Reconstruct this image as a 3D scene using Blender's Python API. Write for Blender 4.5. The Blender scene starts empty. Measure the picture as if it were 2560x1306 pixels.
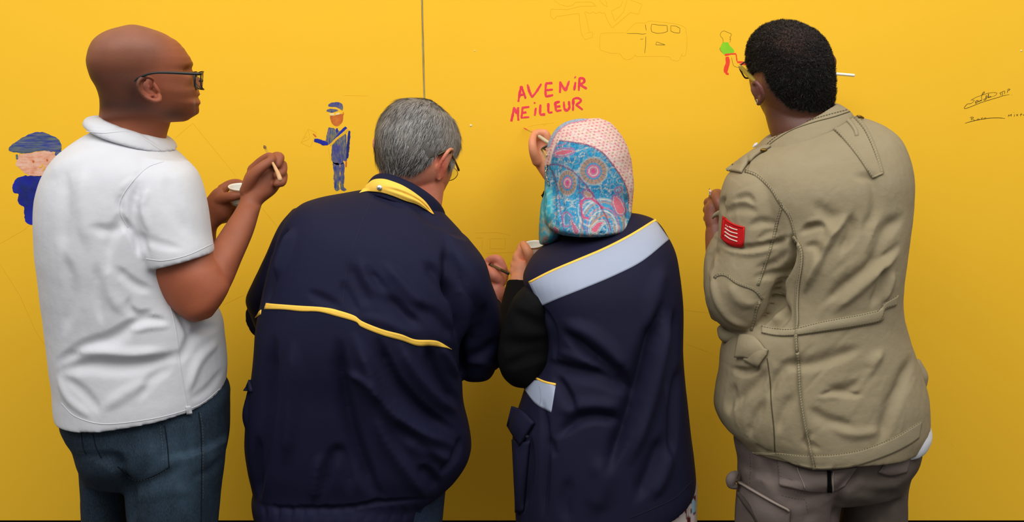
import bpy, bmesh, math, random
import numpy as np
from mathutils import Vector, Matrix, noise as mnoise
from mathutils.bvhtree import BVHTree

# ------------------------------------------------------------------ camera
H = 1.62; F = 3200.0; PITCH = math.radians(8.0)
YW = 3.02                                   # distance of the painted wall
sc = bpy.context.scene
cam_d = bpy.data.cameras.new('camera'); cam = bpy.data.objects.new('camera', cam_d)
sc.collection.objects.link(cam); sc.camera = cam
cam_d.sensor_fit = 'HORIZONTAL'; cam_d.sensor_width = 22.3
cam_d.lens = 22.3 * F / 2560.0
cam_d.clip_start = 0.05; cam_d.clip_end = 200
cam.location = (0, 0, H)
cam.rotation_euler = (math.pi/2 - PITCH, 0, 0)

# ------------------------------------------------------------------ world, lights, exposure
w = bpy.data.worlds.new('overcast_sky'); sc.world = w; w.use_nodes = True
nt = w.node_tree; bgn = nt.nodes['Background']
tc = nt.nodes.new('ShaderNodeTexCoord'); sp = nt.nodes.new('ShaderNodeSeparateXYZ')
cr = nt.nodes.new('ShaderNodeValToRGB')
nt.links.new(tc.outputs['Generated'], sp.inputs[0]); nt.links.new(sp.outputs['Z'], cr.inputs[0])
cr.color_ramp.elements[0].position = 0.0; cr.color_ramp.elements[0].color = (.42, .42, .43, 1)
cr.color_ramp.elements[1].position = 1.0; cr.color_ramp.elements[1].color = (.95, .95, .97, 1)
nt.links.new(cr.outputs[0], bgn.inputs['Color']); bgn.inputs['Strength'].default_value = .62
ld = bpy.data.lights.new('added_overhead_area', 'AREA'); ld.shape = 'RECTANGLE'; ld.size = 5.0; ld.size_y = 2.2  # added unseen overhead area lamp, gives the wall its top-to-bottom falloff
ld.energy = 98; ld.color = (1.0, .985, .96)
lo = bpy.data.objects.new('added_overhead_area', ld); sc.collection.objects.link(lo)
lo.location = (-.1, .75, 3.75)
lo.rotation_euler = (Vector((-.1, 3.0, 1.75)) - Vector(lo.location)).to_track_quat('-Z', 'Y').to_euler()
sc.view_settings.view_transform = 'Standard'; sc.view_settings.look = 'None'
sc.view_settings.exposure = 0.40; sc.view_settings.gamma = 1.0
sc.view_settings.use_curve_mapping = False

random.seed(7); rng = np.random.default_rng(7)
COL = sc.collection
cP, sP = math.cos(PITCH), math.sin(PITCH)

def P(px, py, Y):
    """world point seen at pixel (px,py) of the 2560x1306 frame that lies at world depth Y"""
    dx = (px - 1280.0) / F; dy = (653.0 - py) / F
    d = np.array([dx, cP + dy*sP, -sP + dy*cP])
    return np.array([0, 0, H]) + d * (Y / d[1])
def proj(V):
    V = np.asarray(V, float); q = V - np.array([0, 0, H])
    depth = q[:, 1]*cP - q[:, 2]*sP
    up = q[:, 1]*sP + q[:, 2]*cP
    return 1280 + F*q[:, 0]/depth, 653 - F*up/depth
def Zc(pts, ox, oy, s): return [(ox + p[0]/s, oy + p[1]/s) + tuple(p[2:]) for p in pts]
def lin(c):
    return tuple(((v/255.)/12.92 if v/255. <= .04045 else ((v/255.+.055)/1.055)**2.4) for v in c)
def sm(x, a, b):
    t = np.clip((x-a)/(b-a), 0, 1); return t*t*(3-2*t)

# ------------------------------------------------------------------ object helpers
def tag(o, label=None, cat=None, group=None, kind=None):
    if label: o['label'] = label
    if cat: o['category'] = cat
    if group: o['group'] = group
    if kind: o['kind'] = kind
    return o
def empty(name, loc):
    o = bpy.data.objects.new(name, None); COL.objects.link(o); o.location = loc; o.empty_display_size = .05
    return o
def link(name, me, parent=None, mat=None, smooth=True):
    o = bpy.data.objects.new(name, me); COL.objects.link(o)
    if mat is not None:
        me.materials.clear(); me.materials.append(mat)
    if smooth and len(me.polygons): me.polygons.foreach_set('use_smooth', [True]*len(me.polygons))
    if parent is not None:
        o.parent = parent; o.matrix_parent_inverse = chain_world(parent).inverted()
    return o
def chain_world(o):
    m = Matrix.Translation(o.location)
    if o.parent is not None: m = chain_world(o.parent) @ o.matrix_parent_inverse @ m
    return m
class MB:
    """growing list of vertices and faces"""
    def __init__(s): s.v = []; s.f = []; s.n = 0
    def add(s, V, Fc):
        V = np.asarray(V, float); s.v.append(V); s.f += [tuple(i + s.n for i in f) for f in Fc]; s.n += len(V); return s
    def mesh(s, name='m'):
        me = bpy.data.meshes.new(name)
        me.from_pydata(np.concatenate(s.v).tolist(), [], s.f); me.validate(); me.update(); return me
def getv(me):
    a = np.empty(len(me.vertices)*3); me.vertices.foreach_get('co', a); return a.reshape(-1, 3)
def setv(me, V): me.vertices.foreach_set('co', np.ascontiguousarray(V, float).ravel()); me.update()
def getn(me):
    a = np.empty(len(me.vertices)*3); me.vertex_normals.foreach_get('vector', a); return a.reshape(-1, 3)
def remesh(mb, voxel, smooth=2, fac=.5):
    me = mb.mesh(); o = bpy.data.objects.new('tmp', me); COL.objects.link(o)
    r = o.modifiers.new('r', 'REMESH'); r.mode = 'VOXEL'; r.voxel_size = voxel; r.adaptivity = 0
    if smooth:
        s = o.modifiers.new('s', 'SMOOTH'); s.iterations = smooth; s.factor = fac
    dg = bpy.context.evaluated_depsgraph_get(); dg.update()
    out = bpy.data.meshes.new_from_object(o.evaluated_get(dg), depsgraph=dg)
    bpy.data.objects.remove(o); bpy.data.meshes.remove(me)
    return out
def bvh_of(me):
    V = getv(me).tolist(); return BVHTree.FromPolygons(V, [tuple(p.vertices) for p in me.polygons])

def cr_interp(A, m):
    """Catmull-Rom through the rows of A, m steps per span"""
    A = np.asarray(A, float); n = len(A)
    if n == 2: return A[0] + (A[1]-A[0])*np.linspace(0, 1, m+1)[:, None]
    E = np.vstack([2*A[0]-A[1], A, 2*A[-1]-A[-2]]); out = []
    for i in range(n-1):
        p0, p1, p2, p3 = E[i], E[i+1], E[i+2], E[i+3]
        for t in np.arange(m)/m:
            out.append(.5*((2*p1) + (-p0+p2)*t + (2*p0-5*p1+4*p2-p3)*t*t + (-p0+3*p1-3*p2+p3)*t**3))
    out.append(A[-1]); return np.array(out)
def ring_faces(nr, n, caps=True):
    f = []
    for i in range(nr-1):
        for j in range(n):
            k = (j+1) % n; f.append((i*n+j, i*n+k, (i+1)*n+k, (i+1)*n+j))
    if caps:
        f.append(tuple(range(n))[::-1]); f.append(tuple((nr-1)*n + j for j in range(n)))
    return f
def loft(rings, n=48, m=5, caps=True):
    """rings: (Lx,Ly,Rx,Ry,Y,back,front,exponent,tilt[,dYL,dYR]) - section from left pixel edge to right pixel edge at depth Y"""
    A = []
    for r in rings:
        r = list(r) + [2.3, 0, 0, 0][len(r)-7:] if len(r) < 11 else list(r)
        Lx, Ly, Rx, Ry, Y, bb, bf, e, t, dl, dr = r
        L = P(Lx, Ly, Y+dl); R = P(Rx, Ry, Y+dr)
        A.append(np.concatenate([L, R, [bb, bf, e, t]]))
    A = cr_interp(A, m); a = np.arange(n)/n*2*math.pi; V = []
    ca, sa = np.cos(a), np.sin(a)
    for r in A:
        L, R = r[:3], r[3:6]; bb, bf, e, t = r[6:10]; c = (L+R)/2; u = (R-L)/2
        cu = np.sign(ca)*np.abs(ca)**(2/e); sv = np.sign(sa)*np.abs(sa)**(2/e)
        d = np.where(sv < 0, bb, bf)*sv
        V.append(c + cu[:, None]*u + d[:, None]*np.array([0, 1, t]))
    return np.concatenate(V), ring_faces(len(A), n, caps)
def tube(pts, n=14, m=4, world=False, flat=1.0, rnd=True, flatdir=(0, 1, 0)):
    """pts: (px,py,Y,r) or world (x,y,z,r)"""
    A = np.array([p if world else list(P(p[0], p[1], p[2])) + [p[3]] for p in pts], float)
    A = cr_interp(A, m) if len(A) > 2 else cr_interp(A, max(m, 2))
    C = A[:, :3]; r = np.maximum(A[:, 3], 1e-5)
    T = np.gradient(C, axis=0); T /= np.linalg.norm(T, axis=1)[:, None] + 1e-12
    if rnd:   # hemispherical ends
        k = np.array([1.0, .85, .5])
        h0 = [C[0] - T[0]*r[0]*math.sqrt(max(0, 1-q*q)) for q in (.15, .5, .85)]
        h1 = [C[-1] + T[-1]*r[-1]*math.sqrt(max(0, 1-q*q)) for q in (.85, .5, .15)]
        C = np.vstack([h0, C, h1]); T = np.vstack([[T[0]]*3, T, [T[-1]]*3])
        r = np.concatenate([r[0]*np.array([.15, .5, .85]), r, r[-1]*np.array([.85, .5, .15])])
    fd = np.array(flatdir, float); V = []
    up = np.array([0, 0, 1.]) if abs(T[0][2]) < .9 else np.array([1., 0, 0])
    for i in range(len(C)):
        x = np.cross(T[i], up); x /= np.linalg.norm(x)+1e-12; y = np.cross(x, T[i]); up = y
        a = np.arange(n)/n*2*math.pi
        o = (np.cos(a)[:, None]*x + np.sin(a)[:, None]*y)*r[i]
        if flat != 1.0: o -= (o@fd)[:, None]*fd*(1-flat)
        V.append(C[i] + o)
    return np.concatenate(V), ring_faces(len(C), n)
def ellipsoid(c, rad, R=None, nu=20, nv=14):
    V = []
    for i in range(nv+1):
        th = math.pi*(i+.001)/(nv+.002)
        for j in range(nu):
            a = 2*math.pi*j/nu; V.append((math.sin(th)*math.cos(a), math.sin(th)*math.sin(a), math.cos(th)))
    V = np.array(V)*np.array(rad)
    if R is not None: V = V @ np.array(R).T
    return V + np.array(c), ring_faces(nv+1, nu)

# vectorised value noise
_tab = rng.random(4096)
def vnoise(X, s=1.0, seed=0):
    X = np.asarray(X)*s + seed*17.31; I = np.floor(X).astype(int); f = X-I; f = f*f*(3-2*f); out = 0
    for a in (0, 1):
        for b in (0, 1):
            for c in (0, 1):
                h = ((I[:, 0]+a)*73856093 ^ (I[:, 1]+b)*19349663 ^ (I[:, 2]+c)*83492791) & 4095
                out = out + _tab[h]*(f[:, 0] if a else 1-f[:, 0])*(f[:, 1] if b else 1-f[:, 1])*(f[:, 2] if c else 1-f[:, 2])
    return out*2-1
def fnoise(X, s, seed=0, o=3):
    r = 0; a = 1
    for k in range(o): r = r + a*vnoise(X, s*2**k, seed+k); a *= .5
    return r

def polydist(x, y, pts):
    """distance, signed side and 0..1 position along a pixel polyline"""
    pts = np.asarray(pts, float)[:, :2]; best = np.full(len(x), 1e9); side = np.zeros(len(x)); par = np.zeros(len(x))
    L = np.linalg.norm(np.diff(pts, axis=0), axis=1); tot = L.sum(); acc = 0
    for i in range(len(pts)-1):
        a, b = pts[i], pts[i+1]; d = b-a; l2 = d@d
        t = np.clip(((x-a[0])*d[0] + (y-a[1])*d[1])/l2, 0, 1)
        qx, qy = x-(a[0]+t*d[0]), y-(a[1]+t*d[1]); dist = np.hypot(qx, qy); m = dist < best
        best = np.where(m, dist, best); side = np.where(m, np.sign(d[0]*qy-d[1]*qx), side); par = np.where(m, (acc+t*L[i])/tot, par)
        acc += L[i]
    return best, side, par
def smooth_poly(pts, m=6): return cr_interp(np.array(pts, float), m) if len(pts) > 2 else np.array(pts, float)
def crease(me, items, noise_amp=0.0, noise_s=14, seed=1, stretch=(1, 1, 1), gain=1.45, ws=.8, it_=8):
    """items: (pts, width px, height mm[, width on the other side])"""
    V = getv(me); N = getn(me)
    q = V - np.array([0, 0, H]); q /= np.linalg.norm(q, axis=1)[:, None]
    face = np.clip(-(q*N).sum(1)*2.2, 0, 1); px, py = proj(V); D = np.zeros(len(V))
    for it in items:
        pts, wd, amp = it[:3]; w2 = it[3] if len(it) > 3 else wd
        wd *= ws; w2 *= ws
        pts = smooth_poly(pts, 4); lo = pts.min(0)-3*max(wd, w2); hi = pts.max(0)+3*max(wd, w2)
        m = np.where((px > lo[0]) & (px < hi[0]) & (py > lo[1]) & (py < hi[1]))[0]
        if not len(m): continue
        d, s, t = polydist(px[m], py[m], pts)
        wl = np.where(s < 0, wd, w2)*(.45+.55*np.sin(np.pi*np.clip(t, 0.02, .98))**.6)
        D[m] += gain*amp*.001*np.exp(-(d/wl)**2)*np.clip(np.minimum(t, 1-t)*5+.25, 0, 1)
    V = V + N*(D*face)[:, None]
    E = np.empty(len(me.edges)*2, np.int64); me.edges.foreach_get('vertices', E); E = E.reshape(-1, 2); n_ = len(V)
    cnt = np.bincount(E.ravel(), minlength=n_)[:, None] + 1e-9; hot = np.clip(np.abs(D)*face*900, 0, 1)[:, None]
    for _ in range(it_):
        S = np.stack([np.bincount(E[:, 0], V[E[:, 1], k], n_) + np.bincount(E[:, 1], V[E[:, 0], k], n_) for k in range(3)], 1)/cnt
        V = V + (S-V)*.5*hot
    if noise_amp:
        X = V*np.array(stretch); V = V + N*(fnoise(X, noise_s, seed, 3)*noise_amp*.001)[:, None]
    setv(me, V)

def rays(bvh, pts, dflt=2.4):
    """drop pixel points onto a surface: points and normals"""
    o = Vector((0, 0, H)); Q = []; Nn = []; last = None; miss = []
    for i, (x, y) in enumerate(pts):
        p = P(x, y, 2.5); d = (Vector(p)-o).normalized(); h = bvh.ray_cast(o, d)
        if h[0] is None: Q.append(None); Nn.append(None); miss.append(i)
        else:
            n = h[1]; n = -n if n.dot(d) > 0 else n; Q.append(np.array(h[0])); Nn.append(np.array(n))
    good = [i for i in range(len(Q)) if Q[i] is not None]
    for i in miss:
        if good:
            g = min(good, key=lambda k: (pts[k][0]-pts[i][0])**2 + (pts[k][1]-pts[i][1])**2)
            Q[i] = P(pts[i][0], pts[i][1], Q[g][1]); Nn[i] = Nn[g]
        else: Q[i] = P(pts[i][0], pts[i][1], dflt); Nn[i] = np.array([0, -1., 0])
    return np.array(Q), np.array(Nn)
def resample(pts, n):
    pts = np.asarray(pts, float); L = np.r_[0, np.cumsum(np.linalg.norm(np.diff(pts, axis=0), axis=1))]
    t = np.linspace(0, L[-1], n); return np.stack([np.interp(t, L, pts[:, k]) for k in range(pts.shape[1])], 1)
def drape(bvh, top, bot, nu, nv, off=.0015, th=.002, smoothp=True, bulge=0.0):
    """patch between two pixel polylines laid on a surface, with thickness"""
    A = resample(smooth_poly(top) if smoothp else top, nu); B = resample(smooth_poly(bot) if smoothp else bot, nu)
    G = [(A[i]*(1-j/(nv-1)) + B[i]*(j/(nv-1))) for j in range(nv) for i in range(nu)]
    Q, N = rays(bvh, G)
    for _ in range(2):   # smooth the normals
        g = N.reshape(nv, nu, 3); g = (g + np.roll(g, 1, 1) + np.roll(g, -1, 1))/3 if nu > 4 else g; N = g.reshape(-1, 3)
    N /= np.linalg.norm(N, axis=1)[:, None]+1e-9
    jj = np.repeat(np.arange(nv)/(nv-1), nu); ii = np.tile(np.arange(nu)/(nu-1), nv)
    b = bulge*np.sin(np.pi*jj)*np.sin(np.pi*ii)
    T = Q + N*(off + b)[:, None] if bulge else Q + N*off
    Bk = T - N*th; n = nu*nv; Fc = []
    for j in range(nv-1):
        for i in range(nu-1):
            a = j*nu+i; Fc.append((a, a+1, a+nu+1, a+nu)); Fc.append((n+a, n+a+nu, n+a+nu+1, n+a+1))
    edge = [i for i in range(nu)] + [j*nu+nu-1 for j in range(1, nv)] + [(nv-1)*nu+i for i in range(nu-2, -1, -1)] + [j*nu for j in range(nv-2, 0, -1)]
    for k in range(len(edge)):
        a, c = edge[k], edge[(k+1) % len(edge)]; Fc.append((c, a, a+n, c+n))
    return np.vstack([T, Bk]), Fc
def band(bvh, pts, wpx, off=.0012, th=.002, step=6):
    """ribbon of pixel width along a line"""
    S = smooth_poly(pts); n = max(3, int(np.linalg.norm(np.diff(S, axis=0), axis=1).sum()/step)); S = resample(S, n)
    T = np.gradient(S, axis=0); T /= np.linalg.norm(T, axis=1)[:, None]+1e-9; Nn = np.stack([-T[:, 1], T[:, 0]], 1)
    return drape(bvh, S-Nn*wpx/2, S+Nn*wpx/2, n, 2, off, th, smoothp=False)
def cord(bvh, pts, r, step=6, off=0.0, n=6):
    S = smooth_poly(pts); k = max(3, int(np.linalg.norm(np.diff(S, axis=0), axis=1).sum()/step)); S = resample(S, k)
    Q, N = rays(bvh, S); Q = Q + N*off
    return tube([tuple(q)+(r,) for q in Q], n=n, m=1, world=True)
def stitches(mb, bvh, pts, dash=5, gap=3.5, w=1.3, off=.0022, cross=0):
    """single thread stitches along a line; cross > 0 makes ladder stitches of that pixel width"""
    S = smooth_poly(pts); tot = np.linalg.norm(np.diff(S, axis=0), axis=1).sum(); k = max(2, int(tot/(dash+gap)))
    A = resample(S, k+1)
    segs = []
    for i in range(k):
        a, b = A[i], A[i+1]; d = (b-a)/(np.linalg.norm(b-a)+1e-9); nn = np.array([-d[1], d[0]])
        if cross: segs.append((a-nn*cross/2, a+nn*cross/2+d*2, d))
        else: segs.append((a, a+d*dash, nn))
    pts4 = []
    for a, b, nn in segs: pts4 += [a-nn*w/2, a+nn*w/2, b+nn*w/2, b-nn*w/2]
    Q, N = rays(bvh, pts4); T = Q + N*off
    mb.add(T, [(4*i, 4*i+1, 4*i+2, 4*i+3) for i in range(len(segs))])

# ------------------------------------------------------------------ materials
def mat(name, col, rough=.8, spec=.3, bump=None, var=None, metal=0, sheen=0, trans=0, ior=1.45, attr=None, alpha=None, coat=0, sss=0):
    m = bpy.data.materials.new(name); m.use_nodes = True; nt = m.node_tree; b = nt.nodes['Principled BSDF']
    c = lin(col) + (1,)
    b.inputs['Base Color'].default_value = c; b.inputs['Roughness'].default_value = rough
    b.inputs['Specular IOR Level'].default_value = spec; b.inputs['Metallic'].default_value = metal
    if sheen: b.inputs['Sheen Weight'].default_value = sheen; b.inputs['Sheen Roughness'].default_value = .5
    if trans: b.inputs['Transmission Weight'].default_value = trans; b.inputs['IOR'].default_value = ior
    if coat: b.inputs['Coat Weight'].default_value = coat; b.inputs['Coat Roughness'].default_value = .3
    if sss:
        b.inputs['Subsurface Weight'].default_value = sss; b.inputs['Subsurface Radius'].default_value = (.012, .004, .002); b.inputs['Subsurface Scale'].default_value = .5
    tcn = nt.nodes.new('ShaderNodeTexCoord'); src = None
    if attr:
        a = nt.nodes.new('ShaderNodeAttribute'); a.attribute_name = attr; src = a.outputs['Color']
    if var:   # (scale, amount, other colour[, detail, stretch vec])
        for vv in (var if isinstance(var, list) else [var]):
            n1 = nt.nodes.new('ShaderNodeTexNoise'); n1.inputs['Scale'].default_value = vv[0]; n1.inputs['Detail'].default_value = 5
            mp = nt.nodes.new('ShaderNodeMapping'); nt.links.new(tcn.outputs['Object'], mp.inputs[0]); nt.links.new(mp.outputs[0], n1.inputs[0])
            if len(vv) > 3: mp.inputs['Scale'].default_value = vv[3]
            rp = nt.nodes.new('ShaderNodeMapRange'); rp.inputs[1].default_value = .35; rp.inputs[2].default_value = .68; rp.inputs[4].default_value = vv[1]
            nt.links.new(n1.outputs['Fac'], rp.inputs[0])
            mx = nt.nodes.new('ShaderNodeMixRGB'); nt.links.new(rp.outputs[0], mx.inputs[0]); mx.inputs[2].default_value = lin(vv[2]) + (1,)
            if src is None: mx.inputs[1].default_value = c
            else: nt.links.new(src, mx.inputs[1])
            src = mx.outputs[0]
    if src is not None: nt.links.new(src, b.inputs['Base Color'])
    if bump:
        prev = None
        for bb in (bump if isinstance(bump, list) else [bump]):   # (scale, strength, distance[, stretch])
            n2 = nt.nodes.new('ShaderNodeTexNoise'); n2.inputs['Scale'].default_value = bb[0]; n2.inputs['Detail'].default_value = 4
            mp = nt.nodes.new('ShaderNodeMapping'); nt.links.new(tcn.outputs['Object'], mp.inputs[0]); nt.links.new(mp.outputs[0], n2.inputs[0])
            if len(bb) > 3: mp.inputs['Scale'].default_value = bb[3]
            bn = nt.nodes.new('ShaderNodeBump'); bn.inputs['Strength'].default_value = bb[1]; bn.inputs['Distance'].default_value = bb[2]
            nt.links.new(n2.outputs['Fac'], bn.inputs['Height'])
            if prev: nt.links.new(prev, bn.inputs['Normal'])
            prev = bn.outputs[0]
        nt.links.new(prev, b.inputs['Normal'])
    return m
def paint_verts(me, C, name='tint'):
    a = me.color_attributes.new(name, 'FLOAT_COLOR', 'POINT')
    C = np.concatenate([C, np.ones((len(C), 1))], 1); a.data.foreach_set('color', C.ravel())
# ------------------------------------------------------------------ ground, base, painted wall
def box(x0, x1, y0, y1, z0, z1, bev=0):
    V = [(x, y, z) for z in (z0, z1) for y in (y0, y1) for x in (x0, x1)]
    return V, [(0, 2, 3, 1), (4, 5, 7, 6), (0, 1, 5, 4), (2, 6, 7, 3), (0, 4, 6, 2), (1, 3, 7, 5)]
m_ground = mat('asphalt', (92, 90, 88), .95, .2, bump=(60, .4, .01), var=(8, .5, (70, 69, 68)))
mb = MB(); mb.add(*box(-12, 12, -10, 6, -.1, 0)); link('floor', mb.mesh(), None, m_ground, False)['kind'] = 'structure'
m_base = mat('dark_base', (30, 26, 34), .8, .2, bump=(40, .3, .004), var=(6, .5, (44, 34, 32)))
ZB = P(600, 1303, YW)[2]
mb = MB(); mb.add(*box(-4.2, 4.2, YW+.03, YW+.16, 0, ZB+.01)); link('trim_1', mb.mesh(), None, m_base, False)['kind'] = 'structure'
tag(bpy.data.objects['trim_1'], 'dark plinth under the yellow painted panels')
for nm in ('trim_1',): bpy.data.objects[nm]['kind'] = 'structure'

m_wall = mat('yellow_paint', (250, 196, 46), .7, .15,
             var=[(2.2, .28, (248, 190, 40)), (1.1, .18, (240, 184, 50)), (9, .12, (252, 198, 60), (1, 1, .4))],
             bump=[(5, .12, .006), (220, .12, .0008), (26, .08, .002, (1, 1, .3))])
wall = empty('wall_back', (0, YW+.02, 0)); wall['kind'] = 'structure'; wall['label'] = 'yellow painted panel wall with childlike paintings and pencil sketches'
# seam between the two panels leans a hair, as hung
xs0 = P(1055, 0, YW)[0]; xs1 = P(1062, 300, YW)[0]
zt, zb = 2.75, ZB
z0 = P(1055, 0, YW)[2]; z1 = P(1062, 300, YW)[2]
def seam_x(z): return xs0 + (xs1-xs0)*(z-z0)/(z1-z0)
g = .0011
def panel(xl, xr):
    n = 16; mb = MB(); V = []
    for (y, ins) in ((YW+.02, 0), (YW+.0025, 0), (YW, .0012)):
        for (x, sgn) in ((xl, 1), (xr, -1)):
            for z in (zb, zt):
                X = x(z) if callable(x) else x
                V.append((X + sgn*ins, y, z + (ins if z == zb else -ins)))
    # order per layer: 0 LB 1 LT 2 RB 3 RT
    Fc = [(0, 1, 3, 2), (8, 10, 11, 9)]
    for l in (0, 4):
        for a, b in ((0, 2), (2, 3), (3, 1), (1, 0)): Fc.append((l+a, l+b, l+4+b, l+4+a))
    mb.add(V, Fc); return mb.mesh()
pl = link('wall_panel', panel(-4.2, lambda z: seam_x(z)-g), wall, m_wall, False)
pr = link('wall_panel', panel(lambda z: seam_x(z)+g, 4.2), wall, m_wall, False)
m_gap = mat('joint_filler', (190, 176, 120), .8, .2, var=(60, .7, (120, 100, 40), (1, 1, .3)))
mb = MB(); n = 60; V = []; Fc = []
for i in range(n):
    z = zb + (zt-zb)*i/(n-1); x = seam_x(z); r = .0016 + .0009*math.sin(i*1.7) + .0006*math.sin(i*4.1)
    V += [(x-r, YW-.0004, z), (x+r*.6, YW-.0004, z), (x-r, YW+.002, z), (x+r*.6, YW+.002, z)]
    if i: k = 4*i; Fc += [(k-4, k-3, k+1, k), (k-4, k, k+2, k-2), (k-3, k-1, k+3, k+1)]
mb.add(V, Fc); link('joint_strip', mb.mesh(), wall, m_gap, False)
m_screw = mat('white_screw', (235, 232, 205), .4, .5)
for (x, y, r) in ((1177, 314, .0026), (1187, 127, .0014), (2553, 127, .002)):
    mb = MB(); mb.add(*ellipsoid(P(x, y, YW), (r, .0016, r), nu=12, nv=8)); o = link('screw_head', mb.mesh(), wall, m_screw)

# paint laid on the wall -----------------------------------------------------------
def wp(px, py, off=0.0): p = P(px, py, YW); return (p[0], YW-off, p[2])
def jitter_line(S, a, seed):
    r = np.random.default_rng(seed); n = len(S); k = r.normal(0, 1, (n, 2)); k = (k + np.roll(k, 1, 0) + np.roll(k, -1, 0))/2
    return S + k*a
def stroke(mb, pts, wpx, off=.0003, rag=.35, taper=.35, step=2.5, seed=None, sharp=False):
    """brush or pencil stroke as a raised ribbon"""
    if wpx < 1.7: off = .00012
    S = np.array(pts, float) if sharp else smooth_poly(pts, 5); L = np.linalg.norm(np.diff(S, axis=0), axis=1).sum(); n = max(3, int(L/step)+1); S = resample(S, n)
    T = np.gradient(S, axis=0); T /= np.linalg.norm(T, axis=1)[:, None]+1e-9; N = np.stack([-T[:, 1], T[:, 0]], 1)
    r = np.random.default_rng(int(abs(pts[0][0]*13+pts[0][1]*7)) if seed is None else seed)
    t = np.linspace(0, 1, n); wv = wpx/2*(1 - taper*(np.abs(2*t-1)**6)) * (1 + rag*.5*np.convolve(r.normal(0, 1, n+4), np.ones(3)/3, 'same')[2:-2])
    A = S + N*wv[:, None]; B = S - N*wv[:, None]*(1+rag*.2*r.normal(0, 1, (n, 1)))
    V = []; Fc = []
    for i in range(n):
        V += [wp(*A[i], off), wp(*S[i], off*1.15), wp(*B[i], off), wp(*A[i], -.0002), wp(*B[i], -.0002)]
        if i:
            k = 5*i; q = k-5
            Fc += [(q, k, k+1, q+1), (q+1, k+1, k+2, q+2), (q+3, k+3, k, q), (q+2, k+2, k+4, q+4)]
    Fc += [(0, 1, 2, 4, 3), (5*n-5, 5*n-2, 5*n-1, 5*n-3, 5*n-4)]
    mb.add(V, Fc)
def blob(mb, pts, off=.0002, rag=1.0, seed=3, curve=True):
    """painted area as a raised film with a brushed edge"""
    S = np.array(pts, float); S = np.vstack([S, S[:1]])
    S = cr_interp(S, 5) if curve else S
    n = max(12, int(np.linalg.norm(np.diff(S, axis=0), axis=1).sum()/2.2)); S = resample(S, n+1)[:-1]; S = jitter_line(S, rag, seed)
    V = [wp(x, y, off) for x, y in S] + [wp(x, y, -.0002) for x, y in S]
    Fc = [tuple(range(n))] + [(i, i+n, (i+1) % n + n, (i+1) % n) for i in range(n)]
    mb.add(V, Fc)
def flatmesh(mb):
    me = mb.mesh(); bm = bmesh.new(); bm.from_mesh(me); bmesh.ops.triangulate(bm, faces=[f for f in bm.faces if len(f.verts) > 4]); bmesh.ops.recalc_face_normals(bm, faces=bm.faces); bm.to_mesh(me); bm.free(); return me
def art(name, parent, m, build, label=None):
    mb = MB(); build(mb); o = link(name, flatmesh(mb), parent, m, False)
    if label: o['label'] = label
    return o
m_pink = mat('pink_red_paint', (238, 60, 78), .45, .35, var=[(60, .6, (245, 84, 92)), (25, .5, (226, 44, 70))], bump=(300, .3, .0008, (1, 1, .3)))
m_blue = mat('blue_paint', (34, 56, 150), .5, .3, var=[(70, .85, (44, 88, 96), (1, 1, .3)), (190, .8, (96, 116, 78), (1, 1, .22)), (420, .55, (190, 160, 60), (1, 1, .25)), (26, .7, (24, 34, 150))], bump=(200, .3, .0008))
m_blue2 = mat('strong_blue_paint', (24, 34, 190), .45, .35, var=[(22, .95, (20, 20, 92)), (60, .45, (40, 64, 110)), (130, .5, (30, 40, 130), (1, 1, .3))], bump=(200, .3, .0008))
m_cap = mat('grey_green_blue_paint', (52, 66, 118), .45, .35, var=[(40, .95, (74, 98, 84), (.4, 1, 1.6)), (22, .9, (34, 42, 170), (.4, 1, 1.4)), (120, .7, (128, 134, 104), (.3, 1, 2.2))], bump=(200, .3, .0008))
m_flesh = mat('flesh_paint', (232, 160, 122), .5, .3, var=[(34, .95, (240, 196, 170), (.4, 1, 1.5)), (60, .8, (214, 128, 88)), (160, .5, (244, 214, 196), (.3, 1, 2))], bump=(200, .3, .0008))
m_brownp = mat('brown_paint', (206, 106, 40), .5, .3, var=[(70, .8, (226, 138, 44)), (90, .5, (176, 78, 34))])
m_green = mat('green_paint', (142, 212, 32), .5, .3, var=(50, .6, (124, 198, 28)))
m_red = mat('red_paint', (246, 72, 40), .5, .3, var=(60, .6, (236, 54, 40)))
m_pencil = mat('pencil_line', (226, 172, 34), .9, .1)
m_pencil2 = mat('darker_pencil_line', (140, 106, 34), .9, .1)
m_pen = mat('black_pen', (58, 46, 22), .6, .2)
m_white = mat('white_paint', (240, 214, 150), .5, .3)
m_yel = mat('ochre_paint', (232, 180, 40), .6, .3)

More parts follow.
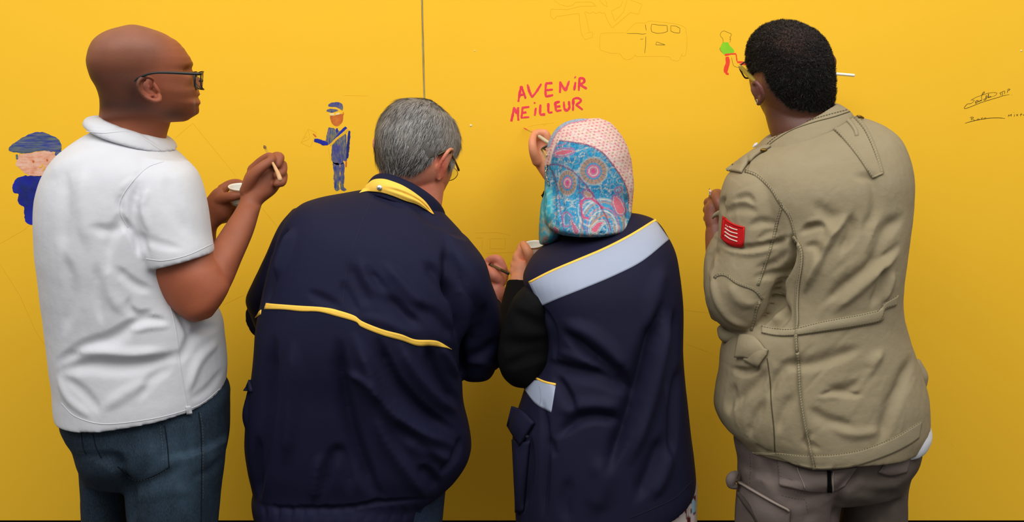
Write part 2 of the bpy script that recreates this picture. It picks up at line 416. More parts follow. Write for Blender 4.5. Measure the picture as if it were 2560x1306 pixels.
# --- the two painted words, one part per letter
lz = lambda pts: Zc(pts, 1260, 0, 3.8417)
word = [('A', [[(165, 825), (150, 900), (138, 978)], [(165, 828), (188, 890), (208, 948)], [(140, 918), (200, 905)]]),
 ('V', [[(225, 810), (245, 880), (270, 938)], [(270, 935), (318, 870), (358, 804)]]),
 ('E', [[(404, 800), (398, 870), (402, 932)], [(400, 800), (466, 797)], [(400, 866), (470, 860)], [(400, 930), (472, 912)]]),
 ('N', [[(540, 782), (538, 892)], [(540, 790), (588, 872)], [(590, 876), (626, 775)]]),
 ('i', [[(686, 788), (674, 868)], [(678, 740), (688, 746)]]),
 ('R', [[(726, 745), (718, 872)], [(722, 752), (760, 752), (770, 785), (728, 815)], [(735, 815), (770, 838), (795, 852)]]),
 ('M', [[(97, 1028), (84, 1100), (70, 1166)], [(97, 1030), (116, 1092)], [(116, 1092), (138, 1030)], [(138, 1030), (134, 1090), (138, 1158)]]),
 ('E', [[(178, 1034), (168, 1132)], [(170, 1036), (244, 1026)], [(168, 1086), (216, 1078)], [(160, 1132), (242, 1124)]]),
 ('i', [[(306, 1036), (295, 1112)], [(286, 986), (302, 992)]]),
 ('L', [[(350, 1003), (345, 1100)], [(345, 1102), (396, 1100)]]),
 ('L', [[(425, 990), (426, 1082)], [(426, 1084), (466, 1078)]]),
 ('E', [[(490, 985), (500, 1066)], [(485, 990), (536, 976)], [(495, 1026), (542, 1020)], [(500, 1068), (552, 1058)]]),
 ('U', [[(575, 975), (580, 1040), (605, 1062), (628, 1030), (622, 970)]]),
 ('R', [[(666, 946), (662, 1064)], [(662, 950), (712, 942), (738, 970), (690, 1008)], [(690, 1006), (756, 1054)]])]
lett = link('painted_lettering', MB().add(*box(*(lambda a, b: (a[0], b[0], YW-.0001, YW+.0005, b[2], a[2]))(wp(1432, 259), wp(1434, 261)))).mesh(), wall, m_pink, False)
lett['label'] = 'pink hand-painted French words in two slanting lines'
for i, (ch, st) in enumerate(word):
    art('letter', lett, m_pink, lambda mb, st=st: [stroke(mb, lz(s), 5.6, off=.0004, rag=.5, taper=.25) for s in st])

# --- boy in green shirt
bz = lambda pts: Zc(pts, 1260, 0, 3.8417)
boy = art('painted_boy', wall, m_green, lambda mb: blob(mb, bz([(2105, 408), (2150, 405), (2168, 440), (2205, 475), (2212, 502), (2170, 520), (2120, 524), (2085, 492), (2075, 460)]), rag=.4), 'small painted figure with green shirt and red trousers')
art('trousers', boy, m_red, lambda mb: [stroke(mb, bz([(2120, 530), (2170, 520), (2228, 516)]), 5), stroke(mb, bz([(2142, 545), (2150, 600), (2132, 660), (2128, 700)]), 10.5, rag=.2), stroke(mb, bz([(2128, 702), (2158, 714)]), 5), stroke(mb, bz([(2228, 520), (2238, 590)]), 3.4), stroke(mb, bz([(2238, 596), (2290, 600), (2330, 606)]), 5.5), stroke(mb, bz([(2262, 618), (2330, 620)]), 3)], 'red painted trousers')
art('outline', boy, m_pencil2, lambda mb: [stroke(mb, bz(s), 1.1, rag=.1) for s in ([(2105, 405), (2100, 370), (2078, 345), (2085, 312), (2112, 297), (2150, 312), (2180, 325), (2182, 345), (2168, 358), (2178, 378), (2168, 408)], [(2105, 405), (2082, 450), (2075, 480), (2118, 526)], [(2185, 552), (2195, 600), (2210, 635), (2250, 650)], [(2170, 362), (2178, 362)], [(2163, 378), (2175, 380)])], 'grey pencil outline')

# --- postman figure
pz = lambda pts: Zc(pts, 720, 220, 4.665)
post = art('painted_postman', wall, m_blue, lambda mb: [
    blob(mb, pz([(470, 465), (515, 462), (565, 490), (600, 500), (640, 540), (680, 560), (690, 840), (650, 845), (640, 880), (570, 900), (515, 860), (505, 780), (510, 700), (520, 650), (500, 640), (470, 665), (440, 660), (450, 560)]), rag=.5)],
    'painted figure in blue uniform, cap and yellow strap')
art('cap', post, m_blue, lambda mb: [blob(mb, pz([(468, 225), (480, 185), (550, 165), (615, 172), (638, 205), (636, 268), (600, 240), (520, 222)]), rag=.5), blob(mb, pz([(445, 280), (465, 248), (540, 246), (588, 262), (520, 288)]), rag=.5)])
art('face', post, m_brownp, lambda mb: [blob(mb, pz([(490, 325), (560, 320), (640, 300), (645, 350), (620, 420), (570, 448), (520, 430), (495, 370)]), rag=.5), stroke(mb, pz([(640, 280), (652, 310)]), 2), stroke(mb, pz([(292, 535), (330, 572)]), 4.5), stroke(mb, pz([(680, 850), (676, 925)]), 4)], 'brown painted face and hands')
art('glasses_paint', post, m_white, lambda mb: [stroke(mb, pz([(485, 310), (540, 308)]), 5, off=.0005), stroke(mb, pz([(555, 310), (605, 296)]), 5, off=.0005)], 'pale painted spectacles')
art('sleeve', post, m_blue2, lambda mb: [stroke(mb, pz([(305, 610), (360, 620), (420, 645), (465, 650)]), 10, off=.0004), stroke(mb, pz([(716, 500), (706, 620), (690, 820)]), 7, off=.0005), stroke(mb, pz([(540, 620), (610, 540), (680, 458)]), 9, off=.0005, rag=.2), stroke(mb, pz([(570, 470), (572, 520)]), 5, off=.0005)], 'strong blue painted sleeves and sash')
art('strap', post, m_yel, lambda mb: [stroke(mb, pz([(495, 672), (560, 600), (650, 530), (700, 478)]), 6.5, off=.0006, rag=.3)], 'yellow strap across the chest')
art('trousers', post, m_blue, lambda mb: [blob(mb, pz([(520, 870), (600, 900), (600, 1160), (590, 1195), (545, 1190), (535, 1050)]), rag=.6), blob(mb, pz([(605, 900), (652, 870), (658, 1000), (655, 1150), (680, 1192), (628, 1200), (610, 1150)]), rag=.6)])
art('envelope_sketch', post, m_pencil, lambda mb: [stroke(mb, pz(s), .8, rag=.1, sharp=True) for s in ([(235, 480), (150, 640), (262, 692), (330, 520), (235, 480)], [(235, 480), (256, 590), (150, 640)], [(180, 600), (215, 560), (225, 590)], [(470, 700), (500, 860)])], 'pencil outline of an envelope')

# --- big round-faced figure at the left edge
dz = lambda pts: Zc(pts, 0, 300, 4.3535)
doll = art('painted_child', wall, m_blue2, lambda mb: [blob(mb, dz([(270, 605), (380, 610), (500, 612), (640, 640), (640, 1000), (520, 1000), (430, 960), (400, 965), (405, 1010), (435, 1075), (420, 1120), (350, 1142), (290, 1120), (265, 1060), (262, 950), (225, 930), (192, 880), (200, 810), (150, 790), (135, 730), (160, 660), (210, 620)]), rag=.6)], 'large childlike figure in blue with a flat cap')
art('cap', doll, m_cap, lambda mb: blob(mb, dz([(92, 310), (130, 270), (200, 220), (300, 165), (390, 136), (480, 138), (560, 165), (620, 200), (660, 255), (670, 300), (655, 345), (590, 345), (500, 335), (400, 342), (320, 362), (220, 362), (130, 345), (95, 330)]), rag=.7, off=.0004), 'flat cap in blue and green')
art('face', doll, m_flesh, lambda mb: blob(mb, dz([(205, 375), (320, 362), (450, 342), (560, 340), (600, 380), (680, 420), (660, 540), (560, 610), (420, 614), (330, 605), (260, 570), (205, 520), (172, 490), (178, 450)]), rag=.6), 'pinkish painted face')
art('eye', doll, m_brownp, lambda mb: [blob(mb, dz([(350, 450), (362, 438), (378, 450), (364, 466)]), off=.0006, rag=.2)])
art('eye', doll, m_brownp, lambda mb: [blob(mb, dz([(502, 438), (514, 422), (526, 438), (514, 452)]), off=.0006, rag=.2)])
art('nose', doll, m_yel, lambda mb: [stroke(mb, dz([(425, 520), (455, 510), (466, 480)]), 3, off=.0006), stroke(mb, dz([(455, 550), (480, 540), (484, 500)]), 2, off=.0006)], 'yellow dab nose')
art('mouth', doll, m_white, lambda mb: [stroke(mb, dz([(345, 500), (350, 535), (410, 556), (480, 552)]), 1.6, off=.00055)], 'pale smile line')
art('hair', doll, m_cap, lambda mb: [stroke(mb, dz([(182, 375), (188, 430)]), 6, off=.0004), stroke(mb, dz([(600, 360), (640, 370), (680, 350)]), 12, off=.0004)], 'dark painted hair tufts')

# --- van sketch, crane sketch, pencil lines
vz = lambda pts: Zc(pts, 1260, 0, 3.8417)
art('van_sketch', wall, m_pencil, lambda mb: [stroke(mb, vz(s), .75, rag=.1) for s in (
    [(1170, 315), (960, 318), (925, 345), (922, 465), (960, 492), (1035, 512), (1110, 515), (1140, 555), (1180, 572), (1225, 562), (1262, 525), (1275, 542), (1400, 542), (1580, 545), (1605, 572), (1670, 585), (1700, 540), (1708, 520), (1718, 542), (1745, 520), (1757, 400), (1748, 290), (1735, 262), (1660, 232), (1500, 210), (1400, 202), (1360, 220), (1270, 222), (1215, 265), (1170, 315)],)], 'faint pencil outline of a van')
art('van_windows_sketch', wall, m_pen, lambda mb: [stroke(mb, vz(s), .95, rag=.1, sharp=True) for s in (
    [(1418, 232), (1412, 270), (1418, 305), (1465, 320), (1520, 318), (1570, 303), (1566, 245), (1500, 242), (1418, 232)], [(1602, 248), (1602, 300), (1640, 315), (1688, 318), (1690, 272), (1650, 250), (1602, 248)],
    [(1357, 235), (1362, 270), (1367, 292)], [(1180, 322), (1270, 322), (1330, 328), (1366, 324)], [(1362, 350), (1360, 430), (1352, 512)], [(1466, 402), (1456, 432), (1550, 432), (1466, 402)], [(1310, 377), (1336, 375)])], 'dark pen windows and door of the van')
art('crane_sketch', wall, m_pencil, lambda mb: [stroke(mb, vz(s), .8, rag=.1, sharp=True) for s in (
    [(480, 0), (530, 40), (600, 60), (650, 55), (690, 20), (840, 18), (885, 58), (740, 58), (610, 92), (500, 88), (450, 88), (445, 150), (470, 182), (490, 178), (500, 158), (720, 128), (732, 250), (745, 330), (780, 382), (850, 355), (850, 305), (790, 320)],
    [(820, 310), (800, 210), (775, 110), (830, 130), (855, 112), (885, 132), (915, 114), (945, 130), (965, 118), (1000, 210), (1040, 268), (1215, 118), (1290, 138), (1325, 40), (1215, 0)],
    [(915, 0), (960, 50), (995, 65), (975, 0)], [(1030, 110), (1065, 205), (1150, 110), (1180, 0)], [(1030, 108), (1120, 60), (1145, 0)])], 'faint pencil outline of machinery at the top edge')
art('pencil_lines', wall, m_pencil, lambda mb: [stroke(mb, s, .7, rag=.1, sharp=True) for s in (
    [(0, 610), (60, 575), (75, 562)], [(0, 660), (50, 740), (90, 830), (132, 892)], [(438, 345), (482, 308), (500, 330), (590, 440)], [(648, 512), (700, 575)], [(560, 762), (610, 738)],
    [(1320, 317), (1344, 312), (1386, 307)], [(1355, 309), (1361, 314), (1366, 308)], [(860, 239), (920, 240)],
    [(1188, 583), (1240, 581), (1262, 585), (1277, 590)], [(1190, 595), (1208, 596)], [(1207, 600), (1204, 624)], [(1226, 597), (1263, 597), (1263, 622), (1225, 622), (1226, 597)], [(1214, 634), (1262, 632), (1285, 631)], [(1275, 656), (1268, 668)],
    [(1705, 775), (1790, 785)], [(1715, 860), (1780, 885)], [(2375, 1108), (2384, 1116)])], 'thin pencil construction lines')

# --- signatures
sz = lambda pts: Zc(pts, 2360, 180, 8.16)
art('signature', wall, m_pen, lambda mb: [stroke(mb, sz(s), wd, rag=.15, taper=.5, off=.0004, step=1.5) for s, wd in (
    ([(605, 575), (620, 590), (560, 640), (515, 650), (470, 660), (412, 735), (450, 745), (560, 705), (760, 625), (1000, 550), (1110, 518), (1200, 488), (1338, 460)], 1.3),
    ([(540, 582), (640, 525), (800, 465), (920, 430), (1040, 422), (1080, 440), (1040, 485), (985, 500)], 1.0),
    ([(560, 572), (615, 572)], 1.0), ([(700, 580), (660, 590), (640, 630), (655, 640), (690, 600), (700, 590), (712, 612), (745, 575), (755, 600), (775, 560)], 1.6),
    ([(775, 580), (765, 510), (785, 440), (815, 405), (828, 420), (780, 470)], 1.3), ([(845, 545), (815, 555), (812, 578), (850, 560), (860, 470), (862, 555)], 1.5),
    ([(885, 540), (910, 440), (900, 530), (930, 500), (925, 525), (955, 495), (950, 515), (985, 500)], 1.4),
    ([(1128, 440), (1180, 410), (1240, 385)], 1.2), ([(1160, 430), (1155, 480)], 1.3), ([(1195, 415), (1190, 485)], 1.3), ([(1240, 390), (1235, 450)], 1.3),
    ([(1300, 370), (1290, 430)], 1.3), ([(1290, 365), (1325, 345), (1345, 358), (1300, 390)], 1.3), ([(1375, 468), (1382, 472)], 1.2))], 'looping black pen signature')
art('signature', wall, m_pen, lambda mb: [stroke(mb, sz(s), wd, rag=.15, taper=.5, off=.0004, step=1.5) for s, wd in (
    ([(425, 1050), (560, 1010), (760, 968), (950, 942), (1120, 938), (1245, 950)], 1.5), ([(560, 930), (555, 990)], 1.2), ([(525, 940), (570, 920), (605, 935), (570, 960), (640, 992)], 1.2),
    ([(690, 955), (672, 972), (700, 978), (715, 958), (690, 955)], 1.2), ([(800, 935), (760, 945), (770, 962), (805, 962)], 1.2), ([(835, 935), (820, 955), (850, 958), (855, 935), (835, 935)], 1.2),
    ([(1312, 920), (1318, 875), (1345, 895), (1375, 862), (1372, 912)], 1.3), ([(1440, 865), (1432, 915)], 1.2), ([(1425, 830), (1435, 832)], 1.2), ([(1470, 862), (1510, 900)], 1.2), ([(1512, 858), (1475, 902)], 1.2),
    ([(1575, 840), (1562, 905)], 1.3), ([(1545, 875), (1600, 862)], 1.2), ([(1632, 868), (1615, 880), (1632, 890)], 1.4))], 'short pen signature above an underline')
# ------------------------------------------------------------------ heads
def head_loft(nz=70, n=72, chinw=1.0):
    """head in its own frame: x sideways, y forward, z up from the chin; returns vertices, faces"""
    z = np.array([-.004, .004, .012, .025, .05, .075, .1, .12, .14, .16, .18, .2, .215, .227, .2335, .2355])
    fr = np.array([.045, .068, .079, .084, .088, .087, .085, .085, .090, .091, .086, .074, .058, .038, .018, .003])
    bk = np.array([.03, .036, .042, .050, .062, .078, .091, .097, .100, .100, .096, .085, .069, .047, .023, .004])
    hw = np.array([.012, .024, .034, .045, .057, .064, .068, .070, .0735, .076, .0755, .069, .0575, .040, .019, .003])
    cy = np.array([.02, .015, .008, 0, 0, 0, 0, 0, 0, 0, -.002, -.005, -.008, -.011, -.014, -.016])
    A = np.stack([z, fr, bk, hw, cy], 1); k = 5; A = cr_interp(A, k)
    a = np.arange(n)/n*2*math.pi; V = []
    for r in A:
        zz, f, b, h, c = r; s = np.sin(a); co = np.cos(a); e = 2.15
        X = np.sign(co)*np.abs(co)**(2/e)*h
        Y = np.sign(s)*np.abs(s)**(2/e)*np.where(s > 0, f, b) + c
        V.append(np.stack([X, Y, np.full(n, zz)], 1))
    V = np.concatenate(V)
    front = np.clip(V[:, 1]/.05, 0, 1)
    def g(x, zc, sx, szz, amt, absx=True):
        xx = np.abs(V[:, 0]) if absx else V[:, 0]
        return amt*np.exp(-((xx-x)/sx)**2 - ((V[:, 2]-zc)/szz)**2)*front
    dy = g(.031, .120, .014, .010, -.011) + g(0, .137, .05, .007, .004) + g(.036, .095, .016, .014, .004)
    dy += g(0, .108, .0075, .022, .010) + g(0, .088, .0095, .013, .020) + g(.011, .083, .007, .007, .010)
    dy += g(0, .060, .021, .0045, .0065) + g(0, .050, .019, .005, .0065) + g(0, .055, .026, .0018, -.003)
    dy += g(0, .036, .022, .006, -.003) + g(0, .016, .018, .012, .005)
    V[:, 1] += dy
    return V, ring_faces(len(A), n)
def ear_parts(side):
    """outer ear built from rolled tubes on a thin plate"""
    out = []; s = side
    def T(pts, **k): out.append(tube([(s*x, y, z, r) for x, y, z, r in pts], world=True, n=10, m=4, **k))
    T([(.073, .006, .100, .003), (.076, .008, .116, .003), (.080, .004, .130, .0032), (.086, -.008, .138, .0036), (.091, -.021, .134, .0036), (.093, -.028, .122, .0034),
       (.091, -.027, .106, .0032), (.086, -.021, .093, .0032), (.081, -.012, .083, .0038), (.077, -.003, .079, .0045), (.074, .002, .085, .0035)])
    T([(.080, -.004, .126, .002), (.085, -.014, .122, .0025), (.087, -.019, .112, .0026), (.084, -.015, .098, .0026), (.079, -.005, .092, .003)])
    T([(.075, .008, .108, .003), (.078, .006, .102, .0032), (.076, .004, .096, .003)])
    out.append(tube([(s*.076, -.006, .128, .006), (s*.081, -.016, .120, .009), (s*.080, -.016, .108, .009), (s*.077, -.010, .094, .008), (s*.075, -.002, .083, .006)], world=True, n=12, m=3, flat=.32, flatdir=(.82*s, .5, .0)))
    return out
def rotm(yaw, pitch, roll):
    """yaw>0 turns the face to the right of the picture, pitch>0 looks up, roll>0 tips the crown to the right"""
    y, p, r = map(math.radians, (yaw, pitch, roll))
    return np.array(Matrix.Rotation(-y, 3, 'Z') @ Matrix.Rotation(r, 3, 'Y') @ Matrix.Rotation(p, 3, 'X'))
class Head:
    def __init__(s, px, py, Y, yaw, pitch, roll, scale=1.0, wide=1.0, tall=1.0):
        s.c = P(px, py, Y); s.R = rotm(yaw, pitch, roll); s.k = scale; s.w = wide; s.t = tall
    def __call__(s, V):
        V = (np.asarray(V, float) - np.array([0, 0, .115]))*s.k*np.array([s.w, 1, s.t]); return V @ s.R.T + s.c
def warp(Vs, refi, rows, yfade=None):
    """move vertices sideways so that the outline of part refi runs through measured rows (y, left, right)"""
    rows = np.array(rows, float); ref = Vs[refi]
    # vertical fit of the crown
    px, py = proj(ref); dyt = rows[0, 0] - py.min()
    out = []
    y0 = py.min(); yb = rows[-1, 0]
    def vshift(V):
        qx, qy = proj(V); t = np.clip((yb-qy)/(yb-y0), 0, 1.2); sh = dyt*t
        V = V.copy(); V[:, 2] -= sh*V[:, 1]/F*1.0; return V
    Vs = [vshift(v) for v in Vs]
    for it in range(3):
        px, py = proj(Vs[refi]); ys = np.arange(rows[0, 0]-4, yb+8, 3.0); Lc = []; Rc = []
        for y in ys:
            m = np.abs(py-y) < 5
            if m.sum() < 3: Lc.append(np.nan); Rc.append(np.nan)
            else: Lc.append(px[m].min()); Rc.append(px[m].max())
        Lc = np.array(Lc); Rc = np.array(Rc); ok = ~np.isnan(Lc)
        Lt = np.interp(ys, rows[:, 0], rows[:, 1]); Rt = np.interp(ys, rows[:, 0], rows[:, 2])
        kk = np.ones(3)/3
        dL = np.interp(ys, ys[ok], (Lt-Lc)[ok]); dR = np.interp(ys, ys[ok], (Rt-Rc)[ok])
        Lc = np.interp(ys, ys[ok], Lc[ok]); Rc = np.interp(ys, ys[ok], Rc[ok])
        def sg(a, k):
            q = np.pad(a, k, mode='edge'); w_ = np.exp(-(np.arange(-k, k+1)/(k*.5))**2); return np.convolve(q, w_/w_.sum(), 'valid')
        dL = sg(dL, 5); dR = sg(dR, 2 if it else 4); Lc = sg(Lc, 3); Rc = sg(Rc, 3); sL = sg(dL, 12); sR = sg(dR, 12)
        N = []
        for V in Vs:
            qx, qy = proj(V); l = np.interp(qy, ys, Lc); r = np.interp(qy, ys, Rc); t = np.clip((qx-l)/np.maximum(r-l, 8), -.15, 1.15)
            sh = np.interp(qy, ys, sL)*(1-t) + np.interp(qy, ys, sR)*t + np.interp(qy, ys, dL-sL)*np.clip(1-t, 0, 1)**7 + np.interp(qy, ys, dR-sR)*np.clip(t, 0, 1)**13
            fade = 1-sm(qy, yb-2, yb+45)
            V = V.copy(); V[:, 0] += sh*fade*V[:, 1]/F*1.01; N.append(V)
        Vs = N
    return Vs
def vnormals(V, Fc):
    me = bpy.data.meshes.new('t'); me.from_pydata(V.tolist(), [], Fc); me.update(); N = getn(me); bpy.data.meshes.remove(me); return N

def hair_cap(V0, V, Fc, mask, thick, inset=.003, name='hair', rough=None):
    """shell over the part of the head where mask(canonical coords) > 0"""
    N = vnormals(V, Fc); c = V.mean(0)
    if ((V-c)*N).sum() < 0: N = -N
    mk = mask(V0); th = thick*np.clip(mk, 0, 1)
    if rough: th = th*(1+rough[1]*fnoise(V, rough[0], 5, 2))
    keep = [f for f in Fc if len(f) == 4 and all(mk[i] > 0 for i in f)]
    T = V + N*th[:, None]; B = V - N*inset; n = len(V)
    F2 = list(keep) + [tuple(i+n for i in f[::-1]) for f in keep]
    ed = {}
    for f in keep:
        for i in range(4):
            a, b = f[i], f[(i+1) % 4]
            if (b, a) in ed: del ed[(b, a)]
            else: ed[(a, b)] = 1
    F2 += [(b, a, a+n, b+n) for a, b in ed]
    used = sorted({i for f in F2 for i in f}); mp = {i: k for k, i in enumerate(used)}
    A = np.vstack([T, B])[used]; return A, [tuple(mp[i] for i in f) for f in F2], T, N, keep
def strands(T, N, keep, num, length, flow, lift, width, seed, bend=.4, curl=0.0, tint=None, V0=None, segs=3):
    """short hairs as narrow ribbons rooted on the cap"""
    r = np.random.default_rng(seed); K = np.array(keep); a = T[K[:, 0]]; b = T[K[:, 1]]; d = T[K[:, 3]]
    area = np.linalg.norm(np.cross(b-a, d-a), axis=1); pick = r.choice(len(K), num, p=area/area.sum())
    u, v = r.random((2, num, 1)); Q = T[K[pick]]
    p = (Q[:, 0]*(1-u)*(1-v) + Q[:, 1]*u*(1-v) + Q[:, 2]*u*v + Q[:, 3]*(1-u)*v)
    nn = N[K[pick, 0]]; cz = V0[K[pick, 0]] if V0 is not None else p
    fl = flow(p, cz) + r.normal(0, bend, (num, 3)); fl -= (fl*nn).sum(1)[:, None]*nn; fl /= np.linalg.norm(fl, axis=1)[:, None]+1e-9
    L = length*(.6+.8*r.random((num, 1))); sd = np.cross(fl, nn); V = []; Fc = []
    pts = []; cur = p - nn*.001
    for k in range(segs+1):
        t = k/segs; pts.append(cur + fl*L*t + nn*L*lift*(t - .55*t*t)*2 + sd*L*curl*math.sin(t*3))
    ww = [1, .9, .6, .12] if segs == 3 else [1, .7, .15]
    for k in range(segs+1): V += [pts[k]-sd*width*ww[k]/2, pts[k]+sd*width*ww[k]/2]
    V = np.stack(V, 1).reshape(-1, 3); m = 2*(segs+1); base = np.arange(num)*m
    F2 = np.concatenate([np.stack([base+2*k, base+2*k+1, base+2*k+3, base+2*k+2], 1) for k in range(segs)]).tolist()
    me = bpy.data.meshes.new('hair'); me.from_pydata(V.tolist(), [], F2); me.update()
    if tint is not None: paint_verts(me, np.repeat(tint(p, cz, r), m, axis=0))
    return me

# ------------------------------------------------------------------ skins
def skin(name, c, c2, c3, rough=.5, spec=.4):
    return mat(name, c, rough, spec, var=[(14, .5, c2), (45, .35, c3)], bump=[(260, .18, .0012), (900, .12, .0006)], sss=.08)
sk1 = skin('brown_skin', (158, 90, 62), (140, 78, 54), (172, 100, 70), .40, .5)
sk2 = skin('pink_skin', (206, 128, 100), (214, 112, 88), (190, 118, 88))
sk3 = skin('tan_skin', (205, 134, 100), (190, 116, 84), (216, 146, 112))
sk4 = skin('dark_skin', (106, 66, 52), (88, 54, 46), (120, 76, 58), .42, .45)
m_shoe = mat('dark_shoe_leather', (40, 34, 32), .5, .4, bump=(80, .2, .001))
def shoes(person, feet, Yd=0):
    for (x, y) in feet:
        mb = MB(); mb.add(*tube([(x, y-.07, .055, .04), (x, y, .055, .045), (x, y+.09, .045, .045), (x, y+.17, .035, .038)], world=True, n=16, flat=.9, flatdir=(1, 0, 0)))
        mb.add(*tube([(x, y-.06, .06, .045), (x, y-.05, .13, .042)], world=True, n=16))
        V, Fc = box(x-.045, x+.045, y-.11, y+.2, 0, .022); mb.add(V, Fc)
        me = remesh(mb, .009, 2); link('shoe', me, person, m_shoe)
def finger(mb, pts, **k): mb.add(*tube(pts, n=12, m=4, **k))

def glasses(name, head, m_frame, label, mlens, rect=(.052, .033), wire=.0022, arm=.0035, y=.104, eyeZ=.121, only=None, armz=.133, rimless=False, squash=1.0):
    root = empty(name, tuple(head([(0, y, eyeZ)])[0])); tag(root, label, 'glasses')
    a, b = rect[0]/2, rect[1]/2
    for s in (-1, 1):
        cx = s*.034; pts = []
        for k in range(24):
            t = 2*math.pi*k/24; ex = .5
            pts.append((cx + a*np.sign(math.cos(t))*abs(math.cos(t))**ex, y - .12*(abs(cx + a*math.cos(t))), eyeZ + b*np.sign(math.sin(t))*abs(math.sin(t))**ex))
        V = head(pts); V = np.vstack([V, V[:2]])
        top = [(q[0], q[1], q[2], wire) for q in V]
        mb = MB(); mb.add(*tube(top, world=True, n=8, m=1, rnd=False)); link('rim', mb.mesh(), root, m_frame)
        mb = MB(); c = head([(cx, y-.12*abs(cx), eyeZ)])[0]; n = 24
        fwd = head.R @ np.array([0, 1, 0])*.0006
        R0 = V[:24]; mb.add(np.vstack([R0+fwd, R0-fwd]), [tuple(range(n)), tuple(range(2*n-1, n-1, -1))] + [(i, i+n, (i+1) % n+n, (i+1) % n) for i in range(n)])
        link('lens', mb.mesh(), root, mlens, False)
        P0 = [(s*.0615, y-.008, armz, arm), (s*.070, y-.012, armz, arm), (s*.076, y-.05, armz+.001, arm), (s*.079, .02, armz+.002, arm), (s*.080, -.004, armz+.002, arm*.9), (s*.080, -.022, armz-.008, arm*.85), (s*.077, -.034, armz-.026, arm*.7)]
        if rimless: P0 = P0
        W = head([q[:3] for q in P0]); mb = MB(); mb.add(*tube([(W[i][0], W[i][1], W[i][2], P0[i][3]) for i in range(len(P0))], world=True, n=10, m=4))
        if squash != 1.0: pass
        link('temple_arm', mb.mesh(), root, m_frame)
    W = head([(-.009, y-.001, eyeZ+.006), (0, y+.002, eyeZ+.009), (.009, y-.001, eyeZ+.006)])
    mb = MB(); mb.add(*tube([(q[0], q[1], q[2], wire*1.1) for q in W], world=True, n=8, m=4)); link('bridge', mb.mesh(), root, m_frame)
    return root
m_black = mat('black_plastic', (24, 24, 24), .35, .5)
m_metal = mat('metal_frame', (120, 105, 70), .3, .5, metal=.8)
m_olive = mat('olive_plastic', (122, 108, 48), .35, .5)
m_lens = mat('clear_lens', (235, 240, 238), .03, .5, trans=1.0, ior=1.05)
m_chrome = mat('chrome', (210, 210, 210), .25, .5, metal=1)
# ================================================================== man in the white polo shirt
p1 = empty('person', tuple(P(340, 2100, 2.5)*np.array([1, 1, 0])))
tag(p1, 'bald man with black-framed glasses in a white polo shirt and jeans, facing right', 'person')
h1 = Head(355, 186, 2.47, 66, 3, 0, 1.03, 1.0, .77)
HV, HF = head_loft(); V0 = HV.copy()
earR = ear_parts(1); earL = ear_parts(-1)
parts = [h1(HV)] + [h1(e[0]) for e in earL]
rows1 = [(61, 318, 345), (65, 285, 370), (75, 258, 400), (85, 243, 420), (100, 228, 444), (120, 219, 462), (145, 214, 478), (155, 214, 483), (165, 215, 484), (173, 217, 481), (180, 219, 489), (190, 222, 503), (200, 226, 509), (212, 234, 508), (218, 238, 499), (226, 241, 498), (234, 244, 501), (241, 246, 502), (246, 247, 496), (253, 248, 503), (259, 249, 503), (265, 249, 497), (275, 250, 499), (284, 251, 498), (291, 252, 492), (298, 253, 480)]
hw1 = warp(parts, 0, rows1)
mb = MB(); mb.add(hw1[0], HF)
# the near (picture side) ear is placed by hand where the photograph shows it
ez = lambda pts: Zc(pts, 320, 140, 7.2545)
YE = 2.385
def T1(pts, **k): mb.add(*tube([(x, y, YE+d, r) for (x, y), d, r in [(ez([(q[0], q[1])])[0], q[2], q[3]) for q in pts]], n=10, m=5, **k))
T1([(430, 560, .012, .004), (470, 480, .012, .0035), (430, 410, .004, .0035), (340, 385, -.004, .0038), (240, 410, -.010, .004), (185, 480, -.014, .004), (185, 570, -.014, .0038), (230, 660, -.012, .0036), (300, 740, -.008, .0036), (400, 790, -.004, .004), (500, 820, .0, .0052), (565, 800, .004, .0056), (575, 740, .008, .005)])
T1([(330, 440, .004, .002), (260, 480, -.004, .003), (250, 580, -.006, .003), (300, 660, -.004, .003), (380, 710, .0, .003), (460, 710, .006, .003)])
T1([(480, 520, .008, .004), (530, 600, .008, .0042), (570, 660, .010, .0035)])
mb.add(*tube([tuple(ez([(q[0], q[1])])[0]) + (YE+q[2], q[3]) for q in [(330, 450, .020, .008), (290, 560, .018, .012), (360, 660, .018, .011), (480, 760, .012, .009)]], n=12, m=3, flat=.5))
# neck, trunk, arms
mb.add(*loft([(250, 225, 420, 255, 2.50, .062, .06, 2), (252, 262, 425, 300, 2.50, .06, .06, 2), (250, 290, 415, 340, 2.50, .058, .06, 2), (245, 330, 412, 385, 2.50, .06, .06, 2), (200, 400, 430, 470, 2.50, .07, .07, 2), (170, 520, 450, 560, 2.50, .09, .09, 2), (190, 700, 460, 720, 2.50, .09, .09, 2), (210, 950, 480, 930, 2.50, .09, .09, 2), (220, 1050, 480, 1030, 2.50, .09, .09, 2)]))
ub = MB()   # right arm (near): upper arm, elbow, forearm, hand
arm = [(430, 480, 2.44, .058), (440, 580, 2.42, .060), (450, 660, 2.41, .062), (468, 715, 2.40, .056), (500, 755, 2.40, .045)]
mb.add(*loft([(340, 470, 500, 450, 2.44, .055, .055, 2), (352, 580, 522, 560, 2.42, .058, .058, 2), (372, 672, 532, 632, 2.41, .055, .055, 2), (400, 728, 556, 668, 2.40, .050, .052, 2), (428, 768, 574, 712, 2.395, .044, .05, 2), (462, 796, 558, 752, 2.39, .034, .04, 2), (485, 806, 530, 792, 2.39, .018, .02, 2)], m=5))
